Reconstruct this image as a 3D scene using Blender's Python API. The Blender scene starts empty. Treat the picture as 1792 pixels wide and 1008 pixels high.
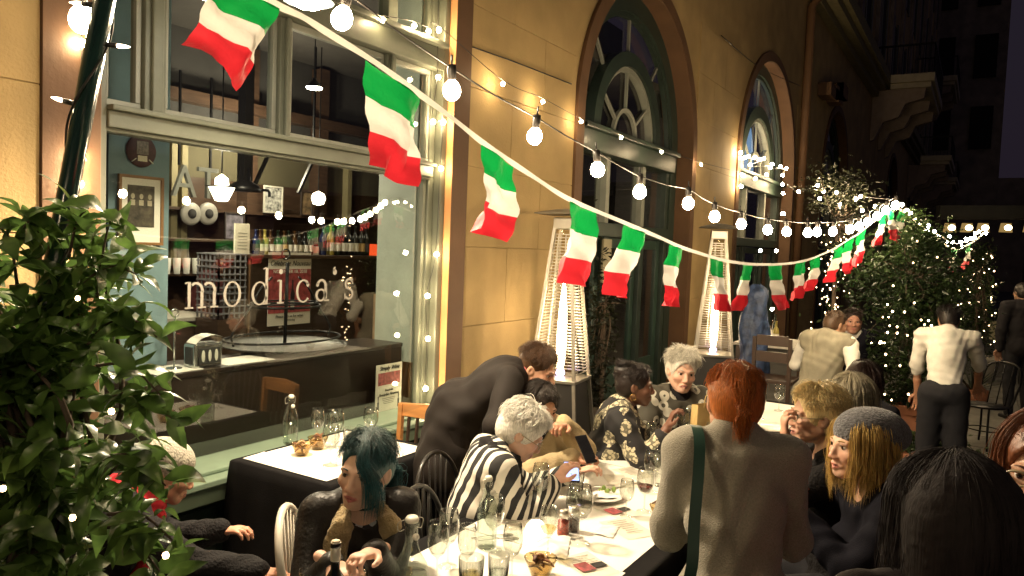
import bpy, bmesh, math, random
import numpy as np
from mathutils import Vector, Matrix, Euler
random.seed(7); RNG = np.random.default_rng(7)
SC = bpy.context.scene
COL = SC.collection
PI = math.pi
# ---------------------------------------------------------------- camera
FPX = 1344.0; CAMZ = 1.95
YAW, PITCH, ROLL = math.radians(31.2), math.radians(-3.2), math.radians(2.2)
_f = np.array([math.cos(PITCH)*math.cos(YAW), math.cos(PITCH)*math.sin(YAW), math.sin(PITCH)])
_r0 = np.array([math.sin(YAW), -math.cos(YAW), 0.0]); _u0 = np.cross(_r0, _f)
CR = math.cos(ROLL)*_r0 + math.sin(ROLL)*_u0
CU = -math.sin(ROLL)*_r0 + math.cos(ROLL)*_u0
CO = np.array([0, 0, CAMZ])
cam = bpy.data.cameras.new('camera'); cam.sensor_width = 36; cam.lens = FPX/1792*36
cam.clip_start = 0.05; cam.clip_end = 500
camo = bpy.data.objects.new('camera', cam); COL.objects.link(camo)
camo.matrix_world = Matrix(((CR[0], CU[0], -_f[0], 0), (CR[1], CU[1], -_f[1], 0), (CR[2], CU[2], -_f[2], CAMZ), (0, 0, 0, 1)))
SC.camera = camo
def ray(px, py): return _f + CR*(px-896)/FPX + CU*(504-py)/FPX
def onz(px, py, z):
    d = ray(px, py); return CO + d*((z-CAMZ)/d[2])
def ony(px, py, y):
    d = ray(px, py); return CO + d*(y/d[1])
def ondep(px, py, t): return CO + ray(px, py)*t
# ---------------------------------------------------------------- night sky, moonlight, exposure
W = bpy.data.worlds.new('World'); SC.world = W; W.use_nodes = True
_n = W.node_tree.nodes; _l = W.node_tree.links
_bg = _n['Background']
_sky = _n.new('ShaderNodeTexSky'); _sky.sky_type = 'NISHITA'; _sky.sun_disc = False
_sky.sun_elevation = math.radians(-4.5); _sky.sun_rotation = math.radians(200)
_mx = _n.new('ShaderNodeMix'); _mx.data_type = 'RGBA'; _mx.blend_type = 'ADD'; _mx.inputs[0].default_value = 1.0
_l.new(_sky.outputs[0], _mx.inputs[6]); _mx.inputs[7].default_value = (0.056, 0.042, 0.07, 1)   # town glow on a night sky
_l.new(_mx.outputs[2], _bg.inputs['Color']); _bg.inputs['Strength'].default_value = 0.085
_s = bpy.data.lights.new('moon', 'SUN'); _s.energy = 0.012; _s.angle = math.radians(0.5); _s.color = (0.8, 0.86, 1)
_so = bpy.data.objects.new('moon', _s); COL.objects.link(_so); _so.rotation_euler = (math.radians(40), 0, math.radians(200))
SC.view_settings.view_transform = 'Standard'; SC.view_settings.look = 'None'
SC.view_settings.gamma = 1.0; SC.view_settings.use_curve_mapping = False
SC.view_settings.exposure = 1.4
SC.render.engine = 'CYCLES'
SC.cycles.use_denoising = True
SC.cycles.max_bounces = 9; SC.cycles.transparent_max_bounces = 24
SC.cycles.diffuse_bounces = 3; SC.cycles.glossy_bounces = 3
SC.cycles.sample_clamp_indirect = 3.0; SC.cycles.sample_clamp_direct = 0
SC.cycles.caustics_reflective = False; SC.cycles.caustics_refractive = False
SC.cycles.use_light_tree = True
WARM = (1.0, 0.74, 0.42)
# ---------------------------------------------------------------- materials
def newmat(name):
    m = bpy.data.materials.new(name); m.use_nodes = True
    return m, m.node_tree.nodes, m.node_tree.links, m.node_tree.nodes['Principled BSDF']
_mats = {}
def M(name, col, rough=0.6, metal=0.0, var=0.12, scale=6.0, bump=0.0, bscale=60.0, spec=0.5, sheen=0.0, coat=0.0, sub=0.0, stretch=None, attr=None):
    if name in _mats: return _mats[name]
    m, n, l, b = newmat(name)
    tc = n.new('ShaderNodeTexCoord')
    src = tc.outputs['Object']
    if stretch:
        mp = n.new('ShaderNodeMapping'); mp.inputs['Scale'].default_value = stretch; l.new(src, mp.inputs[0]); src = mp.outputs[0]
    nz = n.new('ShaderNodeTexNoise'); nz.inputs['Scale'].default_value = scale; nz.inputs['Detail'].default_value = 5
    l.new(src, nz.inputs['Vector'])
    cr = n.new('ShaderNodeMapRange'); cr.inputs[1].default_value = 0.3; cr.inputs[2].default_value = 0.7
    cr.inputs[3].default_value = 1-var; cr.inputs[4].default_value = 1+var; l.new(nz.outputs['Fac'], cr.inputs[0])
    mm = n.new('ShaderNodeMix'); mm.data_type = 'RGBA'; mm.blend_type = 'MULTIPLY'; mm.inputs[0].default_value = 1
    if attr:
        at = n.new('ShaderNodeAttribute'); at.attribute_name = attr; l.new(at.outputs['Color'], mm.inputs[6])
    else: mm.inputs[6].default_value = (*col, 1)
    l.new(cr.outputs[0], mm.inputs[7]); l.new(mm.outputs[2], b.inputs['Base Color'])
    b.inputs['Roughness'].default_value = rough; b.inputs['Metallic'].default_value = metal
    b.inputs['Specular IOR Level'].default_value = spec
    if sheen: b.inputs['Sheen Weight'].default_value = sheen
    if coat: b.inputs['Coat Weight'].default_value = coat; b.inputs['Coat Roughness'].default_value = 0.15
    if sub: b.inputs['Subsurface Weight'].default_value = sub; b.inputs['Subsurface Radius'].default_value = (0.01, 0.004, 0.002); b.inputs['Subsurface Scale'].default_value = 1.0
    if bump:
        n2 = n.new('ShaderNodeTexNoise'); n2.inputs['Scale'].default_value = bscale; n2.inputs['Detail'].default_value = 3; l.new(src, n2.inputs['Vector'])
        bp = n.new('ShaderNodeBump'); bp.inputs['Strength'].default_value = bump; bp.inputs['Distance'].default_value = 0.01
        l.new(n2.outputs['Fac'], bp.inputs['Height']); l.new(bp.outputs[0], b.inputs['Normal'])
    _mats[name] = m; return m
def MEM(name, col, strength):                         # lamps, flames
    if name in _mats: return _mats[name]
    m, n, l, b = newmat(name); n.remove(b)
    e = n.new('ShaderNodeEmission'); e.inputs[0].default_value = (*col, 1); e.inputs[1].default_value = strength
    l.new(e.outputs[0], n['Material Output'].inputs[0]); _mats[name] = m; return m
def MGLASS(name, tint=(0.96, 0.97, 0.95), ior=1.45, gain=1.0, rough=0.02):   # thin clear glass: see-through with Fresnel mirror
    if name in _mats: return _mats[name]
    m, n, l, b = newmat(name); n.remove(b)
    t = n.new('ShaderNodeBsdfTransparent'); t.inputs[0].default_value = (*tint, 1)
    g = n.new('ShaderNodeBsdfGlossy'); g.inputs['Roughness'].default_value = rough
    fr = n.new('ShaderNodeLayerWeight'); fr.inputs[0].default_value = 0.5
    pw = n.new('ShaderNodeMath'); pw.operation = 'POWER'; pw.inputs[1].default_value = 4.0; l.new(fr.outputs['Facing'], pw.inputs[0])
    f0 = ((ior-1)/(ior+1))**2*1.8
    mu = n.new('ShaderNodeMath'); mu.operation = 'MULTIPLY_ADD'; mu.inputs[1].default_value = (0.9-f0)*gain; mu.inputs[2].default_value = f0*gain; mu.use_clamp = True
    l.new(pw.outputs[0], mu.inputs[0])
    x = n.new('ShaderNodeMixShader'); l.new(mu.outputs[0], x.inputs[0]); l.new(t.outputs[0], x.inputs[1]); l.new(g.outputs[0], x.inputs[2])
    l.new(x.outputs[0], n['Material Output'].inputs[0]); _mats[name] = m; return m
# ---------------------------------------------------------------- objects
def thing(name, label, cat, loc=(0, 0, 0), rz=0.0, group=None):
    o = bpy.data.objects.new(name, None); COL.objects.link(o); o.empty_display_size = 0.1
    o.location = [float(v) for v in loc]; o.rotation_euler = (0, 0, rz); o['label'] = label; o['category'] = cat
    if group: o['group'] = group
    return o
def tag(o, label=None, cat=None, group=None, kind=None):
    if label: o['label'] = label
    if cat: o['category'] = cat
    if group: o['group'] = group
    if kind: o['kind'] = kind
    return o
def link(name, me, parent=None, loc=None, rot=None):
    o = bpy.data.objects.new(name, me); COL.objects.link(o)
    if parent: o.parent = parent
    if loc is not None: o.location = [float(v) for v in loc]
    if rot is not None: o.rotation_euler = rot
    return o
def copy_tree(o, parent=None, loc=None, rot=None):
    c = o.copy(); COL.objects.link(c)
    if parent is not None: c.parent = parent
    for ch in list(o.children): copy_tree(ch, c)
    if loc is not None: c.location = [float(v) for v in loc]
    if rot is not None: c.rotation_euler = rot
    return c
def mesh_np(name, V, F, mat, smooth=True, cols=None):
    V = np.asarray(V, dtype=np.float32); me = bpy.data.meshes.new(name)
    if isinstance(F, np.ndarray) and len(F):
        k = F.shape[1]; me.vertices.add(len(V)); me.vertices.foreach_set('co', V.ravel())
        me.loops.add(F.size); me.loops.foreach_set('vertex_index', F.astype(np.int32).ravel())
        me.polygons.add(len(F)); me.polygons.foreach_set('loop_start', np.arange(0, F.size, k, dtype=np.int32))
        me.update(calc_edges=True); me.validate()
    else:
        me.from_pydata(V.tolist(), [], [list(map(int, f)) for f in F])
    me.materials.append(mat)
    if smooth: me.polygons.foreach_set('use_smooth', np.ones(len(me.polygons), dtype=bool))
    if cols is not None:
        a = me.color_attributes.new('Col', 'FLOAT_COLOR', 'POINT')
        cc = np.ones((len(V), 4), dtype=np.float32); cc[:, :3] = cols; a.data.foreach_set('color', cc.ravel())
    me.update(); return me
def frame_from(d):
    d = np.asarray(d, float); d = d/(np.linalg.norm(d)+1e-12)
    a = np.array([0, 0, 1.]) if abs(d[2]) < 0.9 else np.array([1., 0, 0])
    u = np.cross(a, d); u /= np.linalg.norm(u); return u, np.cross(d, u), d
class MB:
    def __init__(s): s.v = []; s.f = []; s.n = 0
    def add(s, V, F):
        V = np.asarray(V, float).reshape(-1, 3); s.v.append(V); s.f += [tuple(int(i)+s.n for i in f) for f in F]; s.n += len(V); return s
    def box(s, c, d, rz=0.0, R=None):
        x, y, z = d[0]/2, d[1]/2, d[2]/2
        V = np.array([(i*x, j*y, k*z) for i in (-1, 1) for j in (-1, 1) for k in (-1, 1)])
        if R is not None: V = V @ np.asarray(R).T
        elif rz: c_, s_ = math.cos(rz), math.sin(rz); V = V @ np.array([[c_, s_, 0], [-s_, c_, 0], [0, 0, 1]])
        return s.add(V+np.asarray(c, float), [(0, 1, 3, 2), (4, 6, 7, 5), (0, 4, 5, 1), (2, 3, 7, 6), (0, 2, 6, 4), (1, 5, 7, 3)])
    def bx(s, x0, x1, y0, y1, z0, z1): return s.box(((x0+x1)/2, (y0+y1)/2, (z0+z1)/2), (abs(x1-x0), abs(y1-y0), abs(z1-z0)))
    def bar(s, a, b, w, h):
        a = np.asarray(a, float); b = np.asarray(b, float); u, v, d = frame_from(b-a)
        return s.box((a+b)/2, (w, h, np.linalg.norm(b-a)), R=np.stack([u, v, d], 1))
    def tube(s, P, r, n=8, caps=True, closed=False, flat=1.0):
        P = np.asarray(P, float); m = len(P); r = np.broadcast_to(np.asarray(r, float), (m,))
        if closed: T = np.roll(P, -1, 0)-np.roll(P, 1, 0)
        else: T = np.gradient(P, axis=0)
        u, v, d = frame_from(T[0]); V = []
        for i in range(m):
            t = T[i]/(np.linalg.norm(T[i])+1e-12); u = u-t*(u@t); u /= (np.linalg.norm(u)+1e-12); v = np.cross(t, u)
            for k in range(n):
                a = 2*PI*k/n; V.append(P[i]+r[i]*(math.cos(a)*u+flat*math.sin(a)*v))
        F = []
        for i in range(m if closed else m-1):
            j = (i+1) % m
            for k in range(n): F.append((i*n+k, i*n+(k+1) % n, j*n+(k+1) % n, j*n+k))
        if caps and not closed: F.append(tuple(range(n-1, -1, -1))); F.append(tuple((m-1)*n+k for k in range(n)))
        return s.add(V, F)
    def lathe(s, prof, c=(0, 0, 0), n=16, R=None, closed_bottom=False):
        V = []; F = []; m = len(prof)
        for r, z in prof:
            for k in range(n): a = 2*PI*k/n; V.append((r*math.cos(a), r*math.sin(a), z))
        V = np.array(V, float)
        if R is not None: V = V @ np.asarray(R).T
        for i in range(m-1):
            for k in range(n): F.append((i*n+k, i*n+(k+1) % n, (i+1)*n+(k+1) % n, (i+1)*n+k))
        if closed_bottom: F.append(tuple(range(n-1, -1, -1)))
        return s.add(V+np.asarray(c, float), F)
    def ball(s, c, r, n=10, m=7, R=None):
        r = np.broadcast_to(np.asarray(r, float), (3,)); V = []
        for i in range(m+1):
            t = PI*i/m
            for k in range(n): a = 2*PI*k/n; V.append((r[0]*math.sin(t)*math.cos(a), r[1]*math.sin(t)*math.sin(a), r[2]*math.cos(t)))
        V = np.array(V)
        if R is not None: V = V @ np.asarray(R).T
        F = [(i*n+k, (i+1)*n+k, (i+1)*n+(k+1) % n, i*n+(k+1) % n) for i in range(m) for k in range(n)]
        return s.add(V+np.asarray(c, float), F)
    def prism(s, poly, d, o=(0, 0, 0), ex=(1, 0, 0), ey=(0, 0, 1)):     # polygon in the ex/ey plane, thickness d along ex x ey
        ex = np.asarray(ex, float); ey = np.asarray(ey, float); ez = np.cross(ex, ey); o = np.asarray(o, float); k = len(poly)
        A = np.array([o+p[0]*ex+p[1]*ey for p in poly]); B = A+ez*d
        F = [tuple(range(k-1, -1, -1)), tuple(range(k, 2*k))]+[(i, (i+1) % k, k+(i+1) % k, k+i) for i in range(k)]
        return s.add(np.vstack([A, B]), F)
    def strip(s, A, B):                                              # quads between two polylines
        A = np.asarray(A, float); B = np.asarray(B, float); k = len(A)
        return s.add(np.vstack([A, B]), [(i, i+1, k+i+1, k+i) for i in range(k-1)])
    def mesh(s, name, mat, smooth=False):
        V = np.vstack(s.v) if s.v else np.zeros((0, 3)); me = bpy.data.meshes.new(name)
        me.from_pydata(V.tolist(), [], s.f); me.materials.append(mat)
        if smooth: me.polygons.foreach_set('use_smooth', np.ones(len(me.polygons), dtype=bool))
        me.update(); return me
    def build(s, name, mat, parent=None, smooth=False, loc=None, rot=None, bevel=0.0):
        o = link(name, s.mesh(name, mat, smooth), parent, loc, rot)
        if bevel:
            b = o.modifiers.new('bevel', 'BEVEL'); b.width = bevel; b.segments = 2; b.limit_method = 'ANGLE'
        return o
def spline(P, n):
    P = np.asarray(P, float); m = len(P); t = np.linspace(0, m-1, n); out = []
    for x in t:
        i = min(int(x), m-2); u = x-i; p0, p1, p2, p3 = P[max(i-1, 0)], P[i], P[i+1], P[min(i+2, m-1)]
        out.append(0.5*((2*p1)+(-p0+p2)*u+(2*p0-5*p1+4*p2-p3)*u*u+(-p0+3*p1-3*p2+p3)*u**3))
    return np.array(out)
def text(body, size, mat, name, parent, loc, rot, extrude=0.001, align='LEFT', sx=1.0, shear=0.0, spacing=1.0):
    c = bpy.data.curves.new(name, 'FONT'); c.body = body; c.size = size; c.extrude = extrude; c.align_x = align; c.shear = shear; c.space_character = spacing
    o = bpy.data.objects.new(name, c); COL.objects.link(o); dg = bpy.context.evaluated_depsgraph_get()
    me = bpy.data.meshes.new_from_object(o.evaluated_get(dg)); bpy.data.objects.remove(o); bpy.data.curves.remove(c)
    me.materials.clear(); me.materials.append(mat)
    q = link(name, me, parent, loc, rot); q.scale = (sx, 1, 1); return q
FACE = (PI/2, 0, 0)            # upright text read from the street side
# ================================================================ MATERIALS OF THE PLACE
mYEL = M('ochre_stucco', (0.38, 0.265, 0.115), 0.85, var=0.2, scale=1.7, bump=0.4, bscale=70)
mBRN = M('brown_paint', (0.115, 0.058, 0.026), 0.7, var=0.15, scale=3, bump=0.2, bscale=50)
mORG = M('bulb_lit_reveal', (0.5, 0.25, 0.1), 0.75, var=0.12, scale=3, bump=0.2, bscale=50)  # orange bulb light on the reveals, put into the colour
mFRM = M('pale_sage_paint', (0.12, 0.13, 0.098), 0.45, var=0.14, scale=5, bump=0.15, bscale=30)
mSILL = M('mint_green_paint', (0.17, 0.235, 0.17), 0.4, var=0.12, scale=5)
mGRN = M('dark_green_paint', (0.022, 0.036, 0.028), 0.45, var=0.2, scale=4)
mGRN2 = M('deep_green_door_paint', (0.028, 0.056, 0.043), 0.35, var=0.2, scale=4)
mBAR = M('pale_glazing_bar_paint', (0.24, 0.25, 0.21), 0.5)
mGLS = MGLASS('window_glass', (0.9, 0.92, 0.9), 1.5, 1.15, 0.005)
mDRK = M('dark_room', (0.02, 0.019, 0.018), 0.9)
mWOOD = M('dark_brown_wood', (0.055, 0.032, 0.02), 0.4, var=0.3, scale=5, stretch=(1, 1, 8))
mOLV = M('olive_wall_paint', (0.085, 0.075, 0.042), 0.85, var=0.15, scale=2)
mPAV = M('street_asphalt', (0.085, 0.082, 0.075), 0.8, var=0.3, scale=3, bump=0.5, bscale=120)
mSLAB = M('paving_concrete', (0.16, 0.155, 0.135), 0.75, var=0.3, scale=4, bump=0.4, bscale=120)
mFAR = M('far_building_stone', (0.26, 0.22, 0.2), 0.9, var=0.3, scale=1.5)
mIRON = M('black_iron', (0.012, 0.012, 0.013), 0.4, 0.6)
mWHT = M('white_paper', (0.8, 0.78, 0.72), 0.8, var=0.03)
# ================================================================ GROUND
g = MB().bx(-60, 160, -60, 60, -0.3, 0.0).build('ground', mPAV); tag(g, kind='structure')
slab_me = MB().bx(-0.295, 0.295, -0.295, 0.295, 0.004, 0.02).mesh('paving_slab', mSLAB)
pav = MB().bx(4.0, 15.4, -3.0, 1.25, 0.001, 0.006).build('pavement', mPAV); tag(pav, kind='structure')
for i in range(19):
    for j in range(7):
        s = link('paving_slab', slab_me, pav, (4.3+0.6*i, -2.68+0.6*j, random.uniform(-0.002, 0.002)), (random.uniform(-.004, .004), random.uniform(-.004, .004), 0))
# ================================================================ RESTAURANT BUILDING
YF = 3.55
bld = thing('restaurant_building', 'ochre stucco building with arched windows and brown painted surrounds along the alley', 'building', (5, YF, 0))
def P(mb, name, mat, smooth=False, bevel=0.0, parent=None):
    par = parent or bld
    o = mb.build(name, mat, par, smooth, bevel=bevel)
    o.matrix_parent_inverse = Matrix.Translation((-5, -YF, 0)) if par is bld else Matrix.Identity(4)
    return o
ARCH = [(8.85, 1.90, 3.30), (15.2, 2.30, 3.45), (22.9, 2.2, 3.9), (38.5, 2.5, 4.2), (49.5, 2.5, 4.2), (61, 2.5, 4.2)]
TOP = 32.0
backing = MB()
segs = [(-4, 2.08)]; px_ = 4.87
for cx, r, sp in ARCH: segs.append((px_, cx-r+0.16)); px_ = cx+r-0.16
segs.append((px_, 75))
for a, b in segs: backing.bx(a, b, YF+0.012, YF+0.3, 0, 7.6)
for cx, r, sp in ARCH:                                           # spandrel above each arch
    ri = r-0.16; ang = np.linspace(PI, 0, 25)
    A = [(cx+ri*math.cos(t), YF+0.012, sp+ri*math.sin(t)) for t in ang]; B = [(p[0], p[1], 7.6) for p in A]
    backing.strip(A, B)
backing.bx(2.08, 4.87, YF+0.012, YF+0.3, 4.7, 7.6)
backing.bx(-4, 75, YF+0.012, YF+0.4, 7.6, TOP)
P(backing, 'wall', mYEL)
# scored stucco panels stand 12 mm proud with open joints
def panel(x0, x1, z0, z1): P(MB().bx(x0+.0025, x1-.0025, YF-.002, YF+.012, z0+.0025, z1-.0025), 'stucco_panel', mYEL, bevel=0.003)
zs = [0.0, 0.62, 1.27, 1.92, 2.57, 3.2, 3.85, 4.5, 5.2]
for k in range(len(zs)-1):
    off = 0.55 if k % 2 else 0.0
    panel(-0.9, 1.82, zs[k], zs[k+1])
    panel(5.08, 5.75+off, zs[k], zs[k+1]); panel(5.75+off, 6.95, zs[k], zs[k+1])
    panel(10.75, 11.5+off, zs[k], zs[k+1]); panel(11.5+off, 12.9, zs[k], zs[k+1])
    panel(17.5, 18.6+off, zs[k], zs[k+1]); panel(18.6+off, 20.7, zs[k], zs[k+1])
P(MB().bx(1.82, 2.08, YF-.02, YF+.012, 0, 4.7).bx(4.87, 5.08, YF-.02, YF+.012, 0, 4.7).bx(1.82, 5.08, YF-.02, YF+.012, 4.701, 4.95), 'window_surround', mBRN)
P(MB().bx(4.868, 4.9, YF-.018, YF+.3, 0.0, 4.7), 'reveal', mORG); P(MB().bx(2.05, 2.082, YF-.018, YF+.3, 0, 4.7), 'reveal', mORG)
# ---- shop window
YW = 3.69
shopwin = P(MB().bx(4.74, 4.866, YW-.03, YW+.05, 0.68, 4.7), 'shop_window', mFRM, bevel=0.006)
def SW(mb, name, mat, bevel=0.0, smooth=False):
    o = mb.build(name, mat, shopwin, smooth, bevel=bevel); o.matrix_parent_inverse = Matrix.Identity(4); return o
SW(MB().bx(2.09, 2.17, YW-.06, YW+.05, 0.68, 4.7), 'jamb', mFRM, bevel=0.006)
SW(MB().bx(4.80, 4.864, YW-.1, YW-.031, 0.68, 4.7).bx(4.70, 4.739, YW-.012, YW+.04, 0.68, 4.7), 'jamb_moulding', mFRM, bevel=0.008)
SW(MB().bx(2.17, 4.739, YW-.075, YW+.05, 2.445, 2.525).bx(2.17, 4.739, YW-.11, YW+.02, 2.526, 2.553).bx(2.17, 4.739, YW-.05, YW+.05, 2.425, 2.4445), 'transom', mFRM, bevel=0.006)
SW(MB().bx(2.17, 4.80, YW-.1, YW+.05, 3.26, 3.42).bx(2.17, 4.80, YW-.15, YW+.02, 3.421, 3.46), 'transom', mFRM, bevel=0.006)
for a, b in ((2.37, 2.49), (3.24, 3.33), (4.2, 4.3)):
    SW(MB().bx(a, b, YW-.05, YW+.045, 2.554, 3.259), 'mullion', mFRM, bevel=0.006)
    SW(MB().bx(a+.03, b-.03, YW-.075, YW-.051, 2.554, 3.259), 'mullion_bead', mFRM, bevel=0.006)
    SW(MB().bx(a, b, YW-.05, YW+.045, 3.461, 4.7), 'mullion', mFRM, bevel=0.006)
for a, b in ((2.17, 2.37), (2.49, 3.24), (3.33, 4.2), (4.3, 4.739)):
    SW(MB().bx(a, b, YW-.02, YW+.03, 2.555, 2.588).bx(a, b, YW-.02, YW+.03, 3.22, 3.258).bx(a, a+.03, YW-.02, YW+.03, 2.589, 3.219).bx(b-.03, b, YW-.02, YW+.03, 2.589, 3.219), 'sash', mBAR, bevel=0.004)
    SW(MB().bx(a+.031, b-.031, YW+.004, YW+.008, 2.589, 3.219), 'pane', mGLS)
    SW(MB().bx(a+.001, b-.001, YW+.004, YW+.008, 3.462, 4.699), 'pane', mGLS)
SW(MB().bx(2.171, 4.699, YW+.02, YW+.024, 0.681, 2.4245), 'pane', mGLS)
P(MB().bx(2.05, 4.867, YF-.19, YW+.04, 0.62, 0.655).bx(2.05, 4.867, YF-.1, YW+.04, 0.656, 0.68).bx(2.05, 4.867, YF-.15, YF+.1, 0.52, 0.619), 'window_sill', mSILL, bevel=0.006)
P(MB().bx(2.08, 4.867, YF-.02, YF+.15, 0.0, 0.519), 'stall_riser', mGRN)
for i in range(4): P(MB().bx(2.16+.68*i, 2.74+.68*i, YF-.04, YF-.0201, 0.07, 0.46), 'riser_panel', mGRN, bevel=0.008)
# name painted in serif letters on the glass
mLET = M('cream_lettering', (0.22, 0.205, 0.175), 0.7, var=0.05)
def ring(cx, cz, rx, rz, tx, tz, a0=0, a1=360, n=22):
    A = [(cx+rx*math.cos(math.radians(t)), cz+rz*math.sin(math.radians(t))) for t in np.linspace(a0, a1, n)]
    B = [(cx+(rx-tx)*math.cos(math.radians(t)), cz+(rz-tz)*math.sin(math.radians(t))) for t in np.linspace(a0, a1, n)]
    return A, B
def letter(ch, x, h=0.148):
    mb = MB(); y = YW+.0165; w = h
    def quad(A, B): mb.strip([(x+a[0]*h, y, 1.53+a[1]*h) for a in A], [(x+b[0]*h, y, 1.53+b[1]*h) for b in B])
    def rect(x0, x1, z0, z1): quad([(x0, z0), (x1, z0)], [(x0, z1), (x1, z1)])
    def stem(x0, z1=1.0, serif_l=True):
        rect(x0+.02, x0+.15, .05, z1); rect(x0-.1, x0+.27, 0, .06)
        if serif_l: quad([(x0-.1, z1-.08), (x0+.001, z1-.05)], [(x0-.1, z1-.03), (x0+.05, z1+.03)])
    def arch(cx, rx):
        quad(*ring(cx, .62, rx, .38, .12, .09, 0, 130)); rect(cx+rx-.15, cx+rx-.02, .05, .64); rect(cx+rx-.27, cx+rx+.1, 0, .06)
    if ch == 'm': stem(0); arch(.38, .34); arch(.93, .34)
    elif ch == 'o': quad(*ring(.42, .49, .42, .51, .13, .06, 0, 360, 30))
    elif ch == 'd': quad(*ring(.42, .47, .42, .49, .13, .06, 20, 340, 30)); stem(.68, 1.52); rect(.85, .98, .0, .06)
    elif ch == 'i': stem(.1, 1.0); quad(*ring(.185, 1.35, .11, .11, .109, .109, 0, 360, 14))
    elif ch == 'c': quad(*ring(.42, .49, .42, .51, .13, .07, 40, 320, 26)); quad(*ring(.68, .76, .09, .09, .089, .089, 0, 360, 12))
    elif ch == 'a':
        quad(*ring(.36, .62, .34, .38, .15, .1, 0, 150)); rect(.54, .7, .1, .64); rect(.54, .84, 0, .07)
        quad(*ring(.33, .28, .33, .29, .14, .08, 0, 360, 24)); quad(*ring(.12, .74, .09, .09, .089, .089, 0, 360, 12))
    elif ch == "'": quad(*ring(.15, 1.3, .13, .13, .129, .129, 0, 360, 14)); quad([(.02, 1.3), (.06, 1.5)], [(.12, 1.36), (.2, 1.55)])
    elif ch == 's':
        quad(*ring(.32, .74, .3, .27, .13, .1, 30, 270)); quad(*ring(.32, .27, .3, .27, .13, .1, -150, 92))
        rect(.5, .58, .72, .98); rect(.02, .1, .03, .3)
    o = mb.build('letter', mLET, shopwin); o.matrix_parent_inverse = Matrix.Identity(4)
for ch, px in zip("modica's", (322, 391, 440, 485, 518, 552, 581, 602)):
    letter(ch, float(ony(px, 515, YW+.0165)[0])+(0.02 if ch == 'm' else 0))
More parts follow.
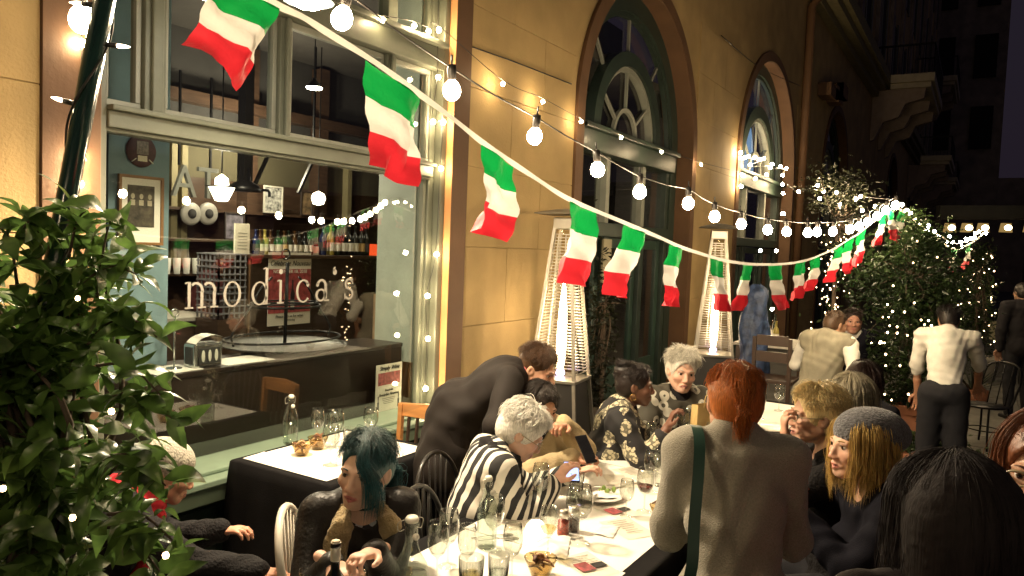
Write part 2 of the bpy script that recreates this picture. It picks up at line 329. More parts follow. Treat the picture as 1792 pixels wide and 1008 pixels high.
# ---- arched windows
def arched(cx, r, sp, lit=None, detail=True):
    ang = np.linspace(PI, 0, 33); yb = YF+.42
    def arc(rad, y, s=sp): return [(cx+rad*math.cos(t), y, s+rad*math.sin(t)) for t in ang]
    def ringp(ro, ri, y0, y1, legs=0.0, s=sp):
        mb = MB(); A0, B0, A1, B1 = arc(ro, y0, s), arc(ri, y0, s), arc(ro, y1, s), arc(ri, y1, s)
        if legs is not None:
            def L(Pp): return [(Pp[0][0], Pp[0][1], legs)]+Pp+[(Pp[-1][0], Pp[-1][1], legs)]
            A0, B0, A1, B1 = L(A0), L(B0), L(A1), L(B1)
        mb.strip(A0, B0).strip(B1, A1).strip(B0, B1).strip(A1, A0); return mb
    P(ringp(r, r-.17, YF-.03, YF+.02), 'arch_surround', mBRN)
    P(ringp(r-.16, r-.175, YF-.012, yb), 'reveal', mBRN)
    win = P(ringp(r-.176, r-.40, YF+.2, YF+.3), 'arched_window', mGRN)
    def A(mb, name, mat, bevel=0.0):
        o = mb.build(name, mat, win, bevel=bevel); o.matrix_parent_inverse = Matrix.Identity(4); return o
    A(ringp(r-.40, r-.46, YF+.24, YF+.3), 'frame_moulding', mGRN)
    ro = r-.46
    A(MB().bx(cx-ro, cx+ro, YF+.12, YF+.32, sp-.28, sp-.06).bx(cx-ro-.04, cx+ro+.04, YF+.06, YF+.32, sp-.059, sp-.0), 'transom', mGRN, 0.01)
    A(ringp(ro*.72, ro*.60, YF+.2, YF+.33, None), 'inner_arch', mGRN)
    A(ringp(ro*.60, ro*.56, YF+.24, YF+.33, None), 'inner_arch_bead', mBAR)
    A(ringp(ro*.26, ro*.225, YF+.255, YF+.3, None), 'hub_bar', mBAR)
    for t in (35, 90, 145):
        t = math.radians(t); c, s = math.cos(t), math.sin(t)
        A(MB().bar((cx+ro*.26*c, YF+.28, sp+ro*.26*s), (cx+ro*.57*c, YF+.28, sp+ro*.57*s), .035, .035), 'glazing_bar', mBAR)
    for t in (48, 90, 132):
        t = math.radians(t); c, s = math.cos(t), math.sin(t)
        A(MB().bar((cx+ro*.72*c, YF+.28, sp+ro*.72*s), (cx+ro*c, YF+.28, sp+ro*s), .035, .035), 'glazing_bar', mBAR)
    A(MB().strip(arc(ro, YF+.31), [(p[0], YF+.31, sp) for p in arc(ro, 0)]), 'fanlight_pane', mGLS)
    for f in (-1., -.42, .38, 1.):
        x = cx+f*(ro-.05); A(MB().bx(x-.05, x+.05, YF+.2, YF+.33, 2.25, sp-.281), 'mullion', mBAR if abs(f) < 1 else mGRN, 0.006)
        A(MB().bx(x-.06, x+.06, YF+.19, YF+.34, 0.0, 2.09), 'door_post', mGRN, 0.006)
    A(MB().bx(cx-ro, cx+ro, YF+.16, YF+.34, 2.09, 2.249), 'transom', mGRN, 0.01)
    for a, b in ((-1., -.42), (-.42, .38), (.38, 1.)):
        x0 = cx+a*(ro-.05)+.061; x1 = cx+b*(ro-.05)-.061
        A(MB().bx(x0, x1, YF+.27, YF+.276, 2.252, sp-.282), 'pane', mGLS)
        leaf = A(MB().bx(x0, x0+.12, YF+.25, YF+.3, .02, 2.08).bx(x1-.12, x1, YF+.25, YF+.3, .02, 2.08).bx(x0+.12, x1-.12, YF+.25, YF+.3, .02, .5).bx(x0+.12, x1-.12, YF+.25, YF+.3, 1.96, 2.08), 'door', mGRN2, 0.006)
        A(MB().bx(x0+.121, x1-.121, YF+.272, YF+.278, .501, 1.959), 'pane', mGLS)
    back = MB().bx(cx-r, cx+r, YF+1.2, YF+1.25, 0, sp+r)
    if lit: A(MB().strip([(p[0], YF+.75, p[2]) for p in arc(ro*1.0, 0)], [(p[0], YF+.75, sp-.1) for p in arc(ro*1.0, 0)]), 'pane_glow_sheet', lit)  # added glowing sheet behind the fanlight gives the panes their bluish light
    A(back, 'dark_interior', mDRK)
    return win
mBLUE = MEM('blue_pane_glow', (0.32, 0.52, 0.8), 0.35)  # glow colour of the sheet added behind the panes
aw = [arched(*ARCH[0]), arched(*ARCH[1], lit=mBLUE)]
for a in ARCH[2:]: arched(*a)
# lettering on the café door glass in the first arch
for b_, s_, x_, z_ in (('m o', .12, 7.66, 1.78), ("c a '", .2, 7.5, 1.42)):
    q = text(b_, s_, mLET, 'lettering', aw[0], (x_, YF+.268, z_), FACE); q.matrix_parent_inverse = Matrix.Identity(4)
dn = MB().bx(8.05, 8.27, YF+.12, YF+.15, 1.55, 2.06).build('door_notice', M('brass_plate', (0.3, 0.27, 0.17), .5), bevel=.004)
tag(dn, 'plain greyish notice plate on the green door frame behind the flags', 'notice')
for pts_ in ([(820, 80), (900, 108), (1000, 147)], [(1262, 62), (1330, 118), (1400, 150)]):
    P(MB().tube(spline([ony(px, py, YF-.014) for px, py in pts_], 12), .006, 5), 'wall_cable', mIRON, True)
# ---- cornice, balcony storey
cor = MB()
for k, (d, z0, z1) in enumerate(((.55, 8.0, 8.35), (.42, 7.8, 7.999), (.2, 7.6, 7.799))): cor.bx(9, 75, YF-d, YF+.011, z0, z1)
P(cor, 'cornice', M('cornice_paint', (0.2, 0.17, 0.09), .8))
for k in range(14):
    x = 14+4.2*k; 
    for z in (8.6, 13.4, 18.2):
        P(MB().bx(x, x+1.3, YF-.01, YF+.0119, z, z+3), 'upper_window', mDRK); P(MB().bx(x-.2, x-.001, YF-.06, YF+.011, z-.1, z+3.2), 'window_casing', mFRM); P(MB().bx(x+1.301, x+1.5, YF-.06, YF+.011, z-.1, z+3.2), 'window_casing', mFRM)
    P(MB().bx(x-1.4, x-.9, YF-.12, YF+.011, 8.4, 31.9), 'pilaster', mFAR)
def balcony(x0, x1, z, dep):
    b = P(MB().bx(x0, x1, YF-dep, YF-.56, z, z+.28).bx(x0+.1, x1-.1, YF-dep+.1, YF-.56, z-.18, z-.001), 'balcony', M('balcony_slab_stone', (0.5, 0.44, 0.32), .85), bevel=.02)
    for x in np.linspace(x0+.5, x1-.5, 3):                      # scrolled brackets
        pr = [(0, 0), (dep-.25, 0), (dep-.3, -.35), (dep*.55, -.5), (dep*.45, -.95), (dep*.2, -1.1), (.12, -1.7), (0, -1.75)]
        o = MB().prism(pr, .28, (x, YF-.0, z-.182), ex=(0, -1, 0), ey=(0, 0, 1)).build('bracket', M('bracket_stone', (0.32, 0.25, 0.2), .85), b); o.matrix_parent_inverse = Matrix.Identity(4)
    rl = MB().bar((x0+.05, YF-dep+.05, z+1.25), (x1-.05, YF-dep+.05, z+1.25), .06, .06).bar((x0+.05, YF-dep+.05, z+1.25), (x0+.05, YF-.1, z+1.25), .06, .06)
    for x in np.arange(x0+.05, x1, .16): rl.bar((x, YF-dep+.05, z+.28), (x, YF-dep+.05, z+1.25), .022, .022)
    for y in np.arange(YF-dep+.05, YF-.1, .16): rl.bar((x0+.05, y, z+.28), (x0+.05, y, z+1.25), .022, .022)
    o = rl.build('railing', mIRON, b); o.matrix_parent_inverse = Matrix.Identity(4); tag(o, kind='stuff')
balcony(29.5, 35.5, 8.0, 1.9); balcony(46, 52, 7.2, 2.0); balcony(58, 64, 7.2, 2.0); balcony(46, 52, 11.3, 2.0)
P(MB().tube([(17.9, YF-.08, 0), (17.9, YF-.08, 7.4), (18.1, YF-.3, 7.75), (18.1, YF-.62, 8.2), (18.1, YF-.62, 9.5)], .09, 8), 'downpipe', mBRN, True)
P(MB().prism([(0, 0), (2.6, 0), (2.6, .35), (1.8, .35), (1.8, -.25), (1.2, -.25), (1.2, .1), (.7, .1), (.7, -.3), (0, -.3)], .3, (19.6, YF-.004, 6.1), ex=(1, 0, 0), ey=(0, 0, 1)), 'wall_bracket', mBRN)
# ---------------------------------------------------------------- interior seen through the shop window
room = P(MB().bx(0, 12, 7.3, 7.4, 0, 2.55).bx(0, .1, 3.9, 7.3, 0, 4.2).bx(12, 12.1, 3.9, 7.3, 0, 4.2), 'panelled_wall', mWOOD)
P(MB().bx(0.101, 12, 7.301, 7.41, 2.551, 3.2), 'upper_back_wall', mOLV); P(MB().bx(0.101, 12, 7.29, 7.41, 3.201, 4.1), 'dark_upper_wall', M('dark_upper_wall', (0.04, .038, .036), .9))  # wall strip above coloured dark so the upper panes look dark
P(MB().bx(0, 12, 3.86, 7.4, 4.1, 4.2), 'ceiling', M('dark_ceiling', (0.05, 0.045, 0.04), .9))
P(MB().bx(0, 12, 3.86, 7.4, -.02, .03), 'interior_floor', mWOOD)
P(MB().bx(4.72, 4.79, 3.76, 4.14, 1.0, 4.05), 'return_wall', M('pale_green_grey_plaster', (0.42, 0.47, 0.42), .5, var=.1))
P(MB().bx(2.46, 2.83, 4.1, 4.4, 0.0, 4.05), 'column', M('blue_grey_plaster', (0.16, 0.25, 0.29), .7, var=.14, bump=.15))
for x in (5.0, 5.12, 7.6): P(MB().bx(x, x+.07, 7.2, 7.299, 1.6, 3.1), 'wall_post', M('mustard_post', (0.22, 0.19, 0.1), .7))
for x in (3.1, 4.05, 5.9, 7.0): P(MB().bx(x, x+.14, 7.12, 7.299, 0, 4.05), 'dark_post', mWOOD)
P(MB().bx(.1, 11.9, 7.05, 7.199, 3.3, 3.42), 'beam', mWOOD)
for z in (1.5, 1.86, 2.18): P(MB().bx(3.35, 8.0, 7.0, 7.299, z, z+.03), 'wall_shelf', mWOOD)
# ================================================================ INSIDE THE SHOP
mBRD = M('counter_board', (0.018, 0.011, 0.0075), 0.35, var=0.25, scale=4, stretch=(1, 1, 6))
cnt = thing('window_counter', 'dark wooden counter board standing right behind the lower shop window', 'counter', (3.4, 3.8, 0))
MB().bx(-1.2, 1.25, 0, .03, 0.60, 1.13).build('board', mBRD, cnt)
MB().bx(-1.2, 1.25, -.012, .4, 1.131, 1.16).build('counter_top', mBRD, cnt, bevel=.005)
for k, (x, w, l) in enumerate(((2.72, .3, 'white paper sheet on the counter under the napkin dispenser'), (3.22, .36, 'white paper sheet on the counter right of the napkin dispenser'))):
    tag(MB().bx(x-w/2, x+w/2, 3.81, 4.05, 1.161, 1.164).build('paper_sheet', mWHT), l, 'paper')
nd = thing('napkin_dispenser', 'chrome napkin dispenser with a napkin sticking out on the window counter', 'dispenser', (2.93, 3.9, 1.164))
mCHR = M('chrome', (0.6, 0.62, 0.6), .22, 1.0, var=.05)
MB().bx(-.095, .095, -.055, .055, 0, .14).build('case', mCHR, nd, bevel=.01)
MB().bx(-.07, .07, -.06, -.0552, .02, .115).build('front_plate', M('dark_plate', (.03, .03, .03), .4), nd)
for k in range(3): MB().ball((-.045+.045*k, -.064, .068), (.012, .004, .036), 8, 6).build('embossed_oval', M('pale_emboss', (.55, .55, .48), .5), nd)
MB().bx(-.1, -.0952, -.03, .03, .02, .12).build('side_opening', M('dark_plate', (.03,)*3, .4), nd)
nk = MB(); pr = spline([(-.08, 0, .14), (-.05, .0, .165), (.02, 0, .185), (.08, 0, .178), (.1, 0, .17)], 9)
nk.strip(pr+np.array([0, -.045, 0]), pr+np.array([0, .045, .004])); nk.build('napkin', mWHT, nd, True)
rs = thing('ring_stand', 'thin metal card stand with a ring on top beside the napkin dispenser', 'stand', (2.76, 3.93, 1.164))
MB().tube([(0, 0, .005), (0, 0, .3)], .005, 6).build('rod', mCHR, rs, True)
a = np.linspace(0, 2*PI, 15)[:-1]; MB().tube(np.stack([.022*np.cos(a), 0*a, .322+.022*np.sin(a)], 1), .006, 6, closed=True).build('ring', mCHR, rs, True)
MB().lathe([(0, .008), (.045, .006), (.045, 0)], n=14).build('foot', mCHR, rs, True)
# wrought wire stand with round trays (black tray shapes on the counter)
ws = thing('tray_stand', 'black wrought iron tray stand with a large round tray on the window counter', 'stand', (3.78, 4.15, 1.164))
a = np.linspace(0, 2*PI, 33)[:-1]
MB().lathe([(0, .02), (.42, .02), (.44, .035)], n=32).build('tray', M('dull_metal_tray', (.1, .1, .09), .4, .7), ws, True)
MB().tube(np.stack([.46*np.cos(a), .3*np.sin(a), 0*a+.075], 1), .008, 6, closed=True).tube(np.stack([.28*np.cos(a), .2*np.sin(a), 0*a+.3], 1), .009, 6, closed=True).tube(np.stack([.26*np.cos(a), .18*np.sin(a), 0*a+.32], 1), .006, 6, closed=True).build('hoop', mIRON, ws, True)
for x, y in ((.0, .0), (.06, .05)): MB().tube([(x, y, .02), (x+.01, y, .6)], .007, 6).build('rod', mIRON, ws, True)
for sx in (-1, 1): MB().tube(spline([(sx*.43, 0, .05), (sx*.44, 0, .14), (sx*.3, 0, .3), (sx*.22, 0, .42), (sx*.12, .0, .5)], 14), .008, 6).build('scroll_arm', mIRON, ws, True)
MB().tube(np.stack([.035*np.cos(a), 0*a, .66+.035*np.sin(a)], 1), .006, 6, closed=True).build('handle_ring', mIRON, ws, True)
# posters
def poster(name, label, x, y, z, w, h, big):
    t = thing(name, label, 'poster', (x, y, z))
    MB().bx(0, w, 0, .003, 0, h).build('sheet', M('poster_paper', (.68, .66, .58), .7, var=.05), t)
    if big:
        MB().bx(.004, w-.004, -.002, -.0002, .17*h, .77*h).build('picture', M('poster_wine_photo', (.36, .07, .075), .6, var=.55, scale=22), t)
        MB().bx(.44*w, .6*w, -.002, -.0002, .91*h, .955*h).build('emblem', mDRK, t)
        text('Celebrate Nouveau', w*.128, mDRK, 'lettering', t, (w*.5, -.0025, .82*h), FACE, align='CENTER', shear=.35, sx=.92)
        text('NOVEMBER 18, 2018', w*.088, M('pale_print', (.8, .74, .66), .7), 'lettering', t, (w*.5, -.0035, .715*h), FACE, align='CENTER')
        bt = MB()
        for bxx, hh, c in ((.42, .4, 0), (.56, .42, 1)):
            o = MB().lathe([(.05*w, 0), (.05*w, hh*.55*h), (.018*w, hh*.72*h), (.018*w, hh*h)], n=10).build('printed_bottle', M('pb%d' % c, ((.5, .32, .18), (.02, .015, .02))[c], .6), t, True, (bxx*w, -.0026, .2*h)); o.scale = (1, .02, 1)
            MB().bx(-.045*w, .045*w, -.004, -.0035, .03*h, .13*h).build('printed_label', mWHT, t, loc=(bxx*w, 0, .2*h))
        text('Please join us for wine', w*.07, mDRK, 'lettering', t, (w*.5, -.0025, .105*h), FACE, align='CENTER')
        text('all evening', w*.06, mDRK, 'lettering', t, (w*.5, -.0025, .055*h), FACE, align='CENTER')
    else:
        MB().bx(.08*w, .92*w, -.002, -.0002, .58*h, .83*h).build('picture', M('poster_red_photo', (.3, .055, .06), .6, var=.6, scale=40), t)
        text('Simply Wine', w*.15, mDRK, 'lettering', t, (w*.5, -.0025, .88*h), FACE, align='CENTER', shear=.35)
        text('Beaujolais', w*.08, mDRK, 'lettering', t, (w*.5, -.0025, .45*h), FACE, align='CENTER', shear=.2)
        text('Beaujolais Nouveau', w*.095, mDRK, 'lettering', t, (w*.5, -.0025, .36*h), FACE, align='CENTER', shear=.2)
        for k in range(4): MB().bx((.25+.02*k)*w, (.75-.02*k)*w, -.002, -.0002, (.3-.035*k)*h, (.312-.035*k)*h).build('print_line', M('grey_print', (.25, .23, .2), .7), t)
        for bxx in (.1, .88): MB().bx((bxx-.03)*w, (bxx+.03)*w, -.002, -.0002, .08*h, .25*h).bx((bxx-.012)*w, (bxx+.012)*w, -.002, -.0002, .25*h, .37*h).build('printed_bottle', M('pb1', (.02, .015, .02), .6), t)
    return t
poster('wine_poster', 'white and crimson wine poster with printed bottles hung on the dark bar front', 4.88, 5.585, 1.11, .53, .69, True)
poster('menu_poster', 'small white notice with a red photo taped low inside the shop window', 4.27, YW+.03, .66, .295, .37, False)
# bar block with bottles on top
bar = thing('bar_block', 'tall dark wooden bar block with wine bottles lined along its top', 'bar', (4.70, 5.6, 0))
MB().bx(0, 2.1, 0, .35, 0, 1.74).build('front', M('bar_dark_wood', (.03, .018, .012), .4, var=.3, stretch=(1, 1, 6)), bar)
MB().bx(-.012, -.0003, .01, .34, 0, 1.73).build('side_panel', M('bar_side_lit', (.16, .09, .045), .5, var=.2), bar)  # lit side of the bar, its light put into a lighter brown
MB().bx(-.03, 2.13, -.03, .38, 1.741, 1.775).build('bar_top', mWOOD, bar, bevel=.005)
def bottle_parts(t, r, h, glass, lab, neck=.27):
    MB().lathe([(r*.9, 0), (r, .01), (r, h*.55), (r*.8, h*.64), (r*.36, h*.74), (r*.34, h*.95), (r*.4, h*.955), (r*.4, h), (0, h)], n=12, closed_bottom=True).build('glass_body', glass, t, True)
    if lab: MB().lathe([(r*1.015, h*.14), (r*1.015, h*.42)], n=12).build('label_band', lab, t, True)
mBG = [M('green_black_bottle', (.012, .02, .012), .12), M('brown_bottle', (.06, .028, .01), .12), M('blue_bottle', (.01, .015, .06), .12), M('yellow_bottle', (.3, .25, .06), .15), M('black_bottle', (.008, .008, .008), .12)]
mLB = [M('cream_label', (.62, .58, .46), .7), M('white_label', (.75, .73, .66), .7), M('dark_label', (.05, .04, .04), .7), M('tan_label', (.45, .3, .12), .7)]
bl = [(447, 2, 'short', 2, 'blue liquor bottle at the left end of the bar row'), (455, 1, 'short', 0, 'brown bottle with cream label second from left on the bar'), (463, 3, 'short', 0, 'yellow liqueur bottle near the left of the bar row'), (473, 1, 'short', 1, 'brown beer bottle with white label on the bar'), (486, 0, 'short', 0, 'dark green beer bottle with cream label on the bar'),
      (497, 1, 'short', 3, 'brown bottle with tan label on the bar'), (505, 0, 'short', 1, 'dark bottle in the middle of the short bottles'), (515, 1, 'short', 1, 'brown bottle with wide white label on the bar'), (523, 4, 'short', 0, 'black bottle with cream label next to the gap'), (533, 4, 'short', 1, 'black bottle with white label next to the gap'), (541, 0, 'short', 1, 'short green bottle last before the tall wine bottles'),
      (565, 2, 'tall', 2, 'tall blue wine bottle leading the wine row'), (578, 3, 'tall', 1, 'tall pale yellow white wine bottle on the bar'), (589, 0, 'tall', 1, 'tall green wine bottle with white label on the bar'), (599, 4, 'tall', 1, 'tall black wine bottle fourth in the wine row'), (610, 4, 'tall', 1, 'tall black wine bottle fifth in the wine row'), (621, 4, 'tall', 0, 'tall black wine bottle with cream label sixth in row'), (632, 4, 'tall', 3, 'tall wine bottle with tan label second from the right'), (640, 4, 'tall', 2, 'tall wine bottle with dark label at the right end')]
for px, g_, kind, lb, lab in bl:
    p = ony(px, 440, 5.72); t = thing('bottle', lab, 'bottle', (p[0], 5.72, 1.775), group='bottles along the bar top')
    bottle_parts(t, .04, .23 if kind == 'short' else .31, mBG[g_], mLB[lb])
def card(name, label, cat, px0, px1, y, z0, z1, mat, d=.02):
    a_ = ony(px0, 430, y)[0]; b_ = ony(px1, 430, y)[0]; return tag(MB().bx(a_, b_, y, y+d, z0, z1).build(name, mat, bevel=.003), label, cat)
cd = card('menu_card', 'white menu card standing at the left end of the bar top', 'card', 411, 437, 5.68, 1.775, 2.05, M('card_white', (.66, .62, .5), .7))
for k in range(6): MB().bx(cd.bound_box[0][0]+.03, cd.bound_box[6][0]-.03, 5.677, 5.6795, 1.82+.028*k, 1.826+.028*k).build('print_line', M('grey_print', (.25, .23, .2), .7), cd)
card('price_card', 'small white card between the short bottles and wine bottles', 'card', 543, 558, 5.7, 1.775, 1.86, mWHT)
card('box', 'orange red lamp box at the right end of the bar', 'box', 663, 684, 5.68, 1.6, 1.9, MEM('red_lamp_shade', (.9, .09, .02), .55), .2)
ck = thing('cork_crate', 'pale wooden crate standing on the floor right of the bar', 'crate', (6.35, 5.3, 0))
MB().bx(-.18, .18, -.15, .15, 0, 1.38).build('case', M('pale_plywood', (.38, .25, .14), .7), ck, bevel=.01)
MB().bx(-.1, .19, -.1, .1, 1.381, 1.72).build('board', M('brown_board', (.22, .13, .07), .6), ck, bevel=.01)
# left working counter, racks, dispensers
kc = thing('service_counter', 'dark service counter with a pale top at the left of the bar', 'counter', (3.2, 6.0, 0))
MB().bx(0, 1.45, 0, .5, 0, 1.16).build('front', mWOOD, kc); MB().bx(-.02, 1.47, -.03, .52, 1.161, 1.2).build('counter_top', M('pale_laminate', (.5, .47, .4), .4), kc, bevel=.005)
rk = thing('rack_stack', 'tall stack of grey plastic glass racks beside the bar', 'racks', (4.5, 5.75, 1.2-.0))
mRK = M('grey_plastic', (.2, .2, .22), .5)
for k in range(5):
    mb = MB()
    for q in range(6): mb.bar((-.14+.056*q, -.14, .01+.115*k), (-.14+.056*q, -.14, .115+.115*k), .012, .012).bar((-.14, -.14+.056*q, .01+.115*k), (-.14, -.14+.056*q, .115+.115*k), .012, .012)
    mb.bx(-.15, .15, -.15, .15, .108+.115*k, .12+.115*k).bx(-.15, .15, -.15, -.135, .045+.115*k, .06+.115*k).bx(-.15, -.135, -.15, .15, .045+.115*k, .06+.115*k); mb.build('rack', mRK, rk)
MB().bx(-.15, .15, -.15, .15, -1.19, 0).build('pedestal', mWOOD, rk)
for x, w, h, l in ((3.55, .3, .05, 'pile of white plates on the service counter'), (3.95, .22, .09, 'stack of white menus on the service counter')):
    mb = MB()
    for k in range(4): mb.bx(-w/2+.01*k, w/2-.008*k, -.12, .12, h/4*k, h/4*k+h/5)
    tag(mb.build('stack', mWHT, loc=(x, 6.15, 1.2)), l, 'stack')
for k in range(4): tag(MB().lathe([(.03, 0), (.04, .16), (.0, .16)], n=10).build('cup_stack', M('white_plastic', (.6, .6, .55), .5), None, True, (4.75+.11*k, 6.9, 1.53)), ['leftmost white cup stack on the lower wall shelf', 'second white cup stack on the lower wall shelf', 'third white cup stack on the lower wall shelf', 'rightmost white cup stack on the lower wall shelf'][k], 'cups', 'cup stacks on the wall shelf')
# things on the walls and shelves
def picture(label, px0, px1, y, z0, z1, inner, frame, mat_=True, name='framed_picture', people=0):
    a_ = ony(px0, 370, y)[0]; b_ = ony(px1, 370, y)[0]; t = thing(name, label, 'picture', (a_, y, z0)); w = b_-a_; h = z1-z0; f = .035*min(w, h)+.006
    MB().bx(0, w, -.02, 0, 0, f).bx(0, w, -.02, 0, h-f, h).bx(0, f, -.02, 0, f, h-f).bx(w-f, w, -.02, 0, f, h-f).build('frame', frame, t)
    MB().bx(f, w-f, -.008, 0, f, h-f).build('mount', mWHT if mat_ else inner, t)
    if mat_: MB().bx(w*.2, w*.8, -.011, -.0082, h*.26, h*.86).build('photo', inner, t)
    for k in range(people):
        cx = w*(.31+.19*k); cz = h*.56
        MB().ball((cx, -.012, cz+.14*h), (.045*w, .002, .04*h), 8, 6).build('printed_head', M('photo_pale', (.4, .36, .27), .7), t)
        MB().bx(cx-.05*w, cx+.05*w, -.0125, -.0113, cz+.01*h, cz+.09*h).build('printed_shirt', M('photo_pale', (.4, .36, .27), .7), t)
    return t
mPH = M('old_photo', (.06, .05, .035), .6, var=.7, scale=30)
picture('large framed old photograph of men in hats hung on the blue column', 205, 283, 4.085, 1.87, 2.26, mPH, M('brown_frame', (.22, .11, .04), .5), people=3)
pl = thing('round_plaque', 'round dark red fire crest plaque high on the blue column', 'plaque', (2.645, 4.09, 2.40))
MB().lathe([(0, .012), (.085, .012), (.092, 0)], n=24, R=Matrix.Rotation(PI/2, 3, 'X')).build('disc', M('oxblood', (.06, .02, .018), .6, var=.4, scale=40), pl, True)
MB().bx(-.035, .035, -.016, -.0125, -.02, .055).build('crest', M('dull_grey_print', (.2, .17, .15), .6, var=.5, scale=60), pl); MB().bx(-.028, .028, -.016, -.0125, -.058, -.026).build('tab', M('cream_label', (.62, .58, .46), .7), pl)
for sx in (-1, 1): MB().bar((sx*.04, -.014, -.045), (sx*.065, -.014, -.065), .01, .004).build('axe_mark', M('pale_emboss', (.55, .55, .48), .5), pl)
picture('framed picture of a couple standing left of the bar shelf', 392, 427, 6.98, 1.89, 2.19, M('dim_photo', (.13, .12, .15), .6, var=.8, scale=16), M('dark_frame', (.04, .03, .025), .5), False)
picture('tilted black and white group photo in pale frame on shelf', 460, 493, 6.98, 2.21, 2.52, M('bw_photo', (.3, .3, .28), .6, var=.9, scale=25), M('pale_frame', (.5, .48, .42), .5), False)
picture('dim poster picture on the wall above the tall wine bottles', 525, 545, 6.98, 2.21, 2.5, M('dim_photo2', (.16, .11, .06), .6, var=.8, scale=16), M('dark_frame', (.04, .03, .025), .5), False)
picture('small dim picture at the right of the back shelf', 590, 608, 6.98, 1.89, 2.15, M('dim_photo3', (.12, .12, .07), .6, var=.8, scale=16), M('dark_frame', (.04, .03, .025), .5), False)
for k, px in enumerate((333, 363)):
    p = ony(px, 374, 6.99); t = thing('round_clock', ['grey round wall gauge left of its twin on the back shelf', 'grey round wall gauge with a tag on top on the back shelf'][k], 'gauge', (p[0], 6.99, p[2]))
    MB().lathe([(0, .03), (.1, .03), (.12, .015), (.12, 0)], n=20, R=Matrix.Rotation(PI/2, 3, 'X')).build('dial', M('dull_silver', (.3, .29, .26), .5, .3, var=.2), t, True)
    MB().lathe([(0, .036), (.05, .036), (.05, .031)], n=16, R=Matrix.Rotation(PI/2, 3, 'X')).build('hub', mDRK, t, True)
sg = thing('letter_sign', 'large grey block letters AT hung high on the back wall', 'sign', (float(ony(300, 330, 6.6)[0]), 6.6, float(ony(300, 342, 6.6)[2])))
for q, x in (('A', 0), ('T', .28)): text(q, .44, M('grey_sign_metal', (.24, .25, .22), .5, .2), 'letter', sg, (x, 0, 0), FACE, extrude=.02, sx=.9)
MB().bar((.1, .03, .3), (.1, .03, 1.2), .02, .02).bar((.45, .03, .3), (.45, .03, 1.2), .02, .02).build('hanger', mIRON, sg)
tf = thing('hanging_rack', 'black metal rack frame hung from the ceiling above the bar', 'rack', (0, 0, 0)); yR = 6.2
q = [ony(445, 325, yR), ony(470, 270, yR), ony(548, 280, yR), ony(522, 338, yR)]
MB().bar(q[0], q[1], .03, .03).bar(q[1], q[2], .03, .03).bar(q[2], q[3], .03, .03).build('frame', mIRON, tf)
for a_ in (q[1], q[2]): MB().bar(a_, a_+np.array([0, 0, 1.2]), .02, .02).build('hanger', mIRON, tf)
ft = thing('ceiling_fixture', 'dark post mounted light fixture hung from the ceiling', 'fixture', ony(428, 335, 6.0))
MB().bx(-.05, .05, -.05, .05, .1, 1.9).build('drop', mIRON, ft); MB().lathe([(.16, 0), (.13, .06), (.06, .1), (.05, .24), (.0, .26)], n=14, closed_bottom=True).build('housing', mIRON, ft, True)
MB().tube(spline([(.0, 0, .05), (.12, 0, .02), (.28, 0, .03), (.3, 0, -.03)], 10), .015, 6).build('arm', mIRON, ft, True)
# pendants: pale glass shades
mSHD = MEM('lit_white_glass', (1, .86, .62), 7.0)
for px, py, y, kind, lab in ((388, 328, 5.2, 0, 'white bell shaped glass pendant lamp glowing over the service counter'), (557, 347, 5.9, 1, 'faceted white globe pendant lamp glowing above the wine bottles'), (690, 361, 5.3, 1, 'faceted glowing globe standing in for a bulb reflection near the pale return wall')):  # the last globe is added to imitate a bulb's reflection
    p = ony(px, py, y); t = thing('pendant_lamp', lab, 'lamp', p, group='glass pendant lamps inside the shop')
    if kind == 0:
        MB().lathe([(.03, -.11), (.05, -.105), (.1, .0)], n=12, closed_bottom=True).build('shade', mSHD, t, True); MB().lathe([(.115, .0), (.13, .006), (.0, .012)], n=12).build('rim', mIRON, t, True)
        MB().lathe([(.055, .02), (.05, .07), (.0, .11)], n=8).build('glass_top', mSHD, t)
    else: MB().lathe([(0, -.075), (.055, -.06), (.075, .0), (.06, .045), (0, .075)], n=7).build('shade', mSHD, t)
    MB().tube([(0, 0, .08), (0, 0, 3.9-p[2])], .006, 6).build('cord', mIRON, t)
mDSC = MEM('lit_lamp_disc', (1, .88, .66), 22.0)
for px, py, dep, rr, lab in ((550, 153, 5.0, .055, 'bright saucer pendant lamp hanging inside behind the middle upper pane'), (200, 65, 4.6, .062, 'bright saucer pendant lamp hanging inside behind the leftmost upper pane')):
    p = ondep(px, py, dep); t = thing('saucer_lamp', lab, 'lamp', p, group='saucer pendants behind the upper panes')
    MB().lathe([(0, -.012), (rr*.9, -.01), (rr*.95, 0)], n=18).build('diffuser', mDSC, t, True); MB().lathe([(rr, .0), (rr*.6, .03), (.015, .045), (.012, .06), (0, .06)], n=18).build('shade', mIRON, t, True)
    MB().tube([(0, 0, .05), (0, 0, 4.09-p[2])], .004, 5).build('cord', mIRON, t)
il = bpy.data.lights.new('pendant_fill', 'POINT'); il.energy = 55; il.color = (1, .85, .6); il.shadow_soft_size = .08  # room fill for the pendants, moved off them toward the back wall
for p in ((4.0, 5.3, 2.7), (5.6, 6.5, 2.9)):
    o = bpy.data.objects.new('pendant_fill', il); COL.objects.link(o); o.location = p
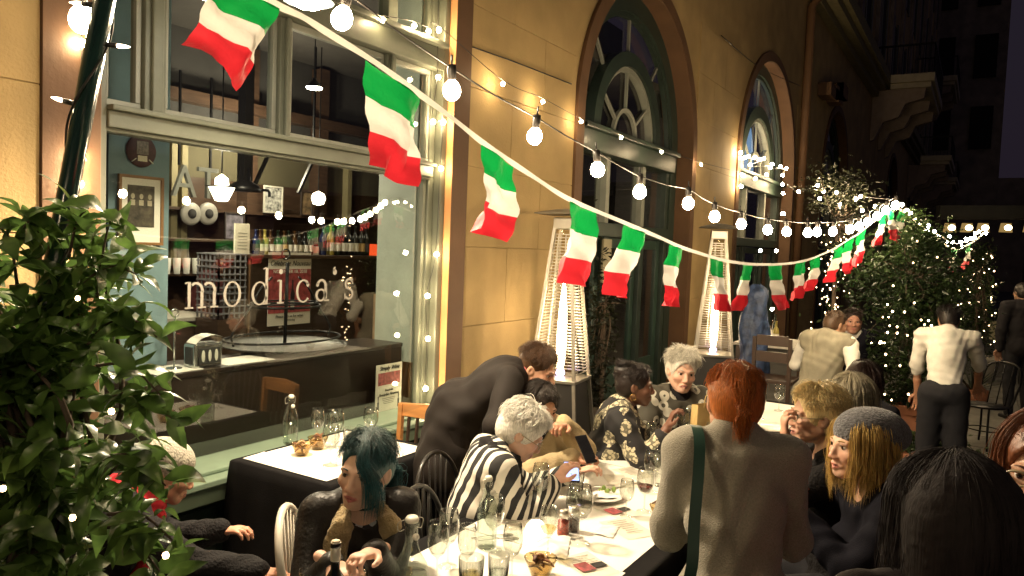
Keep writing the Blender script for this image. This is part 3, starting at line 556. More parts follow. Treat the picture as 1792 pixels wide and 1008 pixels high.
# ================================================================ LAMPS, STRINGS, FLAGS
def proj(p):
    d = np.asarray(p, float)-CO; z = d @ _f; return 896+FPX*(d @ CR)/z, 504-FPX*(d @ CU)/z
mGLB = MEM('globe_filament_glow', (1.0, .76, .46), 115.0)
mFRY = MEM('fairy_bulb_glow', (1.0, .74, .42), 150.0)
mFRS = MEM('tiny_fairy_glow', (1.0, .66, .33), 9.0)
mSOCK = M('black_socket', (.015, .013, .012), .45)
mWIRE = M('black_wire', (.02, .018, .016), .5)
gs = [(-260, -260, 1.55), (120, -150, 1.9), (400, -60, 2.15), (603, 35, 2.34), (790, 160, 2.8), (937, 240, 3.3), (1044, 298, 3.6), (1119, 337, 3.9), (1204, 357, 4.4), (1250, 380, 4.9), (1296, 393, 5.3), (1343, 403, 5.7), (1375, 406, 5.85), (1413, 408, 6.1), (1430, 407, 6.2), (1458, 406, 6.35), (1488, 402, 6.5), (1503, 397, 6.6), (1518, 389, 6.7), (1535, 379, 6.8), (1551, 369, 6.9), (1567, 360, 7.0)]
gl = thing('globe_string_light', 'string of large round warm globe bulbs sagging from the pole to the lit tree', 'string light', (0, 0, 0))
gp = [np.array(q) for q in ((-.2, -2.4, 2.8), (-.75, -1.6, 2.7), (-1.0, -.8, 2.65), (-.9, .3, 2.75), (-.3, 1.2, 2.85))]+[ondep(*q) for q in [(40, -190, 1.95), (141, 36, 2.0)]+gs[2:]]
wire_pts = []
for i, p in enumerate(gp):
    wire_pts.append(p+np.array([0, 0, .083]))
    if i < len(gp)-1: wire_pts.append((p+gp[i+1])/2+np.array([0, 0, .083-.012*min(1, np.linalg.norm(gp[i+1]-p))]))
MB().tube(spline(wire_pts, 150), .0035, 5).build('wire', mWIRE, gl, True)
sock_me = MB().lathe([(.0, .052), (.016, .05), (.018, .03), (.016, .0), (.014, -.006)], n=10).bx(-.003, .003, -.003, .003, .05, .085).mesh('socket', mSOCK, True)
bulb_me = MB().lathe([(.012, -.002), (.014, -.008), (.0225, -.015), (.0305, -.03), (.0325, -.045), (.029, -.06), (.0185, -.0725), (.009, -.0765), (0, -.0775)], n=16).mesh('bulb', mGLB, True)
for p in gp:
    s = link('socket', sock_me, gl, p+np.array([0, 0, .045]), (random.uniform(-.15, .15), random.uniform(-.15, .15), 0)); link('bulb', bulb_me, s)
# ---- fairy strings
fb_me = MB().ball((0, 0, 0), .0135, 10, 8).mesh('bulb', mFRY, True)
def fairy(label, pts, bulbs, sc=1.0, wr=.003, name='fairy_string', n=60, group=None):
    t = thing(name, label, 'string light', (0, 0, 0), group=group)
    MB().tube(spline(pts, n) if len(pts) > 2 else pts, wr, 5).build('wire', mWIRE, t, True)
    for b in bulbs: o = link('bulb', fb_me, t, b); o.scale = (sc,)*3
    return t
wl = [(670, 35, 3.52), (725, 45, 3.52), (750, 55, 3.52), (768, 53, 3.5), (880, 147, 3.42), (950, 178, 3.42), (1017, 213, 3.42), (1087, 241, 3.42), (1158, 266, 3.42), (1227, 288, 3.42), (1297, 305, 3.42)]
wp = [ony(*q) for q in wl]
fairy('long string of small round bulbs running along the ochre wall to the second arch', [p+np.array([0, 0, .03]) for p in wp], wp, 1.25)
jp = [ony(px, py, 3.56) for px, py in ((768, 52), (767, 135), (758, 213), (776, 214), (772, 295), (764, 445), (748, 518), (749, 593), (745, 680))]
fairy('string of small bulbs hung down the right jamb of the shop window', [ony(768, -40, 3.54)]+[p+np.array([.012, .02, 0]) for p in jp], jp, 1.3)
jl = [ony(px, py, 3.5) for px, py in ((143, 75), (143, 278), (139, 322), (131, 400), (128, 470))]
fairy('string of small bulbs hung down the left edge of the shop window', [ony(146, -40, 3.5)]+[p+np.array([.012, .02, 0]) for p in jl], jl, 1.3)
c2 = [(325, 580), (345, 605), (365, 598), (395, 603), (420, 612), (438, 610), (372, 640), (480, 637), (470, 655), (520, 648), (548, 658), (530, 690), (452, 688), (335, 690), (397, 708), (328, 745), (530, 735), (533, 780), (528, 880)]
cp = [ony(1180+u/2.8, 60+v/2.8, 3.45) for u, v in c2]
fairy('cluster of warm bulbs piled on the transom of the second arched window', [p+np.array([0, .03, -.03]) for p in cp[:12]], cp, 2.1, .006)
n2 = [(438, 46), (535, 13), (567, 45), (547, 82), (635, 50), (650, 113), (760, 70), (735, 85), (768, 143), (835, 123), (360, 160), (322, 353), (240, 352), (228, 547), (300, 655)]
np_ = [ondep(1250+u/2.965, 320+v/2.965, 9.6) for u, v in n2]
fairy('loose string of warm bulbs over the dark foliage beside the second arch', [ony(1378, 322, 3.4)]+[np_[k] for k in (0, 1, 2, 4, 6)]+[ondep(1566, 350, 7.2)], np_, 1.5, .005)
# ---- flag garland
rib = [(60, -240, 1.45), (300, -95, 1.55), (470, 0, 1.65), (560, 48, 1.7), (715, 150, 1.8), (840, 245, 2.1), (905, 290, 2.25), (1000, 350, 2.6), (1130, 405, 3.1), (1205, 437, 3.6), (1280, 458, 4.2), (1340, 463, 4.7), (1400, 458, 5.2), (1450, 440, 5.7), (1500, 410, 6.2), (1540, 380, 6.6), (1565, 362, 7.0)]
rp = spline([ondep(*q) for q in rib], 500)
gar = thing('flag_garland', 'white ribbon garland of green white and red cloth flags sagging across the terrace', 'flags', (0, 0, 0))
def clothmat(name, col):
    m, n, l, b = newmat(name); b.inputs['Base Color'].default_value = (*col, 1); b.inputs['Roughness'].default_value = .55; b.inputs['Sheen Weight'].default_value = .2
    tr = n.new('ShaderNodeBsdfTranslucent'); tr.inputs[0].default_value = (*col, 1); x = n.new('ShaderNodeMixShader'); x.inputs[0].default_value = .35
    nz = n.new('ShaderNodeTexNoise'); nz.inputs['Scale'].default_value = 35; tc = n.new('ShaderNodeTexCoord'); l.new(tc.outputs['Object'], nz.inputs[0])
    bp = n.new('ShaderNodeBump'); bp.inputs['Strength'].default_value = .5; bp.inputs['Distance'].default_value = .012; l.new(nz.outputs['Fac'], bp.inputs['Height']); l.new(bp.outputs[0], b.inputs['Normal'])
    l.new(b.outputs[0], x.inputs[1]); l.new(tr.outputs[0], x.inputs[2]); l.new(x.outputs[0], n['Material Output'].inputs[0]); return m
mFL = [clothmat('flag_green', (.005, .30, .06)), clothmat('flag_white', (.74, .72, .68)), clothmat('flag_red', (.62, .025, .04))]
mRIB = clothmat('ribbon_white', (.72, .70, .66))
A_ = rp+np.array([0, 0, .008]); B_ = rp+np.array([0, 0, -.008]); tw = .004*np.sin(np.arange(500)*.21)
B_[:, 1] += tw; MB().strip(A_, B_).build('ribbon', mRIB, gar, True)
ppx = np.array([proj(p)[0] for p in rp])
def flag(i0, wid, hei, sway, curl, par, seed, tip=0.0):
    r = random.Random(seed); nu, nv = 9, 19; V = []
    s = np.r_[0, np.cumsum(np.linalg.norm(np.diff(rp, axis=0), axis=1))]; s0 = s[i0]
    for j in range(nv):
        v = j/(nv-1)
        for i in range(nu):
            u = i/(nu-1); k = min(max(int(np.searchsorted(s, s0+u*wid)), 0), len(rp)-1)
            p = rp[k].copy(); p[2] -= .008+v*hei
            nar = 1-.12*v+.05*math.sin(3*v+seed)
            c = rp[min(int(np.searchsorted(s, s0+.5*wid)), len(rp)-1)]
            p[:2] = c[:2]+(p[:2]-c[:2])*nar
            p[2] += (1-nar)*0+ .25*v*(c[2]-rp[k][2])
            p[0] += sway*v**1.4*hei+.02*v*math.sin(6*v+seed); p[1] += curl*(v**1.3)*hei+(.022*v+.006)*math.sin(6.5*u+3.2*v+seed*1.7)+.012*v*math.sin(11*u+seed)+.004*math.sin(17*u+9*v*(1+.3*math.sin(seed))+seed*2)*min(1, v*3)+.004*math.sin(21*v-6*u+seed)*min(1, v*4)
            p[2] += tip*v*(u-.5)*hei
            V.append(p)
    F = [(j*nu+i, j*nu+i+1, (j+1)*nu+i+1, (j+1)*nu+i) for j in range(nv-1) for i in range(nu-1)]
    me = bpy.data.meshes.new('flag'); me.from_pydata([tuple(map(float, p)) for p in V], [], F)
    for m in mFL: me.materials.append(m)
    me.polygons.foreach_set('material_index', [min(2, j//6) for j in range(nv-1) for i in range(nu-1)])
    me.polygons.foreach_set('use_smooth', [True]*len(F)); me.update(); return link('flag', me, par)
fl = [(372, .14, .17, -.4, .05, -.25), (634, .172, .225, -.12, -.1, .05), (842, .165, .225, -.03, .05, 0), (993, .18, .27, -.05, .0, 0), (1088, .19, .265, -.3, .1, 0), (1172, .18, .265, -.2, .05, 0), (1243, .2, .26, -.25, -.2, 0), (1298, .17, .26, -.25, .1, 0), (1342, .26, .27, .05, -.25, 0), (1393, .2, .25, -.3, .1, 0), (1417, .2, .23, -.2, .1, 0), (1458, .2, .26, -.1, .1, 0), (1478, .22, .25, -.05, 0, 0), (1500, .22, .27, -.2, .1, 0), (1538, .2, .25, -.1, .1, 0), (1553, .2, .25, .1, -.2, 0)]
for k, (px, w_, h_, sw, cu, tp) in enumerate(fl):
    flag(int(np.searchsorted(ppx, px)), w_, h_, sw, cu, gar, k+3, tp)
# second garland beyond the tree
rp1 = rp; q2 = [ondep(*q) for q in ((1565, 360, 7.05), (1600, 385, 7.6), (1635, 415, 8.2), (1670, 435, 8.8), (1700, 425, 9.3), (1722, 408, 9.8))]
g2 = thing('flag_garland', 'far small garland of flags and bulbs between the two lit trees', 'flags', (0, 0, 0))
rp = spline(q2, 200); MB().strip(rp+np.array([0, 0, .012]), rp-np.array([0, 0, .012])).build('ribbon', mRIB, g2, True)
ppx = np.array([proj(p)[0] for p in rp])
for k, px in enumerate((1572, 1666, 1690)): flag(int(np.searchsorted(ppx, px)), .24, .28, -.15, .1, g2, 40+k)
fairy('bright string of bulbs dipping between the two lit trees', [p+np.array([0, 0, .06]) for p in q2], [rp[int(k)]+np.array([0, random.uniform(-.05, .05), .05+random.uniform(-.04, .05)]) for k in np.linspace(8, 198, 24)], 1.3, .005)
# ---- hooded lamp over the window
LP = ondep(540, 3, 3.6)
lamp = thing('hooded_wall_lamp', 'bright hooded lamp on a bent arm above the shop window', 'lamp', LP)
MB().lathe([(.118, 0), (.11, .03), (.07, .075), (.035, .1), (.03, .15), (0, .155)], n=24).build('shade', M('dark_enamel', (.03, .04, .035), .35), lamp, True)
MB().lathe([(0, -.035), (.05, -.026), (.085, -.006), (.09, .006)], n=20).build('bulb', MEM('lamp_glow', (1, .88, .7), 75.0), lamp, True)
MB().tube(spline([(0, 0, .15), (0, .05, .32), (0, .3, .42), (0, .6, .4), (0, YF-LP[1]-.1, .42), (0, YF-LP[1]+.13, .42)], 16), .012, 8).build('arm', mIRON, lamp, True)
sp = bpy.data.lights.new('hooded_lamp_light', 'SPOT'); sp.energy = 200; sp.color = (1, .8, .54); sp.spot_size = math.radians(165); sp.spot_blend = .5; sp.shadow_soft_size = .11
o = bpy.data.objects.new('hooded_lamp_light', sp); COL.objects.link(o); o.location = LP+np.array([0, 0, -.12]); o.rotation_euler = (math.radians(-16), math.radians(-7), 0)
# ---- pyramid patio heaters
mSTL = M('brushed_steel', (.45, .42, .36), .35, .9, var=.08)
mBLK = M('black_enamel', (.02, .018, .016), .4)
mFLM = MEM('heater_flame', (1, .76, .47), 20.0); mFLB = MEM('heater_flame_base', (.55, .45, 1.0), 5.0)
def heater(loc, rz, label):
    t = thing('patio_heater', label, 'heater', loc, rz, group='pyramid patio heaters along the wall')
    def hw(z): return .27-.0 *z if z < .05 else .265-(z-.05)*.092
    b = MB(); cs = [(-1, -1), (1, -1), (1, 1), (-1, 1)]
    z0, z1 = .1, .80; V = [(hw(z0)*x*.93, hw(z0)*y*.93, z0) for x, y in cs]+[(hw(z1)*x*.93, hw(z1)*y*.93, z1) for x, y in cs]
    b.add(V, [(3, 2, 1, 0), (4, 5, 6, 7), (0, 1, 5, 4), (1, 2, 6, 5), (2, 3, 7, 6), (3, 0, 4, 7)]).build('cabinet', mBLK, t)
    MB().bx(-.215, .215, -.215, .215, .801, .83).build('burner_plate', mSTL, t, bevel=.004)
    for x, y in cs: MB().bar((hw(.03)*x, hw(.03)*y, .03), (hw(2.12)*x, hw(2.12)*y, 2.12), .026, .026).build('post', mSTL, t)
    for (x, y), (x2, y2) in zip(cs, cs[1:]+cs[:1]):
        g = MB()
        for z in np.arange(.87, 2.08, .027): g.bar((hw(z)*x*.97, hw(z)*y*.97, z), (hw(z)*x2*.97, hw(z)*y2*.97, z), .005, .007)
        for f in (-.4, .4):
            ax = np.array([x+x2, y+y2])/2; tt = np.array([x2-x, y2-y])/2
            def at(z): return (hw(z)*(ax[0]+f*tt[0])*.975, hw(z)*(ax[1]+f*tt[1])*.975, z)
            g.bar(at(.87), at(2.05), .006, .006)
        tag(g.build('grille', mSTL, t), kind='stuff')
    MB().lathe([(.062, .83), (.062, 2.1)], n=16).build('glass_tube', MGLASS('tube_glass', (.97, .95, .9), 1.4, .6), t, True)
    prof = [(0, .86), (.022, .88), (.036, .98), (.042, 1.1), (.04, 1.25), (.032, 1.42), (.018, 1.58), (0, 1.7)]
    fm = MB().lathe(prof, n=12); f = fm.build('flame', mFLM, t, True)
    for v in f.data.vertices: v.co.x += .006*math.sin(v.co.z*5)
    MB().lathe([(.03, .835), (.04, .86), (.022, .9), (0, .93)], n=12).build('flame_base', mFLB, t, True)
    MB().bx(-.09, .09, -.09, .09, 2.1, 2.2).build('reflector_cap', mSTL, t, bevel=.01)
    MB().lathe([(0, 2.28), (.1, 2.27), (.3, 2.235), (.31, 2.225), (.1, 2.24), (0, 2.24)], n=4, R=Matrix.Rotation(PI/4, 3, 'Z')).build('top_plate', M('dull_steel', (.2, .18, .14), .5, .6), t)
    MB().bx(-.275, .275, -.275, .275, .0, .099).build('base', mBLK, t, bevel=.008)
heater((5.9, 3.05, 0), .12, 'steel pyramid patio heater with a bright flame nearest the shop window')
heater((8.55, 2.5, 0), .35, 'steel pyramid patio heater with a bright flame past the café door')
# ---- leaning pole with wound fairy wire
pa, pb = np.array([.74, 2.02, 0.0]), np.array([1.125, 1.745, 2.98])
pole = thing('pole', 'leaning glossy dark green metal pole wound with fairy wire at the left', 'pole', pa)
MB().tube([(0, 0, 0), (pb-pa)*.5, pb-pa], .0235, 14).build('shaft', M('dark_green_gloss', (.012, .035, .028), .18, coat=.6), pole, True)
MB().lathe([(.15, 0), (.15, .02), (.05, .035), (.026, .1)], n=18, closed_bottom=True).build('base_plate', mIRON, pole, True)
u, v, d = frame_from(pb-pa); hx = [(pb-pa)*s+.027*(math.cos(s*40)*u+math.sin(s*40)*v) for s in np.linspace(.45, 1, 120)]
MB().tube(hx, .0028, 5).build('fairy_wire', mWIRE, pole, True)
mMIN = MEM('mini_bulb_glow', (1, .8, .5), 14)
for s, e in ((.80, (1, -.1)), (.935, (1, -.05)), (.83, (-1, .1)), (.985, (-.9, .4)), (.90, (.6, .3)), (.75, (-.7, .2))):
    c = (pb-pa)*s; w = CR*e[0]+np.array([0, 0, e[1]]); w /= np.linalg.norm(w)
    bs = MB().tube([c+w*.02, c+w*.05], [.0065, .0065], 8).build('bulb_socket', mSOCK, pole, True)
    MB().tube([c+w*.05, c+w*.062, c+w*.072, c+w*.08], [.0042, .0045, .003, .0006], 8).build('mini_bulb', mMIN, bs, True)
# ---- row of lit box lamps on a beam across the far alley
bm = thing('lamp_beam', 'dark beam across the far alley carrying a row of lit box lamps', 'beam', (0, 0, 0))
q = [ondep(px, 392, 19.) for px in (1640, 1850)]
MB().bar(q[0]+np.array([0, 0, .28]), q[1]+np.array([0, 0, .28]), .2, .35).build('beam', mDRK, bm)
for x_ in (0, 1): MB().bar((q[x_][0], q[x_][1], 0), q[x_]+np.array([0, 0, .1]), .14, .14).build('post', mDRK, bm)
for k, px in enumerate((1660, 1690, 1718, 1758, 1800)):
    p = ondep(px, 398, 18.8); t = thing('box_lamp', ['leftmost box lamp in the row across the far alley', 'second box lamp from the left across the far alley', 'third box lamp from the left across the far alley', 'yellow box lamp at the right end of the far row', 'box lamp cut off at the right edge of the far row'][k], 'lamp', p, group='box lamps across the far alley')
    MB().prism([(-.1, .1), (.1, .1), (.14, -.12), (-.14, -.12)], .1, (0, 0, 0), ex=(CR[0], CR[1], 0), ey=(0, 0, 1)).build('shade', MEM('box_lamp_glow', (1, .62, .2), .12), t)
    MB().ball((-_f[0]*.14, -_f[1]*.14, -.01), (.085, .085, .07), 10, 6).build('bulb', MEM('box_lamp_bulb', (1, .8, .45), 5), t, True)
# ================================================================ TABLES AND CHAIRS
mCLO = M('black_tablecloth', (.009, .0085, .009), .9, var=.2, scale=8, bump=.2, bscale=200, spec=.1)
mBCH = M('black_chair_paint', (.012, .011, .011), .3, coat=.2)
TZ = 0.76
def table(name, label, x0, x1, y0, y1, cloth_label, paper_label, drop, nleg=2):
    t = thing(name, label, 'table', ((x0+x1)/2, (y0+y1)/2, 0)); w, d = (x1-x0)/2, (y1-y0)/2
    MB().bx(-w+.01, w-.01, -d+.01, d-.01, .72, .745).build('tabletop', mWOOD, t)
    for i in np.linspace(-w+.1, w-.1, nleg):
        for j in (-d+.1, d-.1): MB().bx(i-.025, i+.025, j-.025, j+.025, 0, .719).build('leg', mIRON, t)
    # cloth
    per = []; n = 60
    def edge(a, b, k): return [a+(b-a)*i/k for i in range(k)]
    c = [np.array(q) for q in ((-w, -d), (w, -d), (w, d), (-w, d))]
    for a, b in zip(c, c[1:]+c[:1]): per += edge(a, b, max(8, int(np.linalg.norm(b-a)/.06)))
    per = np.array(per); k = len(per); V = [(0, 0, .751)]; F = []
    L = np.arange(k)*.06
    for r, (zz, out, am) in enumerate(((.751, -.012, 0), (.7505, 0, 0), (.742, .008, .001), (.68, .014, .004), (.55, .022, .012), (.75-drop, .032, .022))):
        for i, p in enumerate(per):
            nx = np.array([0., 0.]); e = 1e-6
            if abs(p[0]) > w-e: nx[0] = np.sign(p[0])
            if abs(p[1]) > d-e: nx[1] = np.sign(p[1])
            o = out+am*math.sin(L[i]*23+.8*math.sin(L[i]*7)); q = p+nx*o; V.append((q[0], q[1], zz+(.012*math.sin(L[i]*9) if r == 5 else 0)))
    for i in range(k): F.append((0, 1+i, 1+(i+1) % k))
    for r in range(5):
        for i in range(k): a = 1+r*k+i; b = 1+r*k+(i+1) % k; F.append((a, a+k, b+k, b))
    me = bpy.data.meshes.new('tablecloth'); me.from_pydata([tuple(map(float, v)) for v in V], [], F); me.materials.append(mCLO); me.polygons.foreach_set('use_smooth', [True]*len(F)); me.update()
    cl = link('tablecloth', me, None, ((x0+x1)/2, (y0+y1)/2, 0)); tag(cl, cloth_label, 'tablecloth')
    return t
table('dining_table', 'long dining table set under a black cloth across the terrace', 1.35, 6.5, .98, 1.86, 'black cloth hanging over the long dining table', '', .42, 4)
table('small_table', 'small square table set beside the shop window', 2.70, 3.58, 2.62, 3.34, 'black cloth hanging to the ground over the small window table', '', .68)
def paper(name, label, poly, z=.7535, th=.0006, mat=mWHT, seed=0, cat='paper cover'):
    r = random.Random(seed); P_ = [(p[0]+r.uniform(-.004, .004), p[1]+r.uniform(-.004, .004)) for p in poly]
    o = MB().prism(P_, th, (0, 0, z), ex=(1, 0, 0), ey=(0, 1, 0)).build(name, mat); return tag(o, label, cat)
for k, (a, b) in enumerate(((1.4, 2.62), (2.625, 3.9), (3.905, 5.1), (5.105, 6.4))):
    paper('paper_runner', ['white paper cover on the near end of the long table', 'white paper cover on the long table beside the standing woman', 'white paper cover on the long table before the floral blouse', 'white paper cover on the far end of the long table'][k], [(a, 1.06), (b, 1.05), (b, 1.77), (a, 1.78)], seed=k)
paper('paper_cover', 'white paper cover on the small table beside the shop window', [(2.73, 2.68), (3.53, 2.67), (3.54, 3.3), (2.74, 3.31)], seed=9)
# ---- chairs
def hoop_chair(label, loc, rz, mat=mBCH, group='black hoop back chairs at the long table', rh=.012):
    t = thing('hoop_chair', label, 'chair', loc, rz, group)      # faces +Y
    MB().lathe([(0, .435), (.19, .435), (.205, .447), (.2, .465), (0, .46)], n=24).build('seat', mat, t, True)
    for x, y in ((-.14, .13), (.14, .13), (-.13, -.13), (.13, -.13)): MB().tube([(x, y, .437), (x*1.45, y*1.45, 0)], [.017, .012], 8).build('leg', mat, t, True)
    MB().tube([(-.185, .0, .2), (.185, 0, .2)], .009, 6).build('stretcher', mat, t, True)
    a = np.linspace(0, PI, 22); hp = [(-.17, -.12, .46), (-.195, -.15, .62)]+[(-.2*math.cos(q), -.15-.05*math.sin(q), .68+.22*math.sin(q)) for q in a]+[(.195, -.15, .62), (.17, -.12, .46)]
    MB().tube(hp, rh, 8).build('hoop', mat, t, True)
    for x in (-.1, -.05, 0, .05, .1): MB().tube([(x*.8, -.16, .46), (x*1.15, -.19, .68+.215*math.sqrt(max(0, 1-(x*1.15/.2)**2)))], .006, 6).build('spindle', mat, t, True)
    return t
mPCH = M('lamp_lit_hoop', (.62, .58, .5), .3, coat=.3)  # lamp light on the hoop, put into a pale colour
hoop_chair('hoop chair coloured pale for lamp light behind the blue haired woman', tuple(ondep(588, 900, 2.98)[:2])+(0,), PI+.62, mPCH, None, .016)
hoop_chair('empty black hoop chair between the blue haired and striped women', tuple(ondep(800, 890, 3.22)[:2])+(0,), PI+.2)
hoop_chair('black hoop chair behind the woman in the striped top', tuple(ondep(818, 830, 3.75)[:2])+(0,), PI+.1)
hoop_chair('black hoop chair under the woman in the beige cardigan', (3.66, 2.30, 0), PI)
hoop_chair('black hoop chair under the woman in the floral blouse', (4.15, 2.24, 0), PI)
hoop_chair('black hoop chair under the woman in the knitted beanie', (3.05, .2, 0), 0.1)
hoop_chair('black hoop chair under the short haired blonde woman', (3.75, .42, 0), 0)
hoop_chair('black hoop chair under the long grey haired woman', (4.5, .36, 0), 0)
wc = thing('wooden_chair', 'honey coloured wooden slat back chair at the small window table', 'chair', (3.74, 3.0, 0), PI/2+.12)
mHON = M('honey_wood', (.42, .19, .06), .35, var=.2, scale=4, stretch=(1, 6, 6), coat=.3); mDW = M('dark_stained_wood', (.05, .03, .02), .4)
MB().bx(-.21, .21, -.2, .22, .43, .46).build('seat', mDW, wc, bevel=.008)
for x in (-.19, .19): MB().bx(x-.018, x+.018, .17, .205, 0, .429).build('leg', mDW, wc); MB().bar((x, -.19, 0), (x, -.24, .87), .036, .03).build('back_post', mHON, wc)
MB().add([(-.215, -.255, .79), (.215, -.255, .79), (.215, -.255, .875), (0, -.285, .885), (-.215, -.255, .875), (-.215, -.23, .79), (.215, -.23, .79), (.215, -.23, .875), (0, -.255, .885), (-.215, -.23, .875)], [(0, 1, 2, 3, 4), (9, 8, 7, 6, 5), (0, 5, 6, 1), (1, 6, 7, 2), (2, 7, 8, 3), (3, 8, 9, 4), (4, 9, 5, 0)]).build('top_rail', mHON, wc, bevel=.006)
for x in np.linspace(-.13, .13, 5): MB().bar((x, -.215, .46), (x, -.243, .79), .026, .012).build('slat', mDW, wc)
# ---- metal cafe chair by the street and far furniture
def metal_chair(label, loc, rz):
    t = thing('metal_chair', label, 'chair', loc, rz); MB().lathe([(0, .44), (.2, .44), (.21, .45), (.2, .46), (0, .455)], n=20).build('seat', mIRON, t, True)
    for x, y in ((-.15, .14), (.15, .14), (-.15, -.14), (.15, -.14)): MB().tube(spline([(x, y, .445), (x*1.1, y*1.15, .2), (x*1.35, y*1.4, 0)], 7), .011, 6).build('leg', mIRON, t, True)
    MB().tube(spline([(-.19, -.12, .45), (-.21, -.2, .7), (-.17, -.24, .86), (0, -.26, .9), (.17, -.24, .86), (.21, -.2, .7), (.19, -.12, .45)], 26), .012, 6).build('back_hoop', mIRON, t, True)
    for x in (-.1, 0, .1): MB().tube([(x, -.15, .45), (x, -.25, .88)], .006, 6).build('spindle', mIRON, t, True)
    a = np.linspace(0, 2*PI, 21)[:-1]; MB().tube(np.stack([.16*np.cos(a), .15*np.sin(a), 0*a+.2], 1), .007, 6, closed=True).build('ring_stretcher', mIRON, t, True)
metal_chair('black wrought metal chair on the pavement in front of the man in white', (9.5, -.15, 0), .9)
bt = thing('bar_table', 'dark tall café table with a pale top beyond the second heater', 'table', tuple(onz(1362, 598, 1.0)[:2])+(0,))
MB().bx(-.42, .42, -.38, .38, .97, 1.0).build('tabletop', M('pale_tabletop', (.45, .42, .36), .5), bt, bevel=.005)
for x in (-.36, .36):
    for y in (-.32, .32): MB().bx(x-.035, x+.035, y-.035, y+.035, 0, .969).build('leg', mDW, bt)
MB().bx(-.36, .36, -.34, -.3, .86, .969).bx(-.36, .36, .3, .34, .86, .969).build('apron', mDW, bt)
bx_, by_ = onz(1362, 598, 1.0)[:2]
def stool(label, loc, rz):
    t = thing('tall_chair', label, 'chair', loc, rz, 'dark tall chairs at the far café table'); MB().bx(-.2, .2, -.2, .2, .68, .72).build('seat', mDW, t, bevel=.006)
    for x in (-.17, .17): MB().bx(x-.02, x+.02, .14, .18, 0, .679).build('leg', mDW, t); MB().bar((x, -.18, 0), (x, -.23, 1.14), .04, .035).build('back_post', mDW, t)
    for z in (.9, 1.06): MB().bx(-.15, .15, -.24, -.2, z, z+.1).build('back_slat', mDW, t)
    MB().bx(-.15, .15, .15, .17, .3, .33).bx(-.15, .15, -.2, -.18, .3, .33).build('stretcher', mDW, t)
stool('dark tall chair on the near side of the far café table', (bx_-.75, by_-.15, 0), -PI/2)
stool('dark tall chair at the right of the far café table', (bx_+.3, by_-.75, 0), .2)
for k, (x, h, g_) in enumerate(((-.15, .24, 3), (.02, .3, 0), (.15, .22, 1), (.28, .14, 3))):
    t = thing('bottle', ['pale bottle at the left on the far café table', 'dark tall bottle on the far café table', 'brown bottle on the far café table', 'short pale jar on the far café table'][k], 'bottle', (bx_+x, by_+.05*k, 1.0), group='bottles on the far café table'); bottle_parts(t, .035, h, mBG[g_], mLB[k])
# bundled blue cover standing by the second heater
q = onz(1318, 720, 0); q = ondep(1318, 600, 8.2)
def lump(name, prof, seed, mat, loc, amp=.18, n=26, sx=1, sy=1):
    V = []; r = random.Random(seed); ph = [r.uniform(0, 6) for _ in range(6)]; m = len(prof)
    for rr, z in prof:
        for k in range(n):
            a = 2*PI*k/n; q_ = rr*(1+amp*math.sin(3*a+ph[0]+z*5)+amp*.7*math.sin(5*a+ph[1]-z*9)+amp*.5*math.sin(9*a+ph[2]+z*13)); V.append((q_*math.cos(a)*sx, q_*math.sin(a)*sy, z+.02*math.sin(4*a+z*7)))
    F = [(i*n+k, i*n+(k+1) % n, (i+1)*n+(k+1) % n, (i+1)*n+k) for i in range(m-1) for k in range(n)]+[tuple((m-1)*n+k for k in range(n))]
    return MB().add(V, F).build(name, mat, None, True, loc)
pz = [(.16, 0), (.15, .2), (.13, .45), (.15, .7), (.13, .95), (.14, 1.15), (.13, 1.4), (.12, 1.55), (.04, 1.62)]
zz = spline([(a, b, 0) for a, b in pz], 34)
tag(lump('umbrella_cover', [(p[0], p[1]) for p in zz], 4, M('crumpled_blue_cloth', (.03, .05, .11), .5, var=.6, scale=14, bump=1.0, bscale=22), (q[0], q[1], 0), .16), 'crumpled blue cloth cover standing upright beside the second heater', 'cover')
# ================================================================ TABLEWARE
mGL = MGLASS('clear_glass', (.95, .96, .94), 1.5, 1.5, .03)
mGLB = MGLASS('bottle_clear_glass', (.86, .9, .86), 1.5, 1.3, .03)
mRED = M('red_wine', (.12, .006, .012), .1); mWWN = MGLASS('white_wine', (.95, .86, .6), 1.33, 1.0, .03); mWAT = MGLASS('water', (.93, .96, .94), 1.33, 1.0, .02)
mWIN = M('steel_wire', (.5, .48, .42), .3, .9)
def T(px, py): p = onz(px, py, .7545); return p
_gp = [(.034, 0), (.03, .003), (.008, .007), (.004, .016), (.0036, .075), (.008, .085), (.026, .1), (.036, .125), (.039, .15), (.036, .185), (.031, .212), (.0303, .212), (.0353, .185), (.038, .15), (.035, .126), (.024, .102), (.0, .09)]
_gw = {}
def wineglass(label, px, py, s=1.0, wide=1.0, fill=None, lvl=.14, group='stemmed wine glasses on the long table', pos=None):
    p = T(px, py) if pos is None else pos
    t = thing('wine_glass', label, 'glass', p, random.uniform(0, 3), group)
    k = (round(s, 2), round(wide, 2))
    if k not in _gw: _gw[k] = MB().lathe([(r*s*(wide if z > .09 or z < .01 else 1), z*s) for r, z in _gp], n=24).mesh('glass', mGL, True)
    link('glass', _gw[k], t)
    if fill:
        pr = [(0, .092), (.022, .1025), (.0335, .125), (.0365, .145)]; q_ = [(r, z) for r, z in pr if z <= lvl]; q_ += [(q_[-1][0], lvl), (0, lvl)]
        MB().lathe([(r*s*wide, z*s) for r, z in q_], n=20).build('wine', fill, t, True)
    return t
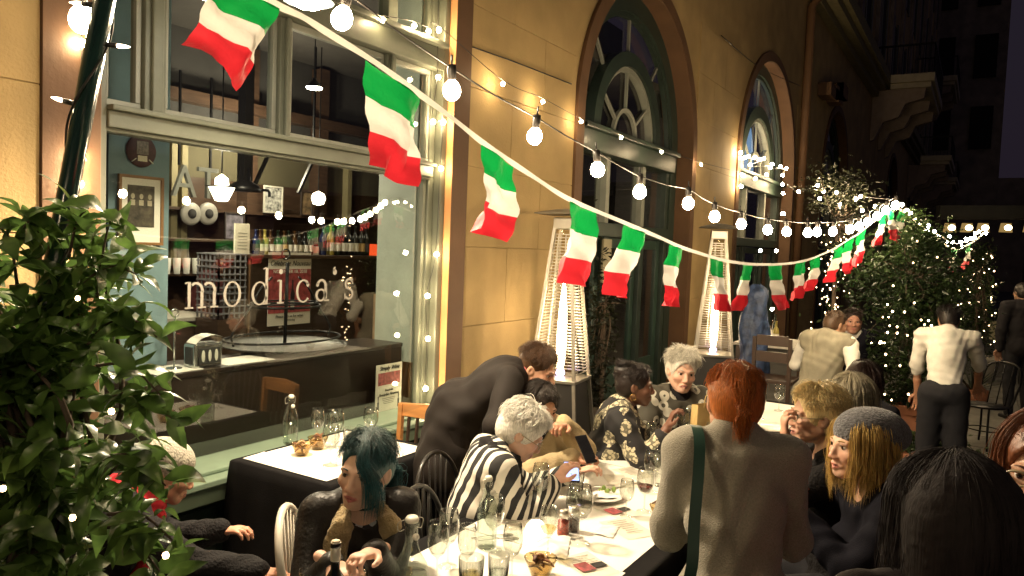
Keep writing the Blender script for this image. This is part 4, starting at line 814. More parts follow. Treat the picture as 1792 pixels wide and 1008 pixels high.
def tumbler(label, px, py, r=.036, h=.12, fill=None, group='tumblers on the long table', pos=None):
    p = T(px, py) if pos is None else pos
    t = thing('tumbler', label, 'glass', p, 0, group); MB().lathe([(0, .001), (r*.82, 0), (r*.86, .01), (r, h), (r*.955, h), (r*.83, .014), (0, .012)], n=22).build('glass', mGL, t, True)
    if fill: MB().lathe([(0, .016), (r*.8, .016), (r*.88, h*.55), (0, h*.55)], n=20).build('water', fill, t, True)
    return t
def swing_bottle(label, px, py, h=.27, r=.042, squat=False, group='swing top water bottles', pos=None):
    p = T(px, py) if pos is None else pos
    t = thing('swing_top_bottle', label, 'bottle', p, random.uniform(-.6, .6), group)
    sh = .5 if not squat else .3
    MB().lathe([(0, .002), (r*.92, 0), (r, .012), (r, h*sh), (r*.88, h*(sh+.1)), (r*.5, h*(sh+.25)), (r*.36, h*(sh+.36)), (r*.34, h*.88), (r*.42, h*.89), (r*.42, h*.93)], n=24).build('glass', mGLB, t, True)
    MB().lathe([(0, .008), (r*.93, .008), (r*.94, h*sh*.9), (0, h*sh*.9)], n=20).build('water', mWAT, t, True)
    MB().lathe([(0, h*.925), (r*.36, h*.93), (r*.4, h*.965), (r*.3, h), (0, h)], n=14).build('stopper', M('porcelain', (.7, .68, .6), .25), t, True)
    for sx in (-1, 1): MB().tube(spline([(sx*r*.45, 0, h*.97), (sx*r*.75, .01, h*.93), (sx*r*.68, .012, h*.82), (sx*r*.4, .006, h*.84)], 10), .0016, 5).build('bail_wire', mWIN, t, True)
    MB().ball((0, -r*.55, h*.78), (.012, .012, .012), 10, 7).build('cap', M('porcelain', (.7, .68, .6), .25), t, True)
    return t
def bowl(label, px, py, s=1.0, seed=0, pos=None):
    p = T(px, py) if pos is None else pos
    t = thing('bread_bowl', label, 'bowl', p, 0, 'small glass bowls of crackers')
    MB().lathe([(0, .004), (.03*s, 0), (.034*s, .01), (.05*s, .05), (.058*s, .07), (.055*s, .07), (.047*s, .05), (.03*s, .014), (0, .012)], n=20).build('bowl', MGLASS('bowl_glass', (.85, .75, .55), 1.45, 1.2, .05), t, True)
    r = random.Random(seed)
    for k in range(16):
        a = r.uniform(0, 6.28); q_ = r.uniform(0, .036)*s; c = np.array([q_*math.cos(a), q_*math.sin(a), .03+.003*k])
        d = np.array([r.uniform(-1, 1), r.uniform(-1, 1), r.uniform(-.3, .5)]); d /= np.linalg.norm(d)
        MB().tube(spline([c-d*.025*s, c+np.array([0, 0, .012]), c+d*.025*s], 6), [.004, .007, .008, .008, .007, .004], 6, flat=.5).build('cracker', M(('pretzel_brown', 'nut_brown', 'pale_cracker')[k % 3], ((.2, .075, .025), (.1, .035, .015), (.5, .33, .17))[k % 3], .55), t, True)
    return t
def sheet(name, label, c, w, h, rz, col=None, cat='paper', lines=True, z=.7546):
    t = thing(name, label, cat, (c[0], c[1], z), rz); mb = MB(); g = 8
    X, Y = np.meshgrid(np.linspace(-w/2, w/2, g), np.linspace(-h/2, h/2, g)); Z = .0015+.004*np.maximum(0, (X/w+Y/h))**2+.0006*np.sin(X*60+Y*45)
    mb.add(np.stack([X, Y, Z], -1).reshape(-1, 3), [(j*g+i, j*g+i+1, (j+1)*g+i+1, (j+1)*g+i) for j in range(g-1) for i in range(g-1)]).build('sheet', col or M('menu_paper', (.66, .62, .52), .7, var=.05), t, True)
    if lines:
        for k in range(7):
            y = h*.36-k*h*.1; wd = w*random.uniform(.4, .75); MB().bx(-wd/2, wd/2, y-.0022, y+.0022, .0062, .0066).build('print_line', M('grey_print', (.25, .23, .2), .7), t)
    return t
# near end of the long table
wineglass('wine glass with a little pale wine standing left of the pepper flakes', 958, 973, .92, 1, mWWN, .125)
wineglass('tall clear wine glass beside the striped woman at the cloth edge', 944, 897, 1.05, 1.0, mWAT, .11)
wineglass('widest clear wine glass right of the salt shaker', 1011, 950, 1.12, 1.28)
wineglass('wine glass behind the swing top bottle, right of it', 862, 962, 1.02, 1.08)
wineglass('wine glass left of the tall swing top bottle, farther one', 783, 991, 1.0, 1.05)
wineglass('wine glass nearest to the squat swing top bottle', 764, 1015, 1.0, 1.0)
wineglass('wine glass between the bottle and the tumblers at the near end', 816, 1012, .92, 1.0)
wineglass('wine glass in front of the candle at the near end', 895, 1012, .95, 1.0)
wineglass('wine glass of red wine on the right side of the table', 1127, 895, .95, 1.1, mRED, .128)
wineglass('low wine glass standing on the red printed card', 1095, 904, .8, 1.08)
wineglass('wine glass behind the red wine toward the floral woman', 1140, 862, 1.0, 1.12)
tumbler('tall tumbler standing behind the widest wine glass', 1008, 882, .034, .15, mWAT)
tumbler('tall tumbler behind the red wine glass', 1153, 850, .03, .16)
tumbler('tumbler at the front edge of the picture, left one', 823, 1040, .045, .13, mWWN)
tumbler('tumbler at the front edge of the picture, right one', 871, 1032, .038, .125, mWAT)
tumbler('low tumbler rim at the bottom edge below the wine bottle', 620, 1066, .04, .12)
tumbler('low tumbler rim at the bottom edge left of the wine bottle', 545, 1060, .042, .12)
tumbler('low tumbler rim at the bottom edge before the woman’s hands', 650, 1070, .038, .12)
swing_bottle('tall clear swing top bottle among the wine glasses', 851, 957, .285, .04)
swing_bottle('squat clear swing top bottle at the near left of the table', 717, 1040, .27, .062, True)
bowl('glass bowl of pretzel crackers at the near end of the table', 945, 1008, 1.05, 1)
bowl('glass bowl of crackers at the right edge by the sweater woman', 1157, 912, .95, 2)
wb = thing('wine_bottle', 'dark wine bottle in front of the blue haired woman', 'bottle', onz(583, 1130, .7545), 0)
bottle_parts(wb, .038, .31, mBG[4], M('dark_label', (.05, .04, .04), .7)); MB().lathe([(.0145, .0), (.0145, .055), (.0, .0555)], n=14).build('foil_cap', M('pale_foil', (.55, .52, .45), .35, .5), wb, True, (0, 0, .257))
MB().lathe([(0, 0), (.012, 0), (.0125, .003), (0, .003)], n=14).build('cork_top', M('cork_pale', (.6, .5, .36), .7), wb, True, (0, 0, .3126))
for lab, cat, px, py, gl_, ct in (('glass shaker of red pepper flakes with a steel lid', 'shaker', 985, 936, (.3, .035, .01), .06), ('small glass salt shaker beside the pepper flakes', 'shaker', 1003, 930, (.08, .06, .05), .055)):
    t = thing('shaker', lab, cat, T(px, py)); r = .026 if 'flakes' in lab else .019; h = .085 if 'flakes' in lab else .07
    MB().lathe([(0, 0), (r*.95, 0), (r, .006), (r, h*.85), (r*.8, h)], n=18).build('jar', mGL, t, True); MB().lathe([(0, .004), (r*.93, .004), (r*.94, ct), (0, ct+.004)], n=16).build('contents', M('shaker_fill%.2f' % gl_[0], gl_, .8, var=.7, scale=150), t, True)
    MB().lathe([(r*.86, h), (r*.9, h*1.03), (r*.88, h*1.2), (r*.6, h*1.28), (0, h*1.3)], n=18).build('lid', mSTL, t, True)
cd_ = thing('candle_globe', 'glowing round frosted glass candle holder on the table', 'candle', T(937, 948))
MB().lathe([(0, 0), (.026, 0), (.04, .02), (.046, .042), (.04, .066), (.028, .08)], n=22).build('glass_globe', MEM('candle_glass_glow', (1, .84, .56), 2.6), cd_, True)
MB().lathe([(.026, .082), (.012, .086), (0, .088)], n=14).build('glow_top', MEM('candle_core', (1, .86, .6), 9), cd_, True)
def napkin(label, c, s=1.0, rz=0, seed=0, cat='napkin', z=.755):
    V = []; n = 22; r = random.Random(seed); ph = [r.uniform(0, 6) for _ in range(5)]
    for j in range(n):
        for i in range(n):
            x = (i/(n-1)-.5)*.2*s; y = (j/(n-1)-.5)*.15*s; e = max(abs(i/(n-1)-.5), abs(j/(n-1)-.5))*2
            h = (.03*(1-e**2)*(.6+.4*math.sin(x*45+ph[0])*math.cos(y*38+ph[1]))+.007*abs(math.sin(x*70+y*50+ph[2])))*s+.002; V.append((x*(1-.15*math.sin(y*20)), y, h))
    return tag(MB().add(V, [(j*n+i, j*n+i+1, (j+1)*n+i+1, (j+1)*n+i) for j in range(n-1) for i in range(n-1)]).build('napkin', mWHT, None, True, (c[0], c[1], z), (0, 0, rz)), label, cat)
napkin('crumpled white cloth napkin in front of the candle', T(962, 958), 1.0, .4, 1)
napkin('crumpled white napkin beyond the pepper flakes', T(1060, 930), .6, .2, 3)
pl_ = thing('plate', 'white plate holding a pile of crumpled napkin and greens', 'plate', T(1048, 872), 0)
MB().lathe([(0, .008), (.075, .008), (.115, .02), (.12, .0225), (.118, .019), (.078, .003), (0, .003)], n=30).build('dish', M('white_china', (.75, .73, .66), .2), pl_, True)
napkin('crumpled paper napkin piled on the white plate', T(1055, 868), .75, .8, 5, z=.765)
for k in range(5): tag(MB().ball((0, 0, 0), (.018, .012, .006), 7, 5).build('lettuce_leaf', M('lettuce', (.18, .26, .06), .5, var=.4), pl_, True, (.045+.02*math.cos(k*2), .03*math.sin(k*1.7)-.02, .024+.004*k), (k, .5*k, k)))
tag(MB().tube([(-.085, .05, .03), (0, .0, .045), (.09, -.06, .035)], [.003, .0025, .005], 6, flat=.5).build('knife', mSTL, None, True, T(1042, 866)+np.array([0, 0, .002])), 'table knife lying across the white plate', 'knife')
def red_card(label, c, rz):
    t = sheet('printed_card', label, c, .14, .21, rz, None, 'card'); MB().bx(-.06, .0, -.05, .02, .0068, .0073).build('picture', M('poster_red_photo', (.3, .055, .06), .6, var=.6, scale=40), t); MB().bx(.005, .06, -.04, .0, .0068, .0073).build('dark_print', mDRK, t)
red_card('menu card with a crimson picture lying nearest the front right of the table', T(1030, 990), -.5)
red_card('menu card with a crimson picture lying near the white plate', T(1077, 893), -.4)
sheet('menu', 'plain printed menu lying left of the candle beside the striped woman', T(885, 912), .16, .22, -.9)
sheet('menu', 'printed menu lying beside the red pepper shaker toward the plate', T(1098, 925), .15, .22, -.55)
sheet('menu', 'printed menu by the hand of the woman holding a phone', T(1086, 842), .15, .22, -.9)
sheet('menu', 'printed menu lying under the floral woman’s arm', T(1110, 828), .15, .2, -.5)
for k, (px, py, a) in enumerate(((862, 940, -.7), (871, 946, -.75), (1100, 850, -.4), (690, 985, 2.2))):
    c = T(px, py)+np.array([0, 0, .004]); d = np.array([math.cos(a), math.sin(a), 0])*.09
    t = MB().tube(spline([c-d, c-d*.2+np.array([0, 0, .004]), c+d*.5+np.array([0, 0, .003]), c+d], 12), [.004, .004, .0035, .003, .003, .003, .0035, .006, .009, .01, .009, .004], 6, flat=.35).build('spoon' if k == 3 else 'fork', mSTL, None, True)
    tag(t, ['steel fork lying left of the tall bottle', 'steel fork lying just right of its twin near the bottle', 'steel fork lying by the red wine glass', 'steel spoon beside the squat swing top bottle'][k], 'cutlery')
# far end of the long table: glasses and bottles
rr = random.Random(5)
far = [(4.35, 1.25), (4.6, 1.5), (4.75, 1.2), (5.0, 1.36), (5.15, 1.6), (5.3, 1.22), (5.55, 1.5), (5.7, 1.3), (5.95, 1.55), (6.1, 1.25), (3.95, 1.2), (4.1, 1.52)]
fl_ = ['wine glass of red wine at the far part of the table, nearest the paper bag', 'clear wine glass at the far part behind the paper bag', 'clear wine glass beside the pointing hand at the far part', 'wine glass in the middle of the far part of the table', 'wine glass by the facade side of the far part', 'wine glass of red wine on the street side of the far part', 'wine glass before the far end on the facade side', 'wine glass before the far end in the middle', 'wine glass at the far end on the facade side', 'wine glass at the far end on the street side', 'wine glass just past the standing woman’s elbow', 'wine glass standing near the floral woman’s cuff']
for k, (x, y) in enumerate(far): wineglass(fl_[k], 0, 0, rr.uniform(.9, 1.1), rr.uniform(1, 1.15), mRED if k in (0, 5) else None, .12, pos=(x, y, .7545))
swing_bottle('clear swing top bottle at the far part of the long table', 0, 0, .28, .042, pos=(5.45, 1.38, .7545))
for k, (x, y) in enumerate(((4.5, 1.36), (5.85, 1.4))): bowl(['glass bowl of crackers at the middle of the far part', 'glass bowl of crackers at the far end of the table'][k], 0, 0, 1, 8+k, pos=(x, y, .7545))
for k, (x, y) in enumerate(((4.9, 1.62), (5.4, 1.15), (4.25, 1.66))): t = thing('plate', ['white plate on the facade side of the far part', 'white plate on the street side of the far part', 'white plate before the older white haired woman'][k], 'plate', (x, y, .7545), group='white plates on the far part of the table'); MB().lathe([(0, .006), (.08, .006), (.12, .018), (.118, .015), (.08, .002), (0, .002)], n=24).build('dish', M('white_china', (.75, .73, .66), .2), t, True)
# paper bag
pbg = thing('paper_bag', 'tall tan paper gift bag standing on the table before the older woman', 'bag', T(1222, 800)+np.array([.12, 0, 0]), -.6)
mKR = M('kraft_paper', (.52, .36, .14), .75, var=.1, scale=5, bump=.5, bscale=14)
MB().add([(-.09, -.045, 0), (.09, -.045, 0), (.09, .045, 0), (-.09, .045, 0), (-.095, -.035, .16), (.095, -.03, .16), (.095, .035, .16), (-.095, .03, .16), (-.09, -.03, .3), (.08, -.035, .285), (.085, .03, .3), (-.085, .035, .29), (-.105, 0, .16), (.1, 0, .16)], [(3, 2, 1, 0), (0, 1, 5, 4), (4, 5, 9, 8), (2, 3, 7, 6), (6, 7, 11, 10), (1, 2, 13), (1, 13, 5), (2, 6, 13), (5, 13, 9), (13, 6, 10), (13, 10, 9), (3, 0, 12), (0, 4, 12), (3, 12, 7), (4, 8, 12), (12, 11, 7), (12, 8, 11)]).build('bag_body', mKR, pbg)
MB().tube(spline([(-.05, -.036, .28), (-.04, -.04, .36), (.03, -.04, .36), (.04, -.036, .28)], 12), .0025, 5).build('handle', mKR, pbg, True)
# small window table
sg_ = 'glassware on the small window table'
swing_bottle('clear swing top bottle on the small window table', 508, 776, .285, .042)
for k, (px, py, s, w, l) in enumerate(((555, 778, 1.0, 1.0, 'slim wine glass right of the bottle on the window table'), (586, 783, 1.02, 1.25, 'wide wine glass behind the bowls on the window table'), (578, 815, 1.02, 1.15, 'wine glass nearest the blue hair on the window table'), (648, 772, .95, 1.2, 'wine glass by the wooden chair on the window table'))): wineglass(l, px, py, s, w, None, .1, sg_)
tumbler('low tumbler behind the blue hair on the window table', 611, 778, .038, .1, None, sg_); tumbler('low tumbler second from the wooden chair on the window table', 632, 780, .038, .09, None, sg_)
bowl('glass bowl of crackers nearer the front on the window table', 528, 797, 1, 11); bowl('dark wicker looking bowl of crackers behind on the window table', 556, 786, 1, 12)
for k, (px, py) in enumerate(((460, 800), (500, 806))): sheet('paper_napkin', ['folded paper napkin at the left of the window table', 'folded paper napkin before the front bowl on the window table'][k], T(px, py), .13, .13, .3*k, mWHT, 'napkin', False)
# ================================================================ PLANTS
def leafmat(name, col, rough=.35, var=.5):
    if name in _mats: return _mats[name]
    m, n, l, b = newmat(name); oi = n.new('ShaderNodeObjectInfo'); tc = n.new('ShaderNodeTexCoord'); nz = n.new('ShaderNodeTexNoise'); nz.inputs['Scale'].default_value = 2.2
    ad = n.new('ShaderNodeVectorMath'); ad.operation = 'ADD'; l.new(tc.outputs['Object'], ad.inputs[0]); l.new(oi.outputs['Random'], ad.inputs[1]); l.new(ad.outputs[0], nz.inputs[0])
    cr = n.new('ShaderNodeValToRGB'); cr.color_ramp.elements[0].color = (col[0]*(1-var), col[1]*(1-var), col[2]*(1-var), 1); cr.color_ramp.elements[1].color = (col[0]*(1+1.3*var), col[1]*(1+var), col[2]*(1+var*.6), 1)
    cr.color_ramp.elements[0].position = .35; cr.color_ramp.elements[1].position = .65
    l.new(nz.outputs['Fac'], cr.inputs[0]); l.new(cr.outputs[0], b.inputs['Base Color']); b.inputs['Roughness'].default_value = rough
    tr = n.new('ShaderNodeBsdfTranslucent'); l.new(cr.outputs[0], tr.inputs[0]); x = n.new('ShaderNodeMixShader'); x.inputs[0].default_value = .38; l.new(b.outputs[0], x.inputs[1]); l.new(tr.outputs[0], x.inputs[2]); l.new(x.outputs[0], n['Material Output'].inputs[0])
    _mats[name] = m; return m
def leaf_template(nl=5):
    V = []; F = []
    for i in range(nl+1):
        t = i/nl; w = .5*math.sin(PI*t**.8)*(.36) ; z = .12*math.sin(PI*t)-.2*t*t
        V += [(-w, t, z+.25*w), (0, t, z), (w, t, z+.25*w)]
    for i in range(nl): a = 3*i; F += [(a, a+1, a+4, a+3), (a+1, a+2, a+5, a+4)]
    return np.array(V), np.array(F)
LV, LF = leaf_template(5); LV2 = np.array([(0, 0, 0), (-.2, .5, .06), (0, .5, 0), (.2, .5, .06), (0, 1, -.1)]); LF2 = [(0, 2, 1), (0, 3, 2), (1, 2, 4), (2, 3, 4)]
def rand_rot(n, up=.35, rng=RNG):
    d = rng.normal(size=(n, 3)); d[:, 2] = d[:, 2]*.6-.15; d /= np.linalg.norm(d, axis=1, keepdims=True)
    a = rng.normal(size=(n, 3))+np.array([0, 0, up*3]); x = np.cross(d, a); x /= np.linalg.norm(x, axis=1, keepdims=True); z = np.cross(x, d)
    return np.stack([x, d, z], 2)
def leafcloud(name, pts, size, mat, parent=None, rng=RNG, big=False):
    n = len(pts); R_ = rand_rot(n); s = size*rng.uniform(.6, 1.25, n); T_ = LV if big else LV2
    V = np.einsum('nij,kj->nki', R_, T_)*s[:, None, None]+pts[:, None, :]; k = len(T_)
    if big: F = (LF[None]+(np.arange(n)*k)[:, None, None]).reshape(-1, 4)
    else: F = (np.array(LF2)[None]+(np.arange(n)*k)[:, None, None]).reshape(-1, 3)
    o = link(name, mesh_np(name, V.reshape(-1, 3), F, mat, True), parent); tag(o, kind='stuff'); return o
def clump_pts(n, c, rad, clumps=14, spread=.33, rng=RNG, hollow=.3):
    d = rng.normal(size=(clumps, 3)); d /= np.linalg.norm(d, axis=1, keepdims=True); cc = d*rng.uniform(hollow, 1, (clumps, 1))**.6
    k = rng.integers(0, clumps, n); p = cc[k]*.82+rng.normal(size=(n, 3))*spread*rng.uniform(.5, 1.1, (clumps, 1))[k]
    return np.asarray(c)+p*np.asarray(rad)
def twigs(mb, base, pts, k, r0=.008, rng=RNG):
    for i in rng.choice(len(pts), k): e = pts[i]; m = (np.asarray(base)+e)/2+rng.normal(size=3)*.05; mb.tube(spline([base, m, e], 7), np.linspace(r0, r0*.25, 7), 5)
mLF1 = leafmat('glossy_bush_leaf', (.075, .15, .04), .3, .5); mLF2 = leafmat('tree_leaf', (.022, .042, .015), .3, .5); mLF3 = leafmat('dry_dark_leaf', (.014, .018, .008), .5, .5)
mBRK = M('bark', (.07, .05, .035), .9, var=.35, bump=.6, bscale=40)
mTER = M('terracotta', (.28, .11, .055), .8, var=.2, scale=6)
# foreground bush
bush = thing('leafy_bush', 'large glossy leaved bush filling the lower left in front of the shop window', 'bush', tuple(ondep(70, 800, 1.62)[:2])+(0,))
bc = np.array(bush.location)
def B_loc(P_): return np.asarray(P_)-bc
rb = np.random.default_rng(3)
core = [(ondep(-30, 830, 1.65), (.2, .22, .38)), (ondep(-40, 590, 1.75), (.17, .2, .17)), (ondep(110, 915, 1.6), (.13, .15, .2)), (ondep(60, 640, 1.75), (.12, .15, .16)), (ondep(140, 510, 1.8), (.07, .08, .11))]
pts = np.vstack([clump_pts(n_, c, r_, 12, .34, rb) for (c, r_), n_ in zip(core, (1000, 380, 360, 340, 120))])
# sprigs leaving the bush
spr = [((170, 520), (195, 380), 1.75), ((140, 500), (240, 480), 1.75), ((160, 560), (275, 590), 1.7), ((170, 700), (305, 735), 1.6), ((170, 640), (280, 690), 1.62), ((180, 800), (290, 850), 1.55), ((190, 900), (315, 960), 1.5), ((30, 500), (10, 405), 1.7), ((70, 420), (40, 400), 1.7), ((120, 450), (150, 370), 1.72), ((190, 830), (290, 800), 1.58), ((140, 620), (235, 560), 1.72), ((170, 920), (280, 1000), 1.5)]
tw = MB(); big = []
for a_, b_, dp in spr:
    p0, p1 = ondep(*a_, dp), ondep(*b_, dp-.05); m_ = (p0+p1)/2+np.array([0, 0, .03]); pth = spline([p0, m_, p1], 12); tw.tube(pth, np.linspace(.004, .0015, 12), 5)
    for q_ in pth[2:]:
        for _ in range(2): big.append(q_+rb.normal(size=3)*.012)
big = np.array(big)
dist = np.linalg.norm(pts-CO, axis=1); order = np.argsort(dist); nbig = 300-len(big) if len(big) < 260 else 60
near = pts[order[:nbig]]; rest = pts[order[nbig:]]
leafcloud('inner_leaves', B_loc(rest), .085, mLF1, bush, rb, True)
leaf_me = [mesh_np('leaf', LV*np.array([w_, 1, c_]), LF, mLF1, True) for w_, c_ in ((.95, 1), (1.1, .5), (1.2, 1.5))]
allb = np.vstack([big, near])[:300]; Rb = rand_rot(len(allb), .5, rb)
for i, p in enumerate(allb):
    o = link('leaf', leaf_me[i % 3], bush); s_ = .084*rb.uniform(.7, 1.25); L_ = np.eye(4); L_[:3, :3] = Rb[i]*s_; L_[:3, 3] = B_loc(p); o.matrix_local = Matrix(L_.tolist())
twigs(tw, ondep(80, 980, 1.65), pts, 60, .012, rb)
t_ = tw.build('twigs', mBRK, bush, True); t_.matrix_parent_inverse = Matrix.Translation(-Vector(bc)); tag(t_, kind='stuff')
MB().tube(spline([(0, 0, .45), (.02, 0, .8), (0, .01, 1.25)], 8), np.linspace(.03, .015, 8), 8).build('trunk', mBRK, bush, True)
pot = thing('planter', 'terracotta pot under the large bush at the lower left', 'planter', (bc[0], bc[1], 0)); MB().lathe([(0, 0), (.2, 0), (.26, .42), (.29, .42), (.29, .5), (.25, .5), (.24, .44), (0, .44)], n=24).build('pot', mTER, pot, True)
def tinylights(par, pts, r=.008, name='fairy_lights'):
    mb = MB()
    for p in pts: mb.ball(p, r*random.uniform(.7, 1.2), 6, 4)
    return tag(mb.build(name, mFRS, par, True), kind='stuff')
tinylights(bush, [B_loc(ondep(5, 855, 1.42)), B_loc(ondep(127, 906, 1.36)), B_loc(ondep(136, 522, 1.6)), B_loc(ondep(195, 720, 1.4)), B_loc(ondep(290, 972, 1.36))], .0055)
# lit tree by the flags
def tree(label, base, parts_, trunk, leaf, mat, tw_n, cat='tree', name='lit_tree', group=None):
    t = thing(name, label, cat, base, 0, group); rng = np.random.default_rng(len(label)); allp = []
    for c, r_, n_, cl in parts_: p = clump_pts(n_, c, r_, cl, .36, rng); allp.append(p)
    allp = np.vstack(allp); leafcloud('crown', allp, leaf, mat, t, rng)
    mb = MB(); mb.tube(spline(trunk, 10), np.linspace(.035, .016, 10), 8); twigs(mb, trunk[-1], allp, tw_n, .01, rng); mb.build('trunk', mBRK, t, True)
    return t, allp, rng
tb = onz(1578, 806, 0)
t1, ap, rg = tree('bushy dark tree wound with fairy lights where the flag garland ends', tb, [((-.22, .05, 1.75), (.42, .5, .5), 5200, 30), ((-.15, .0, 2.15), (.25, .25, .25), 900, 10), ((-.1, 0, 1.05), (.32, .36, .42), 2600, 22), ((-.1, 0, .72), (.28, .3, .22), 700, 10)], [(0, 0, .35), (.02, .02, .8), (-.08, .02, 1.3), (-.15, .0, 1.8)], .062, mLF2, 50)
lp = []
for px, py in ((1553, 533), (1562, 545), (1545, 555), (1583, 546), (1600, 530), (1553, 582), (1570, 583), (1588, 587), (1525, 600), (1541, 598), (1545, 600), (1570, 572), (1612, 560), (1618, 568), (1625, 561), (1630, 570), (1520, 640), (1550, 620), (1540, 660), (1548, 690), (1560, 700), (1530, 680), (1548, 600), (1500, 655), (1535, 715), (1545, 735), (1556, 745), (1570, 757), (1540, 600), (1563, 500), (1598, 460), (1640, 450), (1605, 422), (1550, 640), (1555, 555), (1557, 570), (1545, 760), (1553, 712), (1538, 650), (1590, 690), (1575, 640)): lp.append(ondep(px, py, 6.55)-np.asarray(tb))
tinylights(t1, lp, .009)
pt = thing('planter', 'terracotta planter box at the foot of the bushy lit tree', 'planter', tb); MB().lathe([(0, 0), (.26, 0), (.34, .5), (.37, .5), (.37, .58), (.32, .58), (.31, .5), (0, .5)], n=4, R=Matrix.Rotation(.9, 3, 'Z')).build('box', mTER, pt)
# slim tree beyond
b2 = onz(1700, 668, 0)
t2, ap2, rg2 = tree('slim tree spirally wound with fairy lights behind the man in white', b2, [((0, 0, 1.0), (.26, .26, .75), 2200, 20), ((0, 0, 1.9), (.2, .2, .4), 700, 10)], [(0, 0, .3), (0, 0, 1.), (0, 0, 1.9)], .07, mLF2, 30)
s_ = np.linspace(0, 1, 56); tinylights(t2, [(.3*(1-.4*s)*math.cos(s*46)+rg2.normal()*.03, .3*(1-.4*s)*math.sin(s*46)+rg2.normal()*.03, .5+1.7*s) for s in s_], .011)
for k, (px, py, l) in enumerate(((1722, 668, 'pale planter pot beside the slim lit tree'),)):
    p = onz(px, py, 0); t = thing('planter', l, 'planter', p); MB().lathe([(0, 0), (.14, 0), (.2, .34), (.24, .36), (.24, .42), (.19, .42), (0, .36)], n=20).build('pot', M('pale_stone_pot', (.35, .33, .28), .8), t, True)
mb = MB(); ag = thing('spiky_plant', 'dark spiky leaved plant behind the metal chair', 'plant', onz(1700, 712, 0))
for k in range(26):
    a = k*2.4; e = .25+.35*((k*7) % 10)/10; mb.tube(spline([(0, 0, .2), (.15*math.cos(a), .15*math.sin(a), .2+.3*e), (.38*math.cos(a), .38*math.sin(a), .15+.75*e)], 7), [.012, .018, .018, .015, .011, .007, .001], 4, flat=.3)
mb.build('blades', leafmat('agave_leaf', (.05, .07, .05), .4), ag, True); MB().lathe([(0, 0), (.17, 0), (.2, .24), (0, .24)], n=16).build('pot', mTER, ag, True)
lpn = thing('low_planter', 'low terracotta trough of leafy ground plants in front of the lit tree', 'planter', onz(1590, 835, 0)); MB().bx(-.22, .22, -.42, .42, 0, .26).build('trough', mTER, lpn, bevel=.02)
leafcloud('plants', clump_pts(900, (0, 0, .33), (.26, .45, .1), 16, .4), .075, leafmat('trough_leaf', (.06, .1, .04), .4), lpn)
# tree by the wall, its trunk wrapped in white lights
b3 = ony(1455, 640, 3.0); b3[2] = 0; b3 = ondep(1452, 640, 9.9); b3[2] = 0
t3, ap3, rg3 = tree('tree by the wall with its trunk wrapped in tiny white lights', b3, [((-.15, 0, 2.75), (.42, .45, .32), 1000, 18), ((.1, -.1, 2.2), (.3, .3, .3), 500, 10)], [(0, 0, 0), (.03, 0, .8), (-.02, 0, 1.6), (-.1, 0, 2.4)], .08, mLF3, 30)
pts3 = []
for k in range(110):
    z = rg3.uniform(.9, 2.4); pts3.append((rg3.normal()*.13-.02*z+.12*math.sin(z*4), rg3.normal()*.13, z))
tinylights(t3, pts3, .008)
# dark climber beside the café door, plain dark shrub
b4 = ony(1052, 690, 3.2); b4[2] = 0
t4, _, _ = tree('dark slender shrub standing beside the café door and the near heater', b4, [((0, 0, .95), (.2, .2, .75), 1500, 16)], [(0, 0, .2), (0, 0, .7), (0, 0, 1.4)], .07, mLF3, 20, 'shrub', 'slender_shrub')
p4 = thing('planter', 'dark pot under the slender shrub by the café door', 'planter', b4); MB().lathe([(0, 0), (.16, 0), (.21, .36), (.0, .34)], n=18).build('pot', M('dark_pot', (.04, .03, .025), .6), p4, True)
